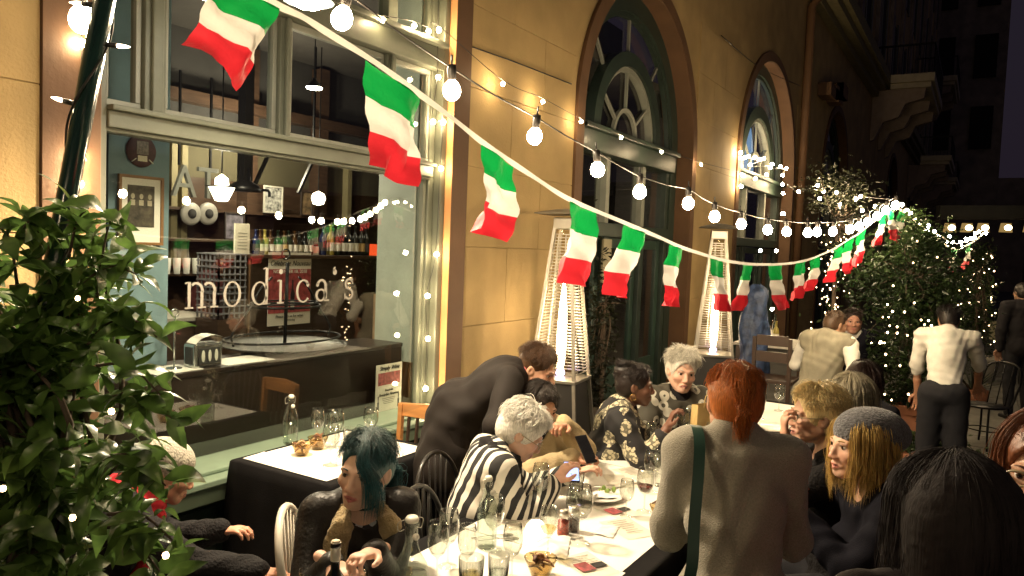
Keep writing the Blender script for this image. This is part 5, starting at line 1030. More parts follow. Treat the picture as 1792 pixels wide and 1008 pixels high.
# far lit lights on the wall tree crown of the second window reflections
# ================================================================ PEOPLE
class SDF:
    def __init__(s): s.p = []
    def cap(s, a, b, ra, rb=None, k=.02, ax=None, fl=1.0, sub=False):
        s.p.append(('c', np.asarray(a, float), np.asarray(b, float), ra, ra if rb is None else rb, k, ax, fl, sub)); return s
    def ell(s, c, r, R=None, k=.02, sub=False):
        s.p.append(('e', np.asarray(c, float), np.broadcast_to(np.asarray(r, float), (3,)), R, 0, k, None, 1, sub)); return s
    def moved(s, R, o, g=1.0):
        q = SDF()
        for t, a, b, ra, rb, k, ax, fl, sub in s.p:
            if t == 'c': q.p.append((t, R @ a*g+o, R @ b*g+o, ra*g, rb*g, k*g, None if ax is None else R @ np.asarray(ax, float), fl, sub))
            else: q.p.append((t, R @ a*g+o, b*g, R if ra is None else R @ ra, 0, k*g, None, 1, sub))
        return q
    def add(s, o): s.p += o.p; return s
    def infl(s, d):
        q = SDF()
        for t, a, b, ra, rb, k, ax, fl, sub in s.p:
            q.p.append((t, a, b, ra+d, rb+d, k, ax, fl, sub) if t == 'c' else (t, a, b+d, ra, rb, k, ax, fl, sub))
        return q
    def mesh(s, res, lo=None, hi=None, disp=None):
        bb = []
        for t, a, b, ra, rb, k, ax, fl, sub in s.p:
            if t == 'c': m = max(ra, rb)*max(1, fl); bb.append((np.minimum(a, b)-m, np.maximum(a, b)+m, k))
            else: m = b.max(); bb.append((a-m, a+m, k))
        L = np.min([q[0] for q, pr in zip(bb, s.p) if not pr[8]], 0)-2.5*res; Hh = np.max([q[1] for q, pr in zip(bb, s.p) if not pr[8]], 0)+2.5*res
        if lo is not None: L = np.maximum(L, lo)
        if hi is not None: Hh = np.minimum(Hh, hi)
        n = np.maximum(((Hh-L)/res).astype(int)+2, 3); D = np.full(n, .2, np.float32)
        g = [L[i]+res*np.arange(n[i]) for i in range(3)]
        for (t, a, b, ra, rb, k, ax, fl, sub), (l, h, _) in zip(s.p, bb):
            m = k+3*res; i0 = np.clip(((l-m-L)/res).astype(int), 0, n-1); i1 = np.clip(((h+m-L)/res).astype(int)+2, 0, n)
            if np.any(i1 <= i0): continue
            sl = tuple(slice(i0[i], i1[i]) for i in range(3))
            X = np.stack(np.meshgrid(g[0][sl[0]], g[1][sl[1]], g[2][sl[2]], indexing='ij'), -1).astype(np.float32)
            if t == 'c':
                ba = b-a; q = X-a.astype(np.float32); u = np.clip((q @ ba.astype(np.float32))/max(float(ba @ ba), 1e-9), 0, 1)
                q = q-u[..., None]*ba.astype(np.float32)
                if ax is not None:
                    A = np.asarray(ax, np.float32); A = A/np.linalg.norm(A); q = q+(q @ A)[..., None]*A*(1/fl-1)
                d = np.linalg.norm(q, axis=-1)-(ra+(rb-ra)*u)
            else:
                q = X-a.astype(np.float32)
                if ra is not None: q = q @ np.asarray(ra, np.float32)
                r = b.astype(np.float32); k0 = np.linalg.norm(q/r, axis=-1); k1 = np.linalg.norm(q/(r*r), axis=-1)+1e-6; d = k0*(k0-1)/k1
            o = D[sl]
            if sub: w = np.clip(.5-.5*(o+d)/k, 0, 1); D[sl] = o*(1-w)-d*w+k*w*(1-w)
            else: w = np.clip(.5+.5*(d-o)/k, 0, 1); D[sl] = d*(1-w)+o*w-k*w*(1-w)
        if disp is not None:
            X, Y, Z = np.meshgrid(*[q.astype(np.float32) for q in g], indexing='ij'); D = D+disp(X, Y, Z)
        return nets(D, L, res)
def nets(D, L, res):
    n = np.array(D.shape); c = n-1; N = int(np.prod(c)); S = np.zeros((N, 3)); C = np.zeros(N); I = D < 0; quads = []
    st = np.array([c[1]*c[2], c[2], 1])
    for ax in range(3):
        a = [slice(None)]*3; b = [slice(None)]*3; a[ax] = slice(0, -1); b[ax] = slice(1, None); a, b = tuple(a), tuple(b)
        m = I[a] != I[b]; ix = np.argwhere(m)
        if not len(ix): continue
        d0 = D[a][m]; d1 = D[b][m]; t = d0/(d0-d1); p = ix.astype(float); p[:, ax] += t; ins = I[a][m]
        o1, o2 = [(1, 2), (2, 0), (0, 1)][ax]; cells = []; ok = np.ones(len(ix), bool)
        for e1, e2 in ((-1, -1), (0, -1), (0, 0), (-1, 0)):
            q = ix.copy(); q[:, o1] += e1; q[:, o2] += e2; v = np.all((q >= 0) & (q < c), 1); ok &= v; f = q @ st; cells.append(f)
            np.add.at(S, f[v], p[v]); np.add.at(C, f[v], 1)
        Q = np.stack(cells, 1)[ok]; fl = ~ins[ok]; Q[fl] = Q[fl][:, ::-1]; quads.append(Q)
    Q = np.vstack(quads); used = np.where(C > 0)[0]; mp = -np.ones(N, int); mp[used] = np.arange(len(used))
    return L+res*(S[used]/C[used][:, None]), mp[Q]
def smooth_mesh(V, F, it=2, lam=.5):
    for _ in range(it):
        A = np.zeros_like(V); c = np.zeros(len(V))
        for i in range(4):
            np.add.at(A, F[:, i], V[F[:, (i+1) % 4]]+V[F[:, (i-1) % 4]]); np.add.at(c, F[:, i], 2)
        V = V+(A/np.maximum(c, 1)[:, None]-V)*lam
    return V
def rot_head(yaw, pitch, tilt):       # local person frame: y forward, x right; yaw to the left positive, pitch up positive
    return np.array(Matrix.Rotation(yaw, 3, 'Z') @ Matrix.Rotation(pitch, 3, 'X') @ Matrix.Rotation(tilt, 3, 'Y'))
def head_sdf(fem=True, nose=1.0, jaw=1.0, old=0.0):
    s = SDF()
    s.ell((0, -.016, .032), (.0745, .094, .086), k=.02).ell((0, .028, -.03), (.0625*(.5+.5*jaw), .066, .084), k=.03)
    for sx in (-1, 1):
        s.cap((sx*.054*jaw, .0, -.052), (sx*.018, .066, -.094), .019, .015, k=.025).ell((sx*.040, .064, -.022), (.023, .02, .019), k=.02)
        s.ell((sx*.0315, .099, .006), (.0175, .013, .0105), k=.012, sub=True)
        s.cap((sx*.014, .090-.003*fem, .022), (sx*.045, .078, .021), .0085-.002*fem, .006, k=.014)
        s.ell((sx*.0115, .0985, -.036), (.0085, .0105, .0075), k=.008)
        s.cap((sx*.046, .073, .010), (sx*.031, .086, .0155), .0042, k=.005).cap((sx*.031, .086, .0155), (sx*.017, .083, .009), .0042, .003, k=.005)
        s.cap((sx*.044, .074, -.002), (sx*.019, .083, -.002), .0036, k=.006)
        s.ell((sx*.074, -.008, -.006), (.011, .021, .032), R=np.array(Matrix.Rotation(.35*sx, 3, 'Z')), k=.008).ell((sx*.087, .0, -.002), (.009, .011, .019), k=.006, sub=True)
        s.cap((sx*.026, .082, -.064), (sx*.009, .0945, -.0585), .0045, .0062, k=.006)
        s.cap((sx*.024, .082, -.066), (0, .0945, -.0735), .005, .0068, k=.007)
        if old: s.cap((sx*.024, .092, -.034), (sx*.036, .078, -.07), .0035, k=.006, sub=True)
    s.cap((0, .086, .014), (0, .109*(.9+.1*nose), -.029), .0075, .0115*nose, k=.012).cap((-.009, .0945, -.0585), (.009, .0945, -.0585), .0058, k=.006)
    s.cap((-.021, .094, -.0655), (.021, .094, -.0655), .0022, k=.003, sub=True)
    s.ell((0, .068, -.094), (.021, .02, .017), k=.02)
    return s
def hand_sdf(side, curl=.5, thumb=.4, spread=.12, point=None):
    s = SDF(); x = side; z = (0, 0, 1)
    s.cap((0, .0, 0), (0, .03, 0), .023, .029, k=.012, ax=z, fl=.72).cap((x*.004, .03, 0), (0, .076, 0), .032, .037, k=.012, ax=z, fl=.42).cap((0, -.05, 0), (0, .0, 0), .026, .022, k=.012, ax=z, fl=.8)
    for i, (bx_, by, L_) in enumerate(((.0285, .085, .074), (.0095, .091, .082), (-.0095, .088, .076), (-.027, .079, .06))):
        p = np.array([x*bx_, by, 0.]); sp_ = x*spread*(1.4-i)*.6; c = curl[i] if isinstance(curl, (list, tuple)) else curl; a = c*.55
        for q, (fr, r0, r1) in enumerate(((.45, .0092, .0085), (.3, .0085, .0078), (.25, .0078, .0065))):
            e = p+L_*fr*np.array([math.sin(sp_)*math.cos(a), math.cos(sp_)*math.cos(a), -math.sin(a)]); s.cap(p, e, r0, r1, k=.0035); p = e; a += c*.95
    b = np.array([x*.027, .02, -.006]); m = b+.038*np.array([x*.68, .62, -.42*(.4+thumb)]); e = m+.026*np.array([x*(.5-.7*thumb), .8, -.5*thumb]); f = e+.02*np.array([x*(.3-.8*thumb), .85, -.6*thumb])
    s.cap(b, m, .0145, .0115, k=.012).cap(m, e, .0112, .0098, k=.004).cap(e, f, .0095, .0075, k=.004)
    return s
def skinmat(name, col, rough=.5):
    return M(name, col, rough, var=.1, scale=25, bump=.12, bscale=350, sub=.12, attr='Col')
_eye = {}
def eye_mesh(iris):
    if iris in _eye: return _eye[iris]
    n, m, r = 14, 12, .0122; V = []; Cc = []
    for i in range(m+1):
        t = PI*i/m
        for k in range(n): a = 2*PI*k/n; V.append((r*math.sin(t)*math.cos(a), r*math.cos(t)+(.0012 if t < .5 else 0), r*math.sin(t)*math.sin(a))); Cc.append((.008,)*3 if t < .3 else iris if t < .56 else (.62, .58, .53))
    F = np.array([(i*n+k, i*n+(k+1) % n, (i+1)*n+(k+1) % n, (i+1)*n+k) for i in range(m) for k in range(n)])
    _eye[iris] = mesh_np('eye', np.array(V), F, M('eyeball', (1, 1, 1), .12, var=.02, attr='Col'), True, np.array(Cc)); return _eye[iris]
def hairmat(name, col, col2=None, rough=.42):
    if name in _mats: return _mats[name]
    m, n, l, b = newmat(name); at = n.new('ShaderNodeAttribute'); at.attribute_name = 'Col'
    tc = n.new('ShaderNodeTexCoord'); nz = n.new('ShaderNodeTexNoise'); nz.inputs['Scale'].default_value = 1; nz.inputs['Detail'].default_value = 4; hm = n.new('ShaderNodeMapping'); hm.inputs['Scale'].default_value = (260, 260, 16); l.new(tc.outputs['Object'], hm.inputs[0]); l.new(hm.outputs[0], nz.inputs[0])
    mp = n.new('ShaderNodeMapRange'); mp.inputs[1].default_value = .3; mp.inputs[2].default_value = .7; mp.inputs[3].default_value = .7; mp.inputs[4].default_value = 1.3; l.new(nz.outputs['Fac'], mp.inputs[0])
    mm = n.new('ShaderNodeMix'); mm.data_type = 'RGBA'; mm.blend_type = 'MULTIPLY'; mm.inputs[0].default_value = 1; l.new(at.outputs['Color'], mm.inputs[6]); l.new(mp.outputs[0], mm.inputs[7]); l.new(mm.outputs[2], b.inputs['Base Color'])
    b.inputs['Roughness'].default_value = rough; b.inputs['Specular IOR Level'].default_value = .4
    bp = n.new('ShaderNodeBump'); bp.inputs['Strength'].default_value = .35; bp.inputs['Distance'].default_value = .004; l.new(nz.outputs['Fac'], bp.inputs['Height']); l.new(bp.outputs[0], b.inputs['Normal'])
    _mats[name] = m; return m
def scalp(phi, th, off=0.0): return np.array([(.0755+off)*math.sin(th)*math.sin(phi), -.016+(.0955+off)*math.sin(th)*math.cos(phi), .032+(.0875+off)*math.cos(th)])
def lock_tubes(paths, r0, cols):
    V = []; F = []; CC = []; n0 = 0; ns = 3
    for P_, r, c in zip(paths, r0, cols):
        P_ = np.asarray(P_); m = len(P_); T_ = np.gradient(P_, axis=0); T_ /= np.linalg.norm(T_, axis=1, keepdims=True)+1e-9
        u = np.cross(T_, np.array([.3, .2, 1.])+P_[0]*3); u /= np.linalg.norm(u, axis=1, keepdims=True)+1e-9; v = np.cross(T_, u)
        w = r*np.sin(np.linspace(.5, PI-.02, m))**.6
        for k in range(ns): pass
        a = 2*PI*np.arange(ns)/ns; R_ = P_[:, None]+w[:, None, None]*(np.cos(a)[None, :, None]*u[:, None]+.6*np.sin(a)[None, :, None]*v[:, None])
        V.append(R_.reshape(-1, 3)); i, k = np.meshgrid(np.arange(m-1), np.arange(ns), indexing='ij'); i = i.ravel(); k = k.ravel()
        F.append(n0+np.stack([i*ns+k, i*ns+(k+1) % ns, (i+1)*ns+(k+1) % ns, (i+1)*ns+k], 1)); n0 += m*ns
        cc = np.asarray(c); CC.append(np.repeat(cc if cc.ndim == 2 else np.tile(cc, (m, 1)), ns, 0))
    return np.vstack(V), np.vstack(F), np.vstack(CC)
def ik(a, t, l1, l2, hint):
    d = t-a; L_ = np.linalg.norm(d); L2 = min(L_, (l1+l2)*.995); d = d/(L_+1e-9); t = a+d*L2
    x = (l1*l1-l2*l2+L2*L2)/(2*L2); h = math.sqrt(max(l1*l1-x*x, 0)); hh = hint-d*(hint @ d); hh /= np.linalg.norm(hh)+1e-9
    return a+d*x+hh*h, t
def folds(amp, f=1.0, seed=0.0):
    def g(X, Y, Z):
        return (amp*(np.sin(19*f*X+6*np.sin(11*f*Z+seed)+seed)*np.sin(23*f*Z+5*np.sin(9*f*Y)+1.7*seed)+.6*np.sin(41*f*Z+9*np.sin(13*f*X+seed)-17*f*Y))).astype(np.float32)
    return g
class Person:
    def __init__(s, label, head, az, hp=.47, sit=True, lean=10, ulean=8, neck=12, hyaw=0, hpitch=0, tilt=0, scale=1.0, fat=1.0, sw=.175, hs=1.0, skin=(.5, .3, .2), lip=(.42, .15, .12), hair=(.1, .05, .03), female=True, old=0, nose=1.0, jaw=1.0, iris=(.09, .05, .03), group=None, sidelean=0, z0=0.0):
        s.az = az; rz = math.radians(az-90); s.rz = rz; Rz = np.array(Matrix.Rotation(rz, 3, 'Z')); s.Rz = Rz
        s.scale = scale; s.fat = fat; s.sw = sw*scale; s.skin = np.array(skin); s.hs = hs
        r = math.radians; sl = math.sin(r(sidelean))
        d1 = np.array([sl, math.sin(r(lean)), math.cos(r(lean))]); d2 = np.array([sl, math.sin(r(lean+ulean)), math.cos(r(lean+ulean))]); d3 = np.array([0, math.sin(r(lean+ulean+neck)), math.cos(r(lean+ulean+neck))])
        hw = np.asarray(head, float)-np.array([0, 0, z0])
        need = hw[2]-hp; base = (.25*d1+.22*d2+.17*d3)[2]*scale; q = np.clip(need/base, .75, 1.25)
        s.p0 = np.array([0, 0, hp]); s.p1 = s.p0+.25*scale*q*d1; s.p2 = s.p1+.22*scale*q*d2; s.hc = s.p2+.17*scale*q*d3
        off = Rz @ s.hc; s.loc = np.array([hw[0]-off[0], hw[1]-off[1], z0]); s.d1, s.d2, s.d3 = d1/np.linalg.norm(d1), d2/np.linalg.norm(d2), d3
        s.Rh = rot_head(r(hyaw), r(hpitch), r(tilt)); s.sit = sit; s.female = female
        s.root = thing('person', label, 'person', s.loc, rz, group)
        X = np.array([1., 0, 0]); s.sh = {-1: s.p2-X*s.sw, 1: s.p2+X*s.sw}; s.fw = np.cross(d2, X); s.fw = -s.fw if s.fw[1] < 0 else s.fw
        s.arm = {}; s.hnd = {}; s.look = (lip, hair, old, nose, jaw, iris); s.nfit = 0
        for sd in (-1, 1):
            hip = s.p0+X*sd*.09
            if sit: kn = hip+np.array([sd*.05, .41*scale, .01]); an = kn+np.array([0, -.03, -(kn[2]-.07)])
            else: kn = hip+np.array([sd*.01, .03, -(hp-.07)*.5]); an = np.array([hip[0]+sd*.02, -.02, .08])
            s.arm[('leg', sd)] = (hip, kn, an)
    def L(s, w): return s.Rz.T @ (np.asarray(w, float)-s.loc)          # world point to the person's own frame
    def hand(s, sd, tgt, curl=.5, hint=None, hdir=None, up=None, thumb=.4, world=True, gap=0.0):
        t = s.L(tgt) if world else np.asarray(tgt, float)
        h = np.array([sd*.7, -.45, -.7]) if hint is None else np.asarray(hint, float)
        el, wr = ik(s.sh[sd], t, .285*s.scale, .255*s.scale, h); d = wr-el; d /= np.linalg.norm(d)
        y = d if hdir is None else np.asarray(hdir, float)/np.linalg.norm(hdir)
        z = np.array([0, 0, 1.]) if up is None else np.asarray(up, float); x = np.cross(y, z); x /= np.linalg.norm(x); z = np.cross(x, y)
        s.arm[sd] = (el, wr); s.hnd[sd] = (np.stack([x, y, z], 1), wr, curl, thumb)
    def torso(s, g=0.0, pelvis=True):
        q = SDF(); f = s.fat; X = np.array([1., 0, 0]); fw = s.fw
        if pelvis: q.ell(s.p0+np.array([0, -.01, .0]), (.165*f+g, .12*f+g, .11+g), k=.04)
        q.cap(s.p0+s.d1*(.06 if pelvis else .0), s.p1, .125*f+g, .128*f+g, k=.04, ax=fw, fl=.76).cap(s.p1, s.p2-s.d2*.08, .132*f+g, .138*(.4+.6*f)+g, k=.04, ax=fw, fl=.72)
        q.cap(s.p2-X*(s.sw-.02)-s.d2*.02, s.p2+X*(s.sw-.02)-s.d2*.02, .056+g, k=.05)
        for sd in (-1, 1):
            q.cap(s.p2+X*sd*(s.sw*.75), s.p2+s.d3*.05-s.fw*.01, .042+g, .04+g*.6, k=.04)
            if s.female: q.ell(s.p1+s.d2*.075+X*sd*.075+fw*.085, np.array([.068, .062, .065])*(.5+.5*f)+g, k=.04)
        return q
    def limb(s, sd, g=0.0, u1=1.0, kk=.035):
        el, wr = s.arm[sd]; q = SDF(); a = s.sh[sd]; f = .55+.45*s.fat
        q.cap(a, el, .05*f+g, .041*f+g, k=kk)
        w = el+(wr-el)*u1; q.cap(el, w, .041*f+g, (.041*f-(.041*f-.027)*u1)+g, k=.02); return q
    def legs(s, g=0.0, u=1.0, shoes=False):
        q = SDF()
        for sd in (-1, 1):
            h, k_, a = s.arm[('leg', sd)]; q.cap(h, k_, .083*s.fat+g, .06+g, k=.03).cap(k_, k_+(a-k_)*u, .058+g, .04+g, k=.025)
            if shoes: q.cap(a+np.array([0, -.03, -.03]), a+np.array([0, .13, -.045]), .04, .032, k=.02)
        return q
    def add(s, name, V, F, mat, cols=None, smooth=True, label=None):
        o = link(name, mesh_np(name, V, F, mat, smooth, cols), s.root)
        if label: o['label'] = label
        return o
    def body(s, res=.0042, forearm=True):
        lip, hair, old, nose, jaw, iris = s.look
        hd = head_sdf(s.female, nose*(.86 if s.female else 1.05), jaw*(.92 if s.female else 1.03), old); neck = SDF()
        nb = s.p2+s.d3*.0; hc = s.hc; Rh = s.Rh
        neck.cap(nb-s.d2*.04, hc+Rh @ np.array([0, -.03, -.05])*s.hs, .05 if s.female else .062, .046 if s.female else .057, k=.03)
        H_ = hd.moved(Rh, hc, s.hs)
        full = SDF().add(H_).add(neck).add(s.torso(-.008))
        lo = hc-.19*s.hs; hi = hc+.17*s.hs; lo2 = lo.copy(); lo2[2] = hc[2]-.24
        V, F = full.mesh(res, lo2, hi); V = smooth_mesh(V, F, 1, .4)
        loc = (V-hc) @ Rh/s.hs; cols = np.tile(s.skin, (len(V), 1)); x, y, z = loc.T; ax = np.abs(x)
        def mix(m, c, a): cols[:] = cols*(1-(m*a)[:, None])+np.asarray(c)*(m*a)[:, None]
        bl = lambda cx, cy, cz, rx, ry, rz_: np.exp(-(((ax-cx)/rx)**2+((y-cy)/ry)**2+((z-cz)/rz_)**2))
        mix(np.clip(bl(.042, .065, -.032, .022, .04, .02), 0, 1), s.skin*np.array([1.1, .72, .66]), .45); mix(bl(0, .115, -.034, .014, .03, .014), s.skin*np.array([1.1, .72, .66]), .35)
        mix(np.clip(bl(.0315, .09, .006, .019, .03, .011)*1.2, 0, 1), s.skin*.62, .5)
        lm = np.clip((1-((x/.0255)**2+((z+.0655)/(.0122))**2))*3, 0, 1)*(y > .07); mix(lm, lip, .9); mix((np.abs(z+.0655) < .0012)*(ax < .02)*(y > .085), np.asarray(lip)*.3, .9)
        Vs, Fs, Cs = [V], [F], [cols]
        # body at rest resolution (under the clothes) and forearms / hands
        bd = s.torso(-.012).add(s.legs(-.012, 1, True)); 
        for sd in (-1, 1): bd.add(s.limb(sd, -.004))
        Vb, Fb = bd.mesh(.014); Vs.append(Vb); Fs.append(Fb); Cs.append(np.tile(s.skin, (len(Vb), 1)))
        for sd in (-1, 1):
            R_, wr, curl, th = s.hnd[sd]; hs_ = hand_sdf(sd, curl, th).moved(R_, wr, s.scale*(.93 if s.female else 1.03)); el, w2 = s.arm[sd]; hs_.cap(el+(w2-el)*.5, w2, .034, .026, k=.012)
            Vh, Fh = hs_.mesh(.0042); Vs.append(Vh); Fs.append(Fh); cc = np.tile(s.skin, (len(Vh), 1)); Cs.append(cc*np.array([1.03, .93, .9]))
        n = np.cumsum([0]+[len(v) for v in Vs]); Vall = np.vstack(Vs); Fall = np.vstack([f+o for f, o in zip(Fs, n)])
        s.add('body', Vall, Fall, skinmat('skin', (1, 1, 1)), np.vstack(Cs))
        em = eye_mesh(iris)
        for sd in (-1, 1):
            o = link('eye', em, s.root); L_ = np.eye(4); L_[:3, :3] = Rh*s.hs; L_[:3, 3] = hc+Rh @ np.array([sd*.0315, .0755, .0045])*s.hs; o.matrix_local = Matrix(L_.tolist())
            P_ = np.array([(sd*.016, .091, .024), (sd*.030, .0905, .0285), (sd*.046, .079, .024)]); mb = MB().tube(spline(P_, 8), np.array([.0028, .0035, .0036, .0034, .003, .0026, .002, .0012]), 6, flat=.6)
            v = np.vstack(mb.v) @ Rh.T*s.hs+hc; s.add('eyebrow', v, mb.f, M('brow_%.2f_%.2f' % (hair[0], hair[2]), tuple(np.array(hair)*.6), .7))
            P_ = np.array([(sd*.018, .0855, .0085), (sd*.031, .0905, .0125), (sd*.045, .0765, .0085)]); mb = MB().tube(spline(P_, 8), .0012, 5); v = np.vstack(mb.v) @ Rh.T*s.hs+hc; s.add('eyelash', v, mb.f, mIRON)
        return s
    def garment(s, name, sdf, mat, res=.0095, amp=.004, f=1.0, label=None, sm=1, seed=None):
        s.nfit += 1; V, F = sdf.mesh(res, None, None, folds(amp, f, s.nfit*1.3+(seed or s.az*.1)) if amp else None); V = smooth_mesh(V, F, sm, .5); return s.add(name, V, F, mat, label=label)
    def toworld(s, v): return (np.asarray(v) @ s.Rh.T)*s.hs+s.hc
    def hairdo(s, mat, cap, paths, col, rad=.005, jit=.25, res=.006, name='hair', rng=None, grad=None, kids=5, spread=.0065):
        rng = rng or np.random.default_rng(int(abs(s.az))+3); rad = rad*.28
        if paths:
            kp = []
            for P_ in paths:
                P_ = np.asarray(P_); w = np.linspace(.7, 1.25, len(P_))[:, None]
                for _ in range(kids): kp.append(P_+rng.normal(size=3)*spread*w+rng.normal(size=3)*spread*.5*np.sin(np.linspace(0, 3, len(P_)))[:, None])
            paths = kp
        col = np.asarray(col); Vs, Fs, Cs = [], [], []; n = 0
        if cap is not None:
            V, F = cap.mesh(res, None, None, folds(.0012, 7, 1)); Vs.append(s.toworld(V)); Fs.append(F); Cs.append(np.array([grad(v) for v in V]) if grad else np.tile(col, (len(V), 1))); n = len(V)
        if paths:
            cc = []
            for P_ in paths: j = 1+rng.uniform(-jit, jit); cc.append(np.array([grad(p) for p in P_])*j if grad else col*j)
            V, F, C = lock_tubes(paths, [rad*rng.uniform(.6, 1.3) for _ in paths], cc); Vs.append(s.toworld(V)); Fs.append(F+n); Cs.append(C)
        return s.add(name, np.vstack(Vs), np.vstack(Fs), mat, np.vstack(Cs))
def cap_base(off=.006, front=.055, low=-.03, extra=None):
    q = SDF().ell((0, -.016, .032), (.0755+off, .0955+off, .0875+off), k=.01).ell((0, -.045, -.005), (.072+off, .066+off, .075+off), k=.02)
    q.ell((0, .085, -.035), (.066, .07, front+.055), k=.012, sub=True)
    for sx in (-1, 1): q.ell((sx*.095, .0, -.03), (.03, .035, .045), k=.01, sub=True)
    return q
def long_paths(n, rng, length, phis=(60, 300), part=0.0, wave=.006, out=.012, bangs=0, spreadz=.03, th0=(.02, .5), backpull=0.0, m=14, off0=.006):
    P_ = []
    for i in range(n):
        ph = math.radians(rng.uniform(*phis)); t0 = rng.uniform(*th0); L_ = length+rng.uniform(-spreadz, spreadz)*2; off = off0+rng.uniform(0, out); a = []; w0 = rng.uniform(0, 6); tE = 1.55+rng.uniform(-.1, .1)
        p00 = math.radians(180 if part is None else 0)
        for k in range(m):
            u = k/(m-1)
            if u < .45: th = t0+(tE-t0)*u/.45; p = scalp(ph, th, off); last = p
            else:
                v = (u-.45)/.55; p = last+np.array([0, 0, -v*L_]); p[0] += math.sin(ph)*(.018*math.sin(v*2.2))-p[0]*.25*v*(L_ > .1); p[1] += math.cos(ph)*.012*v-backpull*v
                p = p+wave*np.array([math.sin(v*7+w0), math.cos(v*6+w0*1.7), 0])*v
            a.append(p)
        P_.append(np.array(a))
    return P_
def short_paths(n, rng, th_end=1.45, phis=(0, 360), lift=.012, swirl=.5, messy=0.0, th0=(.05, 1.1), ln=(.5, .9), face=52, m=9):
    P_ = []; tries = 0
    while len(P_) < n and tries < n*6:
        tries += 1; ph = math.radians(rng.uniform(*phis)); t0 = rng.uniform(*th0); t1 = t0+rng.uniform(*ln); a = []; sw_ = rng.normal()*swirl*.3; f = abs((math.degrees(ph)+180) % 360-180)
        lim = 1.02 if f < face else th_end+(.35 if f > 110 else 0)
        if t0 > lim-.1: continue
        t1 = min(t1, lim); mz = rng.normal(size=3)*messy
        for k in range(m):
            u = k/(m-1); a.append(scalp(ph+sw_*u, t0+(t1-t0)*u, .004+lift*math.sin(u*2.4)*rng.uniform(.85, 1.15))+mz*u*u)
        P_.append(np.array(a))
    return P_
def glasses(s, col=(.05, .02, .01), up=0.0, r=.0016):
    mb = MB(); a = np.linspace(0, 2*PI, 19)[:-1]
    for sx in (-1, 1):
        mb.tube(np.stack([sx*.033+.024*np.cos(a), .0995+0*a-.004*np.abs(np.cos(a)), .001+.017*np.sin(a)], 1), r, 6, closed=True).tube(spline([(sx*.057, .096, .006), (sx*.076, .06, .006), (sx*.082, -.005, .004)], 8), r, 6)
    mb.tube([(-.009, .1, .003), (0, .103, .005), (.009, .1, .003)], r, 6); V = np.vstack(mb.v)
    if up: Rm = np.array(Matrix.Rotation(up, 3, 'X')); V = (V-np.array([0, -.016, .032])) @ Rm.T*1.06+np.array([0, -.016, .032])
    s.add('glasses', s.toworld(V), mb.f, M('spectacle_frame', col, .3))
def fabric(name, col, **k):
    kw = dict(rough=.85, var=.15, scale=9, bump=.25, bscale=260, sheen=0, spec=.18); kw.update(k); return M(name, col, **kw)
def pattern(name, kind, c0, c1):
    m, n, l, b = newmat(name); tc = n.new('ShaderNodeTexCoord'); b.inputs['Roughness'].default_value = .8
    mx = n.new('ShaderNodeMix'); mx.data_type = 'RGBA'; mx.inputs[6].default_value = (*c0, 1); mx.inputs[7].default_value = (*c1, 1); l.new(mx.outputs[2], b.inputs['Base Color'])
    nz = n.new('ShaderNodeTexNoise'); nz.inputs['Scale'].default_value = 9; l.new(tc.outputs['Object'], nz.inputs[0])
    def math_(op, a, bb):
        q = n.new('ShaderNodeMath'); q.operation = op
        for i, v in enumerate((a, bb)):
            if v is None: continue
            if isinstance(v, (int, float)): q.inputs[i].default_value = v
            else: l.new(v, q.inputs[i])
        return q.outputs[0]
    if kind == 'stripe':
        sx = n.new('ShaderNodeSeparateXYZ'); l.new(tc.outputs['Object'], sx.inputs[0]); yy = math_('SUBTRACT', sx.outputs[1], math_('MULTIPLY', math_('SUBTRACT', sx.outputs[2], .5), .45)); v = math_('MULTIPLY', math_('ARCTAN2', sx.outputs[0], math_('SUBTRACT', yy, .12)), .17); v = math_('ADD', v, math_('MULTIPLY', math_('SUBTRACT', nz.outputs['Fac'], .5), .02))
        f = math_('GREATER_THAN', math_('SINE', math_('MULTIPLY', v, 2*PI/.036), None), .12)
    elif kind == 'dots':
        vo = n.new('ShaderNodeTexVoronoi'); vo.inputs['Scale'].default_value = 26; vo.inputs['Randomness'].default_value = .75; l.new(tc.outputs['Object'], vo.inputs['Vector']); f = math_('LESS_THAN', vo.outputs['Distance'], .36)
    elif kind == 'floral':
        vo = n.new('ShaderNodeTexVoronoi'); vo.inputs['Scale'].default_value = 8.5; l.new(tc.outputs['Object'], vo.inputs['Vector']); v2 = n.new('ShaderNodeTexVoronoi'); v2.inputs['Scale'].default_value = 55; l.new(tc.outputs['Object'], v2.inputs['Vector'])
        n3 = n.new('ShaderNodeTexNoise'); n3.inputs['Scale'].default_value = 22; l.new(tc.outputs['Object'], n3.inputs[0])
        d = math_('ADD', vo.outputs['Distance'], math_('MULTIPLY', math_('SUBTRACT', n3.outputs['Fac'], .5), .55)); pet = math_('LESS_THAN', d, .42); vein = math_('LESS_THAN', v2.outputs['Distance'], .5); f = math_('MULTIPLY', pet, math_('ADD', math_('MULTIPLY', vein, .75), .25))
    elif kind == 'ring':
        vo = n.new('ShaderNodeTexVoronoi'); vo.inputs['Scale'].default_value = 12; vo.inputs['Randomness'].default_value = .8; l.new(tc.outputs['Object'], vo.inputs['Vector']); d = math_('ADD', vo.outputs['Distance'], math_('MULTIPLY', math_('SUBTRACT', nz.outputs['Fac'], .5), .25)); f = math_('MULTIPLY', math_('LESS_THAN', d, .4), math_('GREATER_THAN', d, .17))
    l.new(f, mx.inputs[0]); return m
mLEA = fabric('black_leather', (.018, .016, .015), rough=.38, var=.2, bump=.3, bscale=70, sheen=0)
mSHR = fabric('tan_shearling', (.33, .25, .13), bump=1.0, bscale=130, var=.25, sheen=.2)
mJEA = fabric('dark_trousers', (.02, .02, .024))
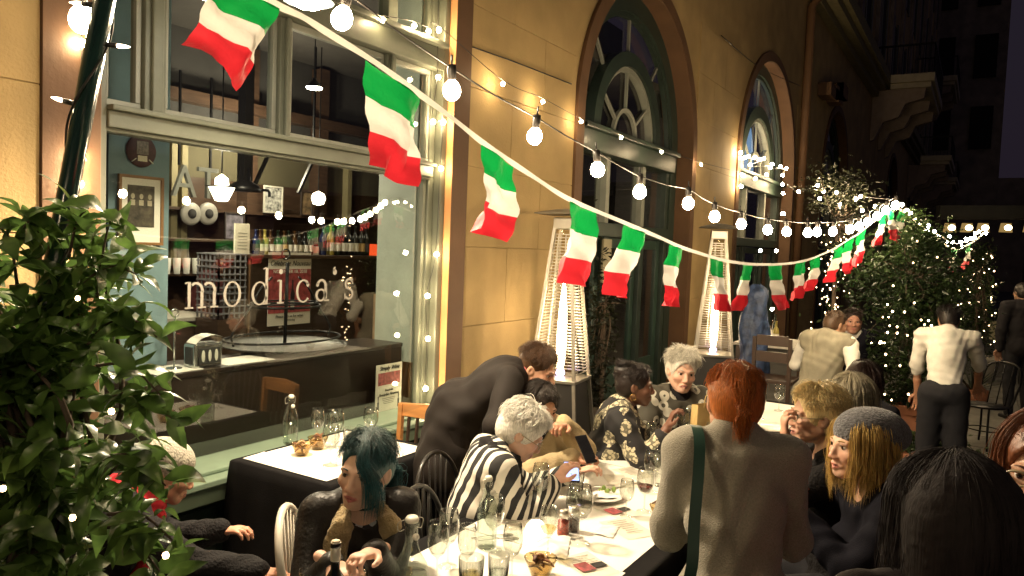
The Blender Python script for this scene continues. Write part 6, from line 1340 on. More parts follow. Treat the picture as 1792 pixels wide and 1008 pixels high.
def simple_cloth(p, name, mat, inf=.016, arms=1.0, amp=.004, extra=None, res=.0095, label=None, f=1.0, pelvis=True):
    g = p.torso(inf, pelvis)
    for sd in (-1, 1):
        if arms: g.add(p.limb(sd, inf*.9, arms))
    if extra: extra(g, p)
    return p.garment(name, g, mat, res, amp, f, label)
def trousers(p, mat=mJEA, inf=.012): p.garment('trousers', SDF().ell(p.p0, (.165*p.fat+inf, .125*p.fat+inf, .1), k=.03).add(p.legs(inf, .95)), mat, .015, .003); q = SDF(); [q.cap(p.arm[('leg', sd)][2]+np.array([0, -.03, -.032]), p.arm[('leg', sd)][2]+np.array([0, .14, -.045]), .045, .036, k=.02) for sd in (-1, 1)]; p.garment('shoes', q, mIRON, .012, 0)
def front(p, up, x, out): return p.p1+p.d2*up+np.array([x, 0, 0])+p.fw*out
def vneck(p, r=.04, dp=.16):
    def e(g, _): g.cap(p.p2+p.fw*.14+p.d2*.05, p.p2+p.fw*.17-p.d2*dp, r*1.6, .012, k=.01, sub=True).cap(p.p2+p.d3*.03+p.fw*.03, p.p2+p.d3*.14+p.fw*.03, .062, .066, k=.008, sub=True)
    return e
def crew(p, r=.062):
    def e(g, _): g.cap(p.p2+p.d3*.045+p.fw*.03, p.p2+p.d3*.16+p.fw*.03, r, r, k=.008, sub=True)
    return e
def mock(p): 
    def e(g, _): g.cap(p.p2, p.p2+p.d3*.085, .075, .064, k=.02).cap(p.p2+p.d3*.088, p.p2+p.d3*.2, .058, .062, k=.004, sub=True)
    return e
# ---- 1 woman with teal hair
b = Person('woman with teal blue hair in a black jacket with tan shearling lapels looking left', ondep(640, 822, 2.72), -128, hp=.47, lean=8, ulean=6, neck=10, hyaw=-38, hpitch=-4, tilt=-6, skin=(.6, .4, .3), lip=(.42, .12, .12), hair=(.05, .08, .08), sw=.158, hs=1.06)
b.hand(1, ondep(580, 985, 2.45), .9, hdir=(-.6, .7, -.2), hint=(.25, -.5, -.8)); b.hand(-1, ondep(655, 965, 2.46), 1.0, hdir=(.7, .6, .1), up=(0, -.3, 1), hint=(-.25, -.5, -.8)); b.body(.0036)
def jacket_open(g, p): g.cap(p.p2+p.fw*.17+p.d2*.06, p.p0+p.fw*.2+p.d1*.05, .075, .03, k=.015, sub=True).cap(p.p2+p.d3*.03+p.fw*.03, p.p2+p.d3*.16+p.fw*.03, .075, .08, k=.008, sub=True)
b.garment('shirt', (lambda g: (vneck(b, .036, .19)(g, b), g)[1])(b.torso(.006)), pattern('polka_dot_cloth', 'dots', (.012, .012, .018), (.42, .45, .5)), .009, .002)
b.garment('jacket', (lambda g: (jacket_open(g, b), g)[1])(b.torso(.014).add(b.limb(1, .015, .97)).add(b.limb(-1, .015, .97))), mLEA, .0085, .0028, .9)
X1 = np.array([1., 0, 0]); lap = SDF()
for sd in (-1, 1):
    N_ = b.p2+b.d3*.045
    lap.cap(N_+X1*sd*.062-b.fw*.015, b.p2+X1*sd*.085+b.fw*.10-b.d2*.0, .026, .034, k=.02)
    lap.cap(b.p2+X1*sd*.085+b.fw*.11-b.d2*.0, b.p2+X1*sd*.14+b.fw*.125-b.d2*.10, .04, .034, k=.02, ax=b.fw, fl=.55)
    lap.cap(b.p2+X1*sd*.09+b.fw*.125-b.d2*.03, b.p2+X1*sd*.1+b.fw*.16-b.d2*.12, .035, .03, k=.02, ax=b.fw, fl=.5)
    lap.cap(b.p2+X1*sd*.07+b.fw*.172-b.d2*.17, b.p2+X1*sd*.15+b.fw*.16-b.d2*.175, .04, .024, k=.012, ax=b.fw, fl=.42)
    lap.cap(b.p2+X1*sd*.115+b.fw*.172-b.d2*.18, b.p2+X1*sd*.085+b.fw*.17-b.d2*.36, .05, .016, k=.02, ax=b.fw, fl=.42)
lap.cap(b.p2+b.d3*.05+X1*.05-b.fw*.055, b.p2+b.d3*.05-X1*.05-b.fw*.055, .03, k=.03)
b.garment('shearling_collar', lap, mSHR, .006, .0025, 3.0); trousers(b)
rg_ = np.random.default_rng(11)
def teal(p):
    z = np.clip((p[2]+.02)/.13, 0, 1); f = np.clip((p[1]+.02)/.1, 0, 1)*.5; return np.array([.012, .085, .10])*(1-z*.7)+np.array([.03, .04, .035])*z*.7+np.array([.0, .02, .03])*f
hp_ = short_paths(260, rg_, 1.5, lift=.012, swirl=.6, th0=(.05, 1.0))
for i in range(44):                                       # fringe swept over one side of the face
    xe = -rg_.uniform(.058, .092); L_ = rg_.uniform(.10, .17); sf = lambda x: .118*math.sqrt(max(0, 1-(x/.098)**2))
    ctl = [(.012+rg_.normal()*.006, .0+rg_.uniform(-.04, .04), .127), (-.012+xe*.15, .066, .115), (xe*.5, sf(xe*.5)-.004, .07), (xe*.85, sf(xe*.85)+.004, .02), (xe, sf(xe)+.004, -.05), (xe*.95, sf(xe)-.0, .02-L_)]
    hp_.append(spline(np.array(ctl)+rg_.normal(size=3)*.003, 13))
for i in range(90):                                        # low ponytail behind
    s0 = scalp(math.radians(180+rg_.uniform(-70, 70)), rg_.uniform(1.2, 1.8), .008); k0 = np.array([0, -.125, -.045]); e_ = k0+np.array([rg_.normal()*.035, -.03+rg_.normal()*.02, -rg_.uniform(.05, .12)]); hp_.append(spline([s0, k0+rg_.normal(size=3)*.01, k0+np.array([rg_.normal()*.03, -.04, .005]), e_], 11))
b.hairdo(hairmat('teal_hair', (.02, .1, .11)), cap_base(.007), hp_, (.015, .09, .105), .0042, .45, grad=teal)
mb = MB(); o_ = b.toworld([(.078, .0, -.04)])[0]; mb.ball(o_, .0055, 8, 6).tube([o_, o_-np.array([0, 0, .016])], .002, 5); b.add('earring', np.vstack(mb.v), mb.f, mSTL)
a_ = np.linspace(0, 2*PI, 25)[:-1]; nk = b.p2+b.d3*.055+b.fw*.005; mb = MB().tube([nk+.062*math.cos(q)*X1+.058*math.sin(q)*b.fw-.012*math.sin(q)*b.d3 for q in a_], .004, 6, closed=True); b.add('choker', np.vstack(mb.v), mb.f, mIRON)
# ---- 2 man in the dark suit bending over
m_ = Person('man in a dark suit jacket bending down between the tables', ondep(940, 646, 4.3), -60, hp=.95, sit=False, lean=38, ulean=20, neck=18, hyaw=-22, hpitch=-22, tilt=0, skin=(.56, .31, .2), hair=(.07, .035, .015), female=False, fat=1.0, sw=.19, hs=1.04, nose=1.1, jaw=1.1)
m_.hand(1, ondep(905, 812, 4.05), .5, hint=(.6, -.3, -.5)); m_.hand(-1, ondep(985, 790, 4.4), .5, hint=(-.6, .2, -.5)); m_.body()
mSUI = fabric('charcoal_suit', (.02, .016, .014), rough=.75)
def tails(g, p):
    g.cap(p.p1+np.array([-.04, 0, 0]), p.p0+np.array([-.08, -.05, .02]), .15, .15, k=.03, ax=(1, 0, 0), fl=1.15); g.cap(p.p1+np.array([.04, 0, 0]), p.p0+np.array([.08, -.05, .02]), .15, .15, k=.03, ax=(1, 0, 0), fl=1.15); g.cap(p.p0+np.array([-.09, -.07, .0]), p.p0+np.array([-.1, -.1, -.24]), .13, .15, k=.03, ax=(0, 1, 0), fl=.75); g.cap(p.p0+np.array([.09, -.07, .0]), p.p0+np.array([.1, -.1, -.24]), .13, .15, k=.03, ax=(0, 1, 0), fl=.75); crew(p, .068)(g, p); g.cap(p.p2+p.fw*.16+p.d2*.04, p.p1+p.fw*.2-p.d2*.05, .05, .015, k=.01, sub=True)
m_.garment('shirt', m_.torso(.008).cap(m_.p2, m_.p2+m_.d3*.08, .078, .07, k=.01), fabric('pink_shirt', (.42, .12, .13)), .012, .001)
g_ = SDF().cap(m_.p0-m_.d1*.0-m_.fw*.01, m_.p2-m_.d2*.07, .165, .17, k=.03, ax=m_.fw, fl=.8).cap(m_.p2-X1*.155-m_.d2*.03, m_.p2+X1*.155-m_.d2*.03, .074, k=.05)
for sd in (-1, 1):
    g_.cap(m_.p2+X1*sd*.12, m_.p2+m_.d3*.05-m_.fw*.01, .06, .062, k=.04); g_.add(m_.limb(sd, .026, .97, .018))
g_.cap(m_.p0+m_.d1*.06+np.array([0, -.03, 0]), m_.p0+np.array([0, -.06, -.27]), .19, .215, k=.04, ax=(0, 1, 0), fl=.84).ell(m_.p0+np.array([0, -.05, -.62]), (.5, .5, .28), k=.015, sub=True)
crew(m_, .068)(g_, m_); g_.cap(m_.p2+m_.fw*.16+m_.d2*.04, m_.p1+m_.fw*.2-m_.d2*.05, .05, .015, k=.01, sub=True)
g_.cap(m_.p0+np.array([0, -.225, -.08]), m_.p0+np.array([0, -.235, -.42]), .012, .028, k=.008, sub=True)
m_.garment('suit_jacket', g_, mSUI, .0095, .0075, .62)
cl_ = SDF(); [cl_.cap(m_.p2+m_.d3*.06+X1*sd*.05-m_.fw*.05, m_.p2+m_.d3*.0+X1*sd*.085+m_.fw*.06, .02, .022, k=.02) for sd in (-1, 1)]; cl_.cap(m_.p2+m_.d3*.07+X1*.05-m_.fw*.05, m_.p2+m_.d3*.07-X1*.05-m_.fw*.05, .02, k=.02); m_.garment('jacket_collar', cl_, mSUI, .007, .0)
trousers(m_, mSUI, .02)
rh = np.random.default_rng(5); sp_ = short_paths(520, rh, 1.42, lift=.014, messy=.006, face=40, ln=(.3, .6)); 
m_.hairdo(hairmat('brown_hair', ()), cap_base(.004, .05), sp_, (.06, .028, .011), .0042, .4)
# ---- 3 white haired woman in stripes
w_ = Person('white haired woman in a black and white striped top bowing over her phone', ondep(914, 756, 3.55), -46, lean=5, ulean=12, neck=30, hyaw=-14, hpitch=-34, skin=(.6, .38, .28), hair=(.7, .68, .62), fat=1.12, sw=.165, old=1, hs=1.03)
w_.hand(1, ondep(972, 842, 3.5), .7, hint=(.1, -.2, -1)); w_.hand(-1, ondep(1005, 828, 3.75), .7, hint=(-.2, -.2, -1)); w_.body()
simple_cloth(w_, 'striped_top', pattern('striped_cloth', 'stripe', (.012, .012, .013), (.72, .69, .6)), .022, .9, .005, crew(w_))
sc_ = SDF(); a_ = np.linspace(0, 2*PI, 9)[:-1]; rp_ = [w_.p2+w_.d3*.04+.085*math.cos(q)*X1+.075*math.sin(q)*w_.fw-.02*math.sin(q)*w_.d3 for q in a_]
[sc_.cap(p, q, .036, k=.03) for p, q in zip(rp_, rp_[1:]+rp_[:1])]; sc_.cap(rp_[2], rp_[2]-w_.d2*.2+w_.fw*.08+X1*.05, .045, .04, k=.03); w_.garment('scarf', sc_, fabric('black_scarf', (.014, .013, .014)), .008, .006, 2.0); trousers(w_)
rh = np.random.default_rng(6); w_.hairdo(hairmat('white_hair', (), rough=.5), cap_base(.014, .05), short_paths(520, rh, 1.5, lift=.022, messy=.006, face=55, ln=(.5, .8), swirl=.9), (.66, .64, .58), .0055, .16)
glasses(w_, (.3, .25, .15))
# ---- 4 woman in beige cardigan
c_ = Person('dark haired woman in a beige cardigan looking down at the phone in her hand', ondep(945, 711, 4.12), -108, lean=6, ulean=8, neck=12, hyaw=-6, hpitch=-20, skin=(.45, .25, .16), hair=(.02, .014, .012), fat=1.15)
c_.hand(1, ondep(1003, 800, 3.85), .9, hdir=(-.75, .6, .15), hint=(.8, -.2, -.6)); c_.hand(-1, ondep(988, 742, 3.9), 1.1, hdir=(.9, .3, .1), hint=(-.8, .1, -.8)); c_.body()
c_.garment('top', c_.torso(.008), fabric('black_cloth', (.014, .013, .014)), .012, .002)
def cardi(g, p): g.cap(p.p2+p.fw*.15+p.d2*.05, p.p0+p.fw*.2, .04, .05, k=.015, sub=True); crew(p, .07)(g, p)
simple_cloth(c_, 'cardigan', fabric('beige_knit', (.42, .33, .19), bump=.6, bscale=120), .024, .97, .006, cardi); trousers(c_)
rh = np.random.default_rng(8); c_.hairdo(hairmat('black_hair', ()), cap_base(.01, .05), long_paths(200, rh, .13, (70, 290), th0=(.05, .6))+short_paths(80, rh, 1.4), (.02, .014, .011), .006, .4)
# ---- 5 woman in floral blouse
f_ = Person('woman with a dark updo in a black blouse with cream flowers gesturing with her hand', ondep(1112, 674, 4.5), -66, lean=6, ulean=6, neck=14, hyaw=0, hpitch=-4, skin=(.16, .075, .045), lip=(.16, .05, .045), hair=(.015, .01, .009), fat=1.28, sw=.185)
f_.hand(1, ondep(1168, 748, 4.28), .9, hint=(.35, -.2, -1), hdir=(-.1, .35, 1), up=(0, -1, .3)); f_.hand(-1, ondep(1185, 774, 4.55), .8); f_.body()
simple_cloth(f_, 'floral_blouse', pattern('floral_cloth', 'floral', (.012, .011, .012), (.55, .5, .34)), .022, .72, .006, vneck(f_, .03, .08)); trousers(f_)
rh = np.random.default_rng(9); ex = cap_base(.008, .05); ex.ell((0, -.075, .075), (.062, .058, .045), k=.015)
f_.hairdo(hairmat('black_hair', ()), ex, short_paths(160, rh, 1.4, lift=.012, swirl=1.5)+[spline([scalp(q, .7, .02), np.array([.045*math.sin(q*3), -.075+.045*math.cos(q*3), .125]), np.array([.05*math.sin(q*3+1.2), -.08+.05*math.cos(q*3+1.2), .1])], 9) for q in rh.uniform(0, 6, 60)], (.018, .012, .01), .006, .5)
a_ = np.linspace(0, 2*PI, 17)[:-1]; mb = MB(); [mb.tube(f_.toworld(np.stack([0*a_+sd*.081, -.01+.017*np.cos(a_), -.058+.018*np.sin(a_)], 1)), .0022, 5, closed=True) for sd in (-1, 1)]; f_.add('hoop_earrings', np.vstack(mb.v), mb.f, M('gold', (.7, .45, .15), .25, 1.0))
# ---- 6 older woman facing the camera
o_ = Person('older woman with tousled short white hair in a dark cardigan with white flowers facing us', ondep(1193, 650, 4.95), -138, lean=4, ulean=4, neck=12, hyaw=-6, hpitch=-6, tilt=-4, skin=(.6, .36, .26), lip=(.4, .17, .14), hair=(.55, .52, .45), fat=1.2, old=1, nose=1.2, jaw=1.06, hs=1.08)
o_.hand(1, ondep(1185, 772, 4.65), .7); o_.hand(-1, ondep(1216, 775, 4.6), .7); o_.body(.0038)
o_.garment('top', o_.torso(.008), fabric('black_cloth', ()), .012, .002)
simple_cloth(o_, 'patterned_cardigan', pattern('white_flower_cloth', 'ring', (.05, .045, .032), (.42, .4, .33)), .024, .97, .006, cardi); trousers(o_)
mb = MB().tube([o_.p2+o_.d3*.05+.07*math.cos(q)*X1+.065*math.sin(q)*o_.fw-o_.d2*.13*max(0, math.sin(q)) for q in np.linspace(0, 2*PI, 33)[:-1]], .008, 6, closed=True); o_.add('bead_necklace', np.vstack(mb.v), mb.f, M('brown_beads', (.18, .08, .03), .4, var=.8, scale=60))
rh = np.random.default_rng(10); o_.hairdo(hairmat('white_hair', ()), cap_base(.012, .048), short_paths(420, rh, 1.42, lift=.025, messy=.014, face=48, ln=(.35, .65), swirl=1.1), (.58, .55, .47), .005, .3)
# ---- 7 standing woman in the grey beige sweater, back to us
s_ = Person('red haired woman in a grey beige sweater standing with her back to us', ondep(1284, 706, 2.4), 24, hp=.93, sit=False, lean=9, ulean=9, neck=14, hyaw=4, hpitch=-16, tilt=4, skin=(.58, .34, .24), hair=(.3, .09, .025), sw=.148, fat=.9, hs=1.0)
s_.hand(-1, (-.12, .38, 1.0), .5, hint=(-.35, -.6, -.8), world=False); s_.hand(1, (.14, .38, .98), .5, hint=(.35, -.6, -.8), world=False); s_.body()
def swe(g, p): mock(p)(g, p); g.ell(p.p0+np.array([0, -.0, -.05]), (.185, .14, .16), k=.05); 
simple_cloth(s_, 'sweater', fabric('grey_beige_knit', (.27, .25, .2), bump=.6, bscale=230, var=.16, scale=210, sheen=.25), .016, .97, .006, swe, .0085, f=.75); trousers(s_)
rh = np.random.default_rng(12)
def red(p): t = np.clip((p[0]+.02)/.12, 0, 1); return np.array([.55, .165, .035])*(1-.45*t)  # darker toward her right: shading put into the hair colour
pp = short_paths(60, rh, 1.45, lift=.008)
for i in range(380):
    ph = math.radians(rh.uniform(0, 360)); t0 = rh.uniform(.02, .3); kn = np.array([.0, -.128, -.02])+rh.normal(size=3)*.006; lim = 1.0 if abs((math.degrees(ph)+180) % 360-180) < 55 else 1.5
    t1 = min(lim, t0+rh.uniform(.6, 1.3)); A_ = scalp(ph, t0*.5+t1*.5*.5, .009); B_ = scalp(ph+.35*math.sin(math.pi-ph)*.5, t1*.75, .011); Cc_ = scalp(math.pi+.25*math.sin(ph), 1.42, .011)
    pp.append(spline([scalp(ph, t1, .006), B_ if t1 > .9 else A_, Cc_, kn], 13))
for i in range(45): kn = np.array([0, -.125, -.02]); pp.append(spline([kn+rh.normal(size=3)*.008, kn+np.array([rh.normal()*.01, -.02, -.02]), kn+np.array([rh.normal()*.013, -.01, -.05]), kn+np.array([rh.normal()*.014, .0, -rh.uniform(.07, .12)])], 10))
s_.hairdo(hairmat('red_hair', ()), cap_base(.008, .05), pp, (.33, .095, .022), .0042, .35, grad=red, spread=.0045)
bag = thing('shoulder_bag', 'dark green shoulder bag on a long strap hanging at the sweater woman’s left hip', 'bag', s_.loc, s_.rz)
st = spline([s_.p2+X1*-.12+s_.fw*.11, s_.p2+X1*-.125+np.array([0, 0, .075]), s_.p2+X1*-.12-s_.fw*.105, s_.p1+X1*-.135-s_.fw*.135, s_.p0+X1*-.15-s_.fw*.15+np.array([0, 0, .06]), s_.p0+X1*-.23-s_.fw*.08-np.array([0, 0, .12])], 40)
mSTR = M('dark_green_strap', (.012, .05, .035), .5); MB().strip(st+np.array([.016, -.001, 0]), st-np.array([.016, .001, 0])).strip(st+np.array([.016, -.006, 0]), st-np.array([.016, .006, 0])).build('strap', mSTR, bag, True)
ct = s_.p0+X1*-.235-s_.fw*.03-np.array([0, 0, .24]); MB().ball(ct, (.06, .13, .12), 16, 10).build('bag_body', mSTR, bag, True); MB().tube([ct+np.array([0, -.12, .11]), ct+np.array([0, -.08, .14])], .008, 6).build('buckle', mSTL, bag, True)
# ---- right hand side diners
l_ = Person('short haired blonde woman with dark glasses in black raising her hand to her mouth', ondep(1428, 712, 3.4), 116, lean=4, ulean=6, neck=14, hyaw=4, hpitch=-2, skin=(.55, .33, .23), lip=(.4, .15, .13), hair=(.4, .28, .12), fat=1.25, hs=1.05)
l_.hand(-1, ondep(1374, 768, 3.32), .9, hint=(-.5, -.2, -1), hdir=(.05, .1, 1), up=(0, 1, 0)); l_.hand(1, ondep(1345, 790, 3.6), .6); l_.body()
simple_cloth(l_, 'black_dress', fabric('black_lace', (.012, .011, .012), bump=.8, bscale=90), .024, .72, .006, crew(l_)); trousers(l_)
rh = np.random.default_rng(14); l_.hairdo(hairmat('blonde_hair', ()), cap_base(.013, .05), short_paths(430, rh, 1.5, lift=.022, messy=.006, face=50, ln=(.5, .9), swirl=.7), (.8, .64, .33), .005, .3); glasses(l_, (.04, .015, .01), r=.0022)
g_ = Person('woman with long wavy grey hair and spectacles pushed up on her head', ondep(1482, 704, 3.9), 122, lean=4, ulean=6, neck=12, hyaw=6, hpitch=-2, skin=(.55, .32, .23), hair=(.3, .27, .2), fat=1.1, old=1, hs=1.06)
g_.hand(-1, ondep(1400, 800, 3.8), .6); g_.hand(1, ondep(1390, 780, 4.1), .6); g_.body()
simple_cloth(g_, 'dark_coat', fabric('dark_coat_cloth', (.018, .017, .02)), .026, .97, .006, crew(g_)); trousers(g_)
rh = np.random.default_rng(15); g_.hairdo(hairmat('grey_hair', ()), cap_base(.012, .045), long_paths(380, rh, .25, (58, 302), wave=.014, out=.02, th0=(.05, .7))+short_paths(90, rh, 1.35, face=45), (.33, .29, .2), .0055, .4); glasses(g_, (.1, .08, .06), up=.75, r=.002)
n_ = Person('woman with long blonde hair under a slouchy grey knitted beanie', ondep(1502, 780, 2.9), 124, lean=5, ulean=6, neck=12, hyaw=8, hpitch=-2, skin=(.55, .33, .23), hair=(.5, .33, .1), hs=1.04)
n_.hand(-1, ondep(1400, 905, 2.95), .6); n_.hand(1, ondep(1420, 860, 3.2), .6); n_.body()
simple_cloth(n_, 'dark_jacket', fabric('navy_cloth', (.006, .006, .01), spec=.1), .026, .97, .006, crew(n_)); trousers(n_)
rh = np.random.default_rng(16); n_.hairdo(hairmat('blonde_hair', ()), None, long_paths(420, rh, .19, (42, 318), wave=.008, out=.016, th0=(.9, 1.2)), (.5, .33, .1), .0055, .35)
be = SDF().ell((0, -.03, .055), (.094, .118, .086), k=.02).ell((0, -.115, .045), (.085, .085, .07), R=np.array(Matrix.Rotation(.5, 3, 'X')), k=.04); be.ell((0, .1, -.06), (.1, .09, .09), k=.012, sub=True)
V, F = be.mesh(.006); n_.add('beanie', n_.toworld(smooth_mesh(V, F, 1)), F, None or (lambda: (lambda m: m)(M('grey_knit', (.085, .085, .095), .9, var=.5, scale=70, bump=1.0, bscale=110, sheen=.3, stretch=(1, 1, 1.6))))())
k_ = Person('foreground woman with long dark brown hair seen from behind at the bottom right', ondep(1656, 922, 1.36), 36, hp=.92, sit=False, lean=2, ulean=4, neck=10, hyaw=0, hpitch=-4, skin=(.5, .3, .2), hair=(.02, .012, .012), sw=.17)
k_.hand(-1, (-.16, .22, .95), .5, world=False); k_.hand(1, (.16, .22, .95), .5, world=False); k_.body()
simple_cloth(k_, 'dark_coat', fabric('plum_black_cloth', (.016, .012, .014)), .022, .97, .005, crew(k_), .012); trousers(k_)
rh = np.random.default_rng(17); kb_ = cap_base(.017, .05); kb_.cap((0, -.05, .02), (0, -.045, -.3), .104, .114, k=.03, ax=(0, 1, 0), fl=.8)
k_.hairdo(hairmat('near_black_hair', (), rough=.8), kb_, long_paths(420, rh, .3, (40, 320), wave=.012, out=.005, th0=(.02, 1.0), m=14, off0=.0165), (.01, .006, .007), .0034, .3, kids=4, spread=.005)
r_ = Person('woman with auburn hair and dark round glasses at the right edge', ondep(1832, 826, 1.72), 158, hp=.92, sit=False, lean=2, ulean=4, neck=10, hyaw=6, hpitch=-4, skin=(.52, .3, .2), hair=(.13, .045, .02), sw=.17)
r_.hand(-1, (-.16, .22, .95), .5, world=False); r_.hand(1, (.16, .22, .95), .5, world=False); r_.body()
simple_cloth(r_, 'pink_top', fabric('hot_pink_cloth', (.42, .03, .12)), .018, .97, .005, vneck(r_, .03, .08), .012); trousers(r_)
rh = np.random.default_rng(18); r_.hairdo(hairmat('auburn_hair', ()), cap_base(.014, .045), long_paths(420, rh, .16, (50, 310), wave=.012, out=.02, th0=(.02, .7))+short_paths(100, rh, 1.2), (.15, .05, .02), .005, .4); glasses(r_, (.008, .006, .006), r=.003)
# ---- background people
t_ = Person('man in a white short sleeved shirt seen from behind reaching toward the metal chair', ondep(1660, 560, 6.7), 2, hp=.86, sit=False, lean=28, ulean=10, neck=8, hyaw=5, hpitch=-20, skin=(.4, .22, .14), hair=(.015, .012, .01), female=False, sw=.19, fat=.9)
t_.hand(1, ondep(1712, 682, 6.8), .6, hint=(.6, .2, -.3)); t_.hand(-1, (-.2, .4, .75), .6, world=False); t_.body(.006)
simple_cloth(t_, 'white_shirt', fabric('white_cotton', (.68, .66, .6)), .018, .14, .006, lambda g, p: (crew(p)(g, p), g.ell(p.p0+np.array([0, 0, -.25]), (.4, .4, .2), k=.01, sub=True)), .012, pelvis=False); trousers(t_, inf=.028)
rh = np.random.default_rng(20); t_.hairdo(hairmat('black_hair', ()), cap_base(.006, .05), short_paths(160, rh, 1.45, messy=.008), (.014, .011, .01), .006, .3)
v_ = Person('man in a light hooded vest over a white tee sitting at the far café table', ondep(1462, 569, 6.9), -18, hp=.74, lean=14, ulean=10, neck=16, hyaw=-24, hpitch=-8, skin=(.42, .24, .15), hair=(.06, .035, .02), female=False, sw=.2, fat=1.08)
v_.hand(1, ondep(1478, 662, 6.75), .6, hint=(.5, -.6, -.3)); v_.hand(-1, (-.2, .42, .9), .6, world=False); v_.body(.006)
simple_cloth(v_, 'white_tee', fabric('white_cotton', ()), .016, .1, .004, crew(v_), .012)
vs = v_.torso(.032).cap(v_.p2-v_.fw*.08-v_.d2*.05, v_.p2-v_.fw*.08+v_.d3*.03, .08, .06, k=.04); crew(v_, .07)(vs, v_); v_.garment('hooded_vest', vs, fabric('grey_fleece', (.25, .23, .17)), .011, .006); trousers(v_)
rh = np.random.default_rng(21); v_.hairdo(hairmat('brown_hair', ()), cap_base(.002, .045), short_paths(120, rh, 1.3, lift=.006, ln=(.2, .4)), (.07, .04, .022), .004, .3)
e_ = Person('man in a dark jacket over a pale shirt facing the man in the vest', ondep(1493, 562, 7.6), 176, hp=.74, lean=4, ulean=4, neck=10, hyaw=16, hpitch=-4, skin=(.42, .22, .15), hair=(.025, .016, .012), female=False, sw=.2)
e_.hand(1, (.2, .35, .85), .6, world=False); e_.hand(-1, (-.2, .35, .85), .6, world=False); e_.body(.006)
e_.garment('shirt', e_.torso(.008), fabric('pale_shirt', (.4, .38, .35)), .014, .002); simple_cloth(e_, 'dark_jacket', fabric('navy_cloth', ()), .026, .97, .006, jacket_open, .012); trousers(e_)
rh = np.random.default_rng(22); e_.hairdo(hairmat('dark_brown_hair', ()), cap_base(.006, .05), short_paths(140, rh, 1.4, messy=.008), (.03, .018, .014), .006, .3)
d_ = Person('dark clothed figure walking down the alley at the right edge', ondep(1788, 512, 9.6), 30, hp=.92, sit=False, lean=2, ulean=2, neck=8, skin=(.3, .18, .12), hair=(.015, .012, .01), female=False, sw=.2)
d_.hand(1, (.24, .05, .85), .5, world=False); d_.hand(-1, (-.24, .05, .85), .5, world=False); d_.body(.008)
simple_cloth(d_, 'dark_coat', fabric('dark_coat_cloth', ()), .026, .97, .005, crew(d_), .014); trousers(d_); d_.hairdo(hairmat('black_hair', ()), cap_base(.008, .05), None, (.014, .011, .01))
x_ = Person('dark haired person half hidden behind the grey haired woman', ondep(1506, 668, 4.75), 128, lean=4, ulean=6, neck=12, hpitch=-4, skin=(.4, .22, .15), hair=(.03, .015, .012))
x_.hand(-1, (-.15, .4, .8), .6, world=False); x_.hand(1, (.15, .4, .8), .6, world=False); x_.body(.008)
simple_cloth(x_, 'dark_coat', fabric('dark_coat_cloth', ()), .024, .97, .005, crew(x_), .014); trousers(x_); rh = np.random.default_rng(23); x_.hairdo(hairmat('dark_brown_hair', ()), cap_base(.012, .05), long_paths(120, rh, .12), (.035, .018, .014), .007, .3)
q_ = Person('person in a pale knitted cap and red scarf half hidden by the bush', ondep(292, 826, 3.05), -28, hp=.42, lean=20, ulean=14, neck=20, hyaw=-8, hpitch=-20, skin=(.55, .3, .2), hair=(.5, .46, .38), old=1)
q_.hand(1, ondep(452, 1000, 2.85), .6, hint=(.6, -.4, -.5)); q_.hand(-1, ondep(385, 930, 3.2), .6); q_.body(.005)
simple_cloth(q_, 'black_coat', fabric('black_wool', (.013, .012, .013), bump=.8, bscale=90), .028, .97, .006, crew(q_)); trousers(q_)
sc_ = SDF(); a_ = np.linspace(0, 2*PI, 9)[:-1]; rp_ = [q_.p2+q_.d3*.05+.09*math.cos(w)*X1+.08*math.sin(w)*q_.fw for w in a_]; [sc_.cap(p, w, .042, k=.03) for p, w in zip(rp_, rp_[1:]+rp_[:1])]; sc_.cap(rp_[1], rp_[1]-q_.d2*.22+q_.fw*.1+X1*.05, .055, .045, k=.03)
q_.garment('red_scarf', sc_, fabric('crimson_scarf', (.4, .02, .03)), .008, .007, 2.0)
V, F = SDF().ell((0, -.02, .045), (.092, .112, .09), k=.02).ell((0, .11, -.05), (.1, .08, .085), k=.012, sub=True).mesh(.007); q_.add('knitted_cap', q_.toworld(smooth_mesh(V, F, 1)), F, M('pale_knit', (.42, .39, .32), .9, var=.3, scale=60, bump=1.0, bscale=110))
rh = np.random.default_rng(24); q_.hairdo(hairmat('white_hair', ()), None, long_paths(60, rh, .04, (100, 260), th0=(1.2, 1.4)), (.5, .46, .38), .006, .3)
y_ = Person('bartender bending behind the dark bar inside the shop', ondep(392, 455, 7.6), -140, hp=.95, sit=False, lean=14, ulean=10, neck=10, hyaw=0, hpitch=-28, skin=(.34, .19, .12), hair=(.015, .012, .01), female=False, sw=.2)
y_.hand(1, (.2, .35, 1.18), .6, world=False); y_.hand(-1, (-.12, .38, 1.2), .6, world=False); y_.body(.007)
simple_cloth(y_, 'shirt', fabric('maroon_shirt', (.1, .03, .03)), .022, .97, .005, crew(y_), .014); trousers(y_); rh = np.random.default_rng(25); y_.hairdo(hairmat('black_hair', ()), cap_base(.006, .05), short_paths(100, rh, 1.4), (.014, .011, .01), .006, .3)
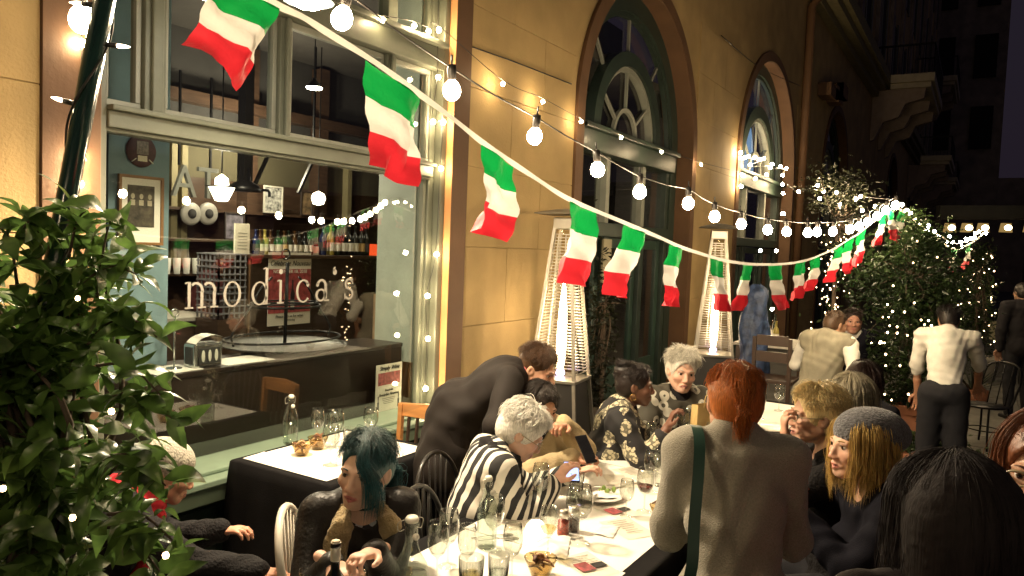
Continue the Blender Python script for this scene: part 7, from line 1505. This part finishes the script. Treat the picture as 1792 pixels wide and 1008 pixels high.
# ---- phones in hands
def phone(label, c, az, tilt, lit):
    t = thing('phone', label, 'phone', c, az); R_ = np.array(Matrix.Rotation(tilt, 3, 'X')); MB().box((0, 0, 0), (.074, .15, .009), R=R_).build('case', M('black_phone', (.01, .01, .012), .2), t, bevel=.003)
    MB().box(R_ @ np.array([0, 0, .0051]), (.066, .138, .0008), R=R_).build('screen', MEM('phone_screen_blue', (.35, .45, .95), 1.0) if lit else M('dark_screen', (.012, .012, .014), .08), t)
    if not lit: MB().box(R_ @ np.array([0, 0, -.0056]), (.07, .146, .001), R=R_).build('back_plate', M('pale_phone_case', (.4, .33, .22), .4), t)
phone('dark phone with a pale case held by the woman in the beige cardigan', ondep(1026, 786, 3.83), math.radians(-20), .9, False)
phone('phone with a glowing bluish screen in the striped woman’s hands', ondep(1000, 826, 3.6), math.radians(-60), .35, True)
# ================================================================ FAR END OF THE ALLEY
fb = thing('far_building', 'dark tall building closing the far side of the alley', 'building', (64, -14, 0))
MB().bx(0, 12, 13.2, 21.5, 0, 34).bx(.5, 12, -8, 13.199, 0, 8).build('wall', mFAR, fb)
for k in range(6):
    MB().bx(.35, .498, -7+3.3*k, -5+3.3*k, 4.6, 7.6).build('window', mDRK, fb); MB().bx(.2, .499, -8.0+3.3*k, -7.3+3.3*k, 0, 7.9).build('pilaster', mFAR, fb)
for k in range(3):
    for z in (10, 15, 20, 25): MB().bx(-.15, -.002, 13.8+2.6*k, 15.2+2.6*k, z, z+3).build('window', mDRK, fb)
sf = thing('shop_row', 'low dark shop row across the alley behind the box lamps', 'building', (26, -12, 0))
MB().bx(0, 8, -10, 10.6, 0, 3.9).build('wall', M('dark_shop_paint', (.06, .05, .05), .8, var=.3), sf)
for k in range(7): w = MB().bx(-.05, -.002, -9.5+2.8*k, -7.4+2.8*k, .5, 2.5).build('window', mDRK, sf); MB().bx(-.09, -.051, -9.5+2.8*k, -7.4+2.8*k, 2.5, 2.6).build('lintel', mFAR, w)
nt = thing('notice_board', 'small pale notice board on a stand near the slim lit tree', 'sign', onz(1741, 640, 0)); MB().bx(-.02, .02, -.13, .13, .5, .85).build('board', M('pale_board', (.4, .37, .24), .7), nt); MB().bx(-.02, .02, -.02, .02, 0, .499).build('post', mIRON, nt)
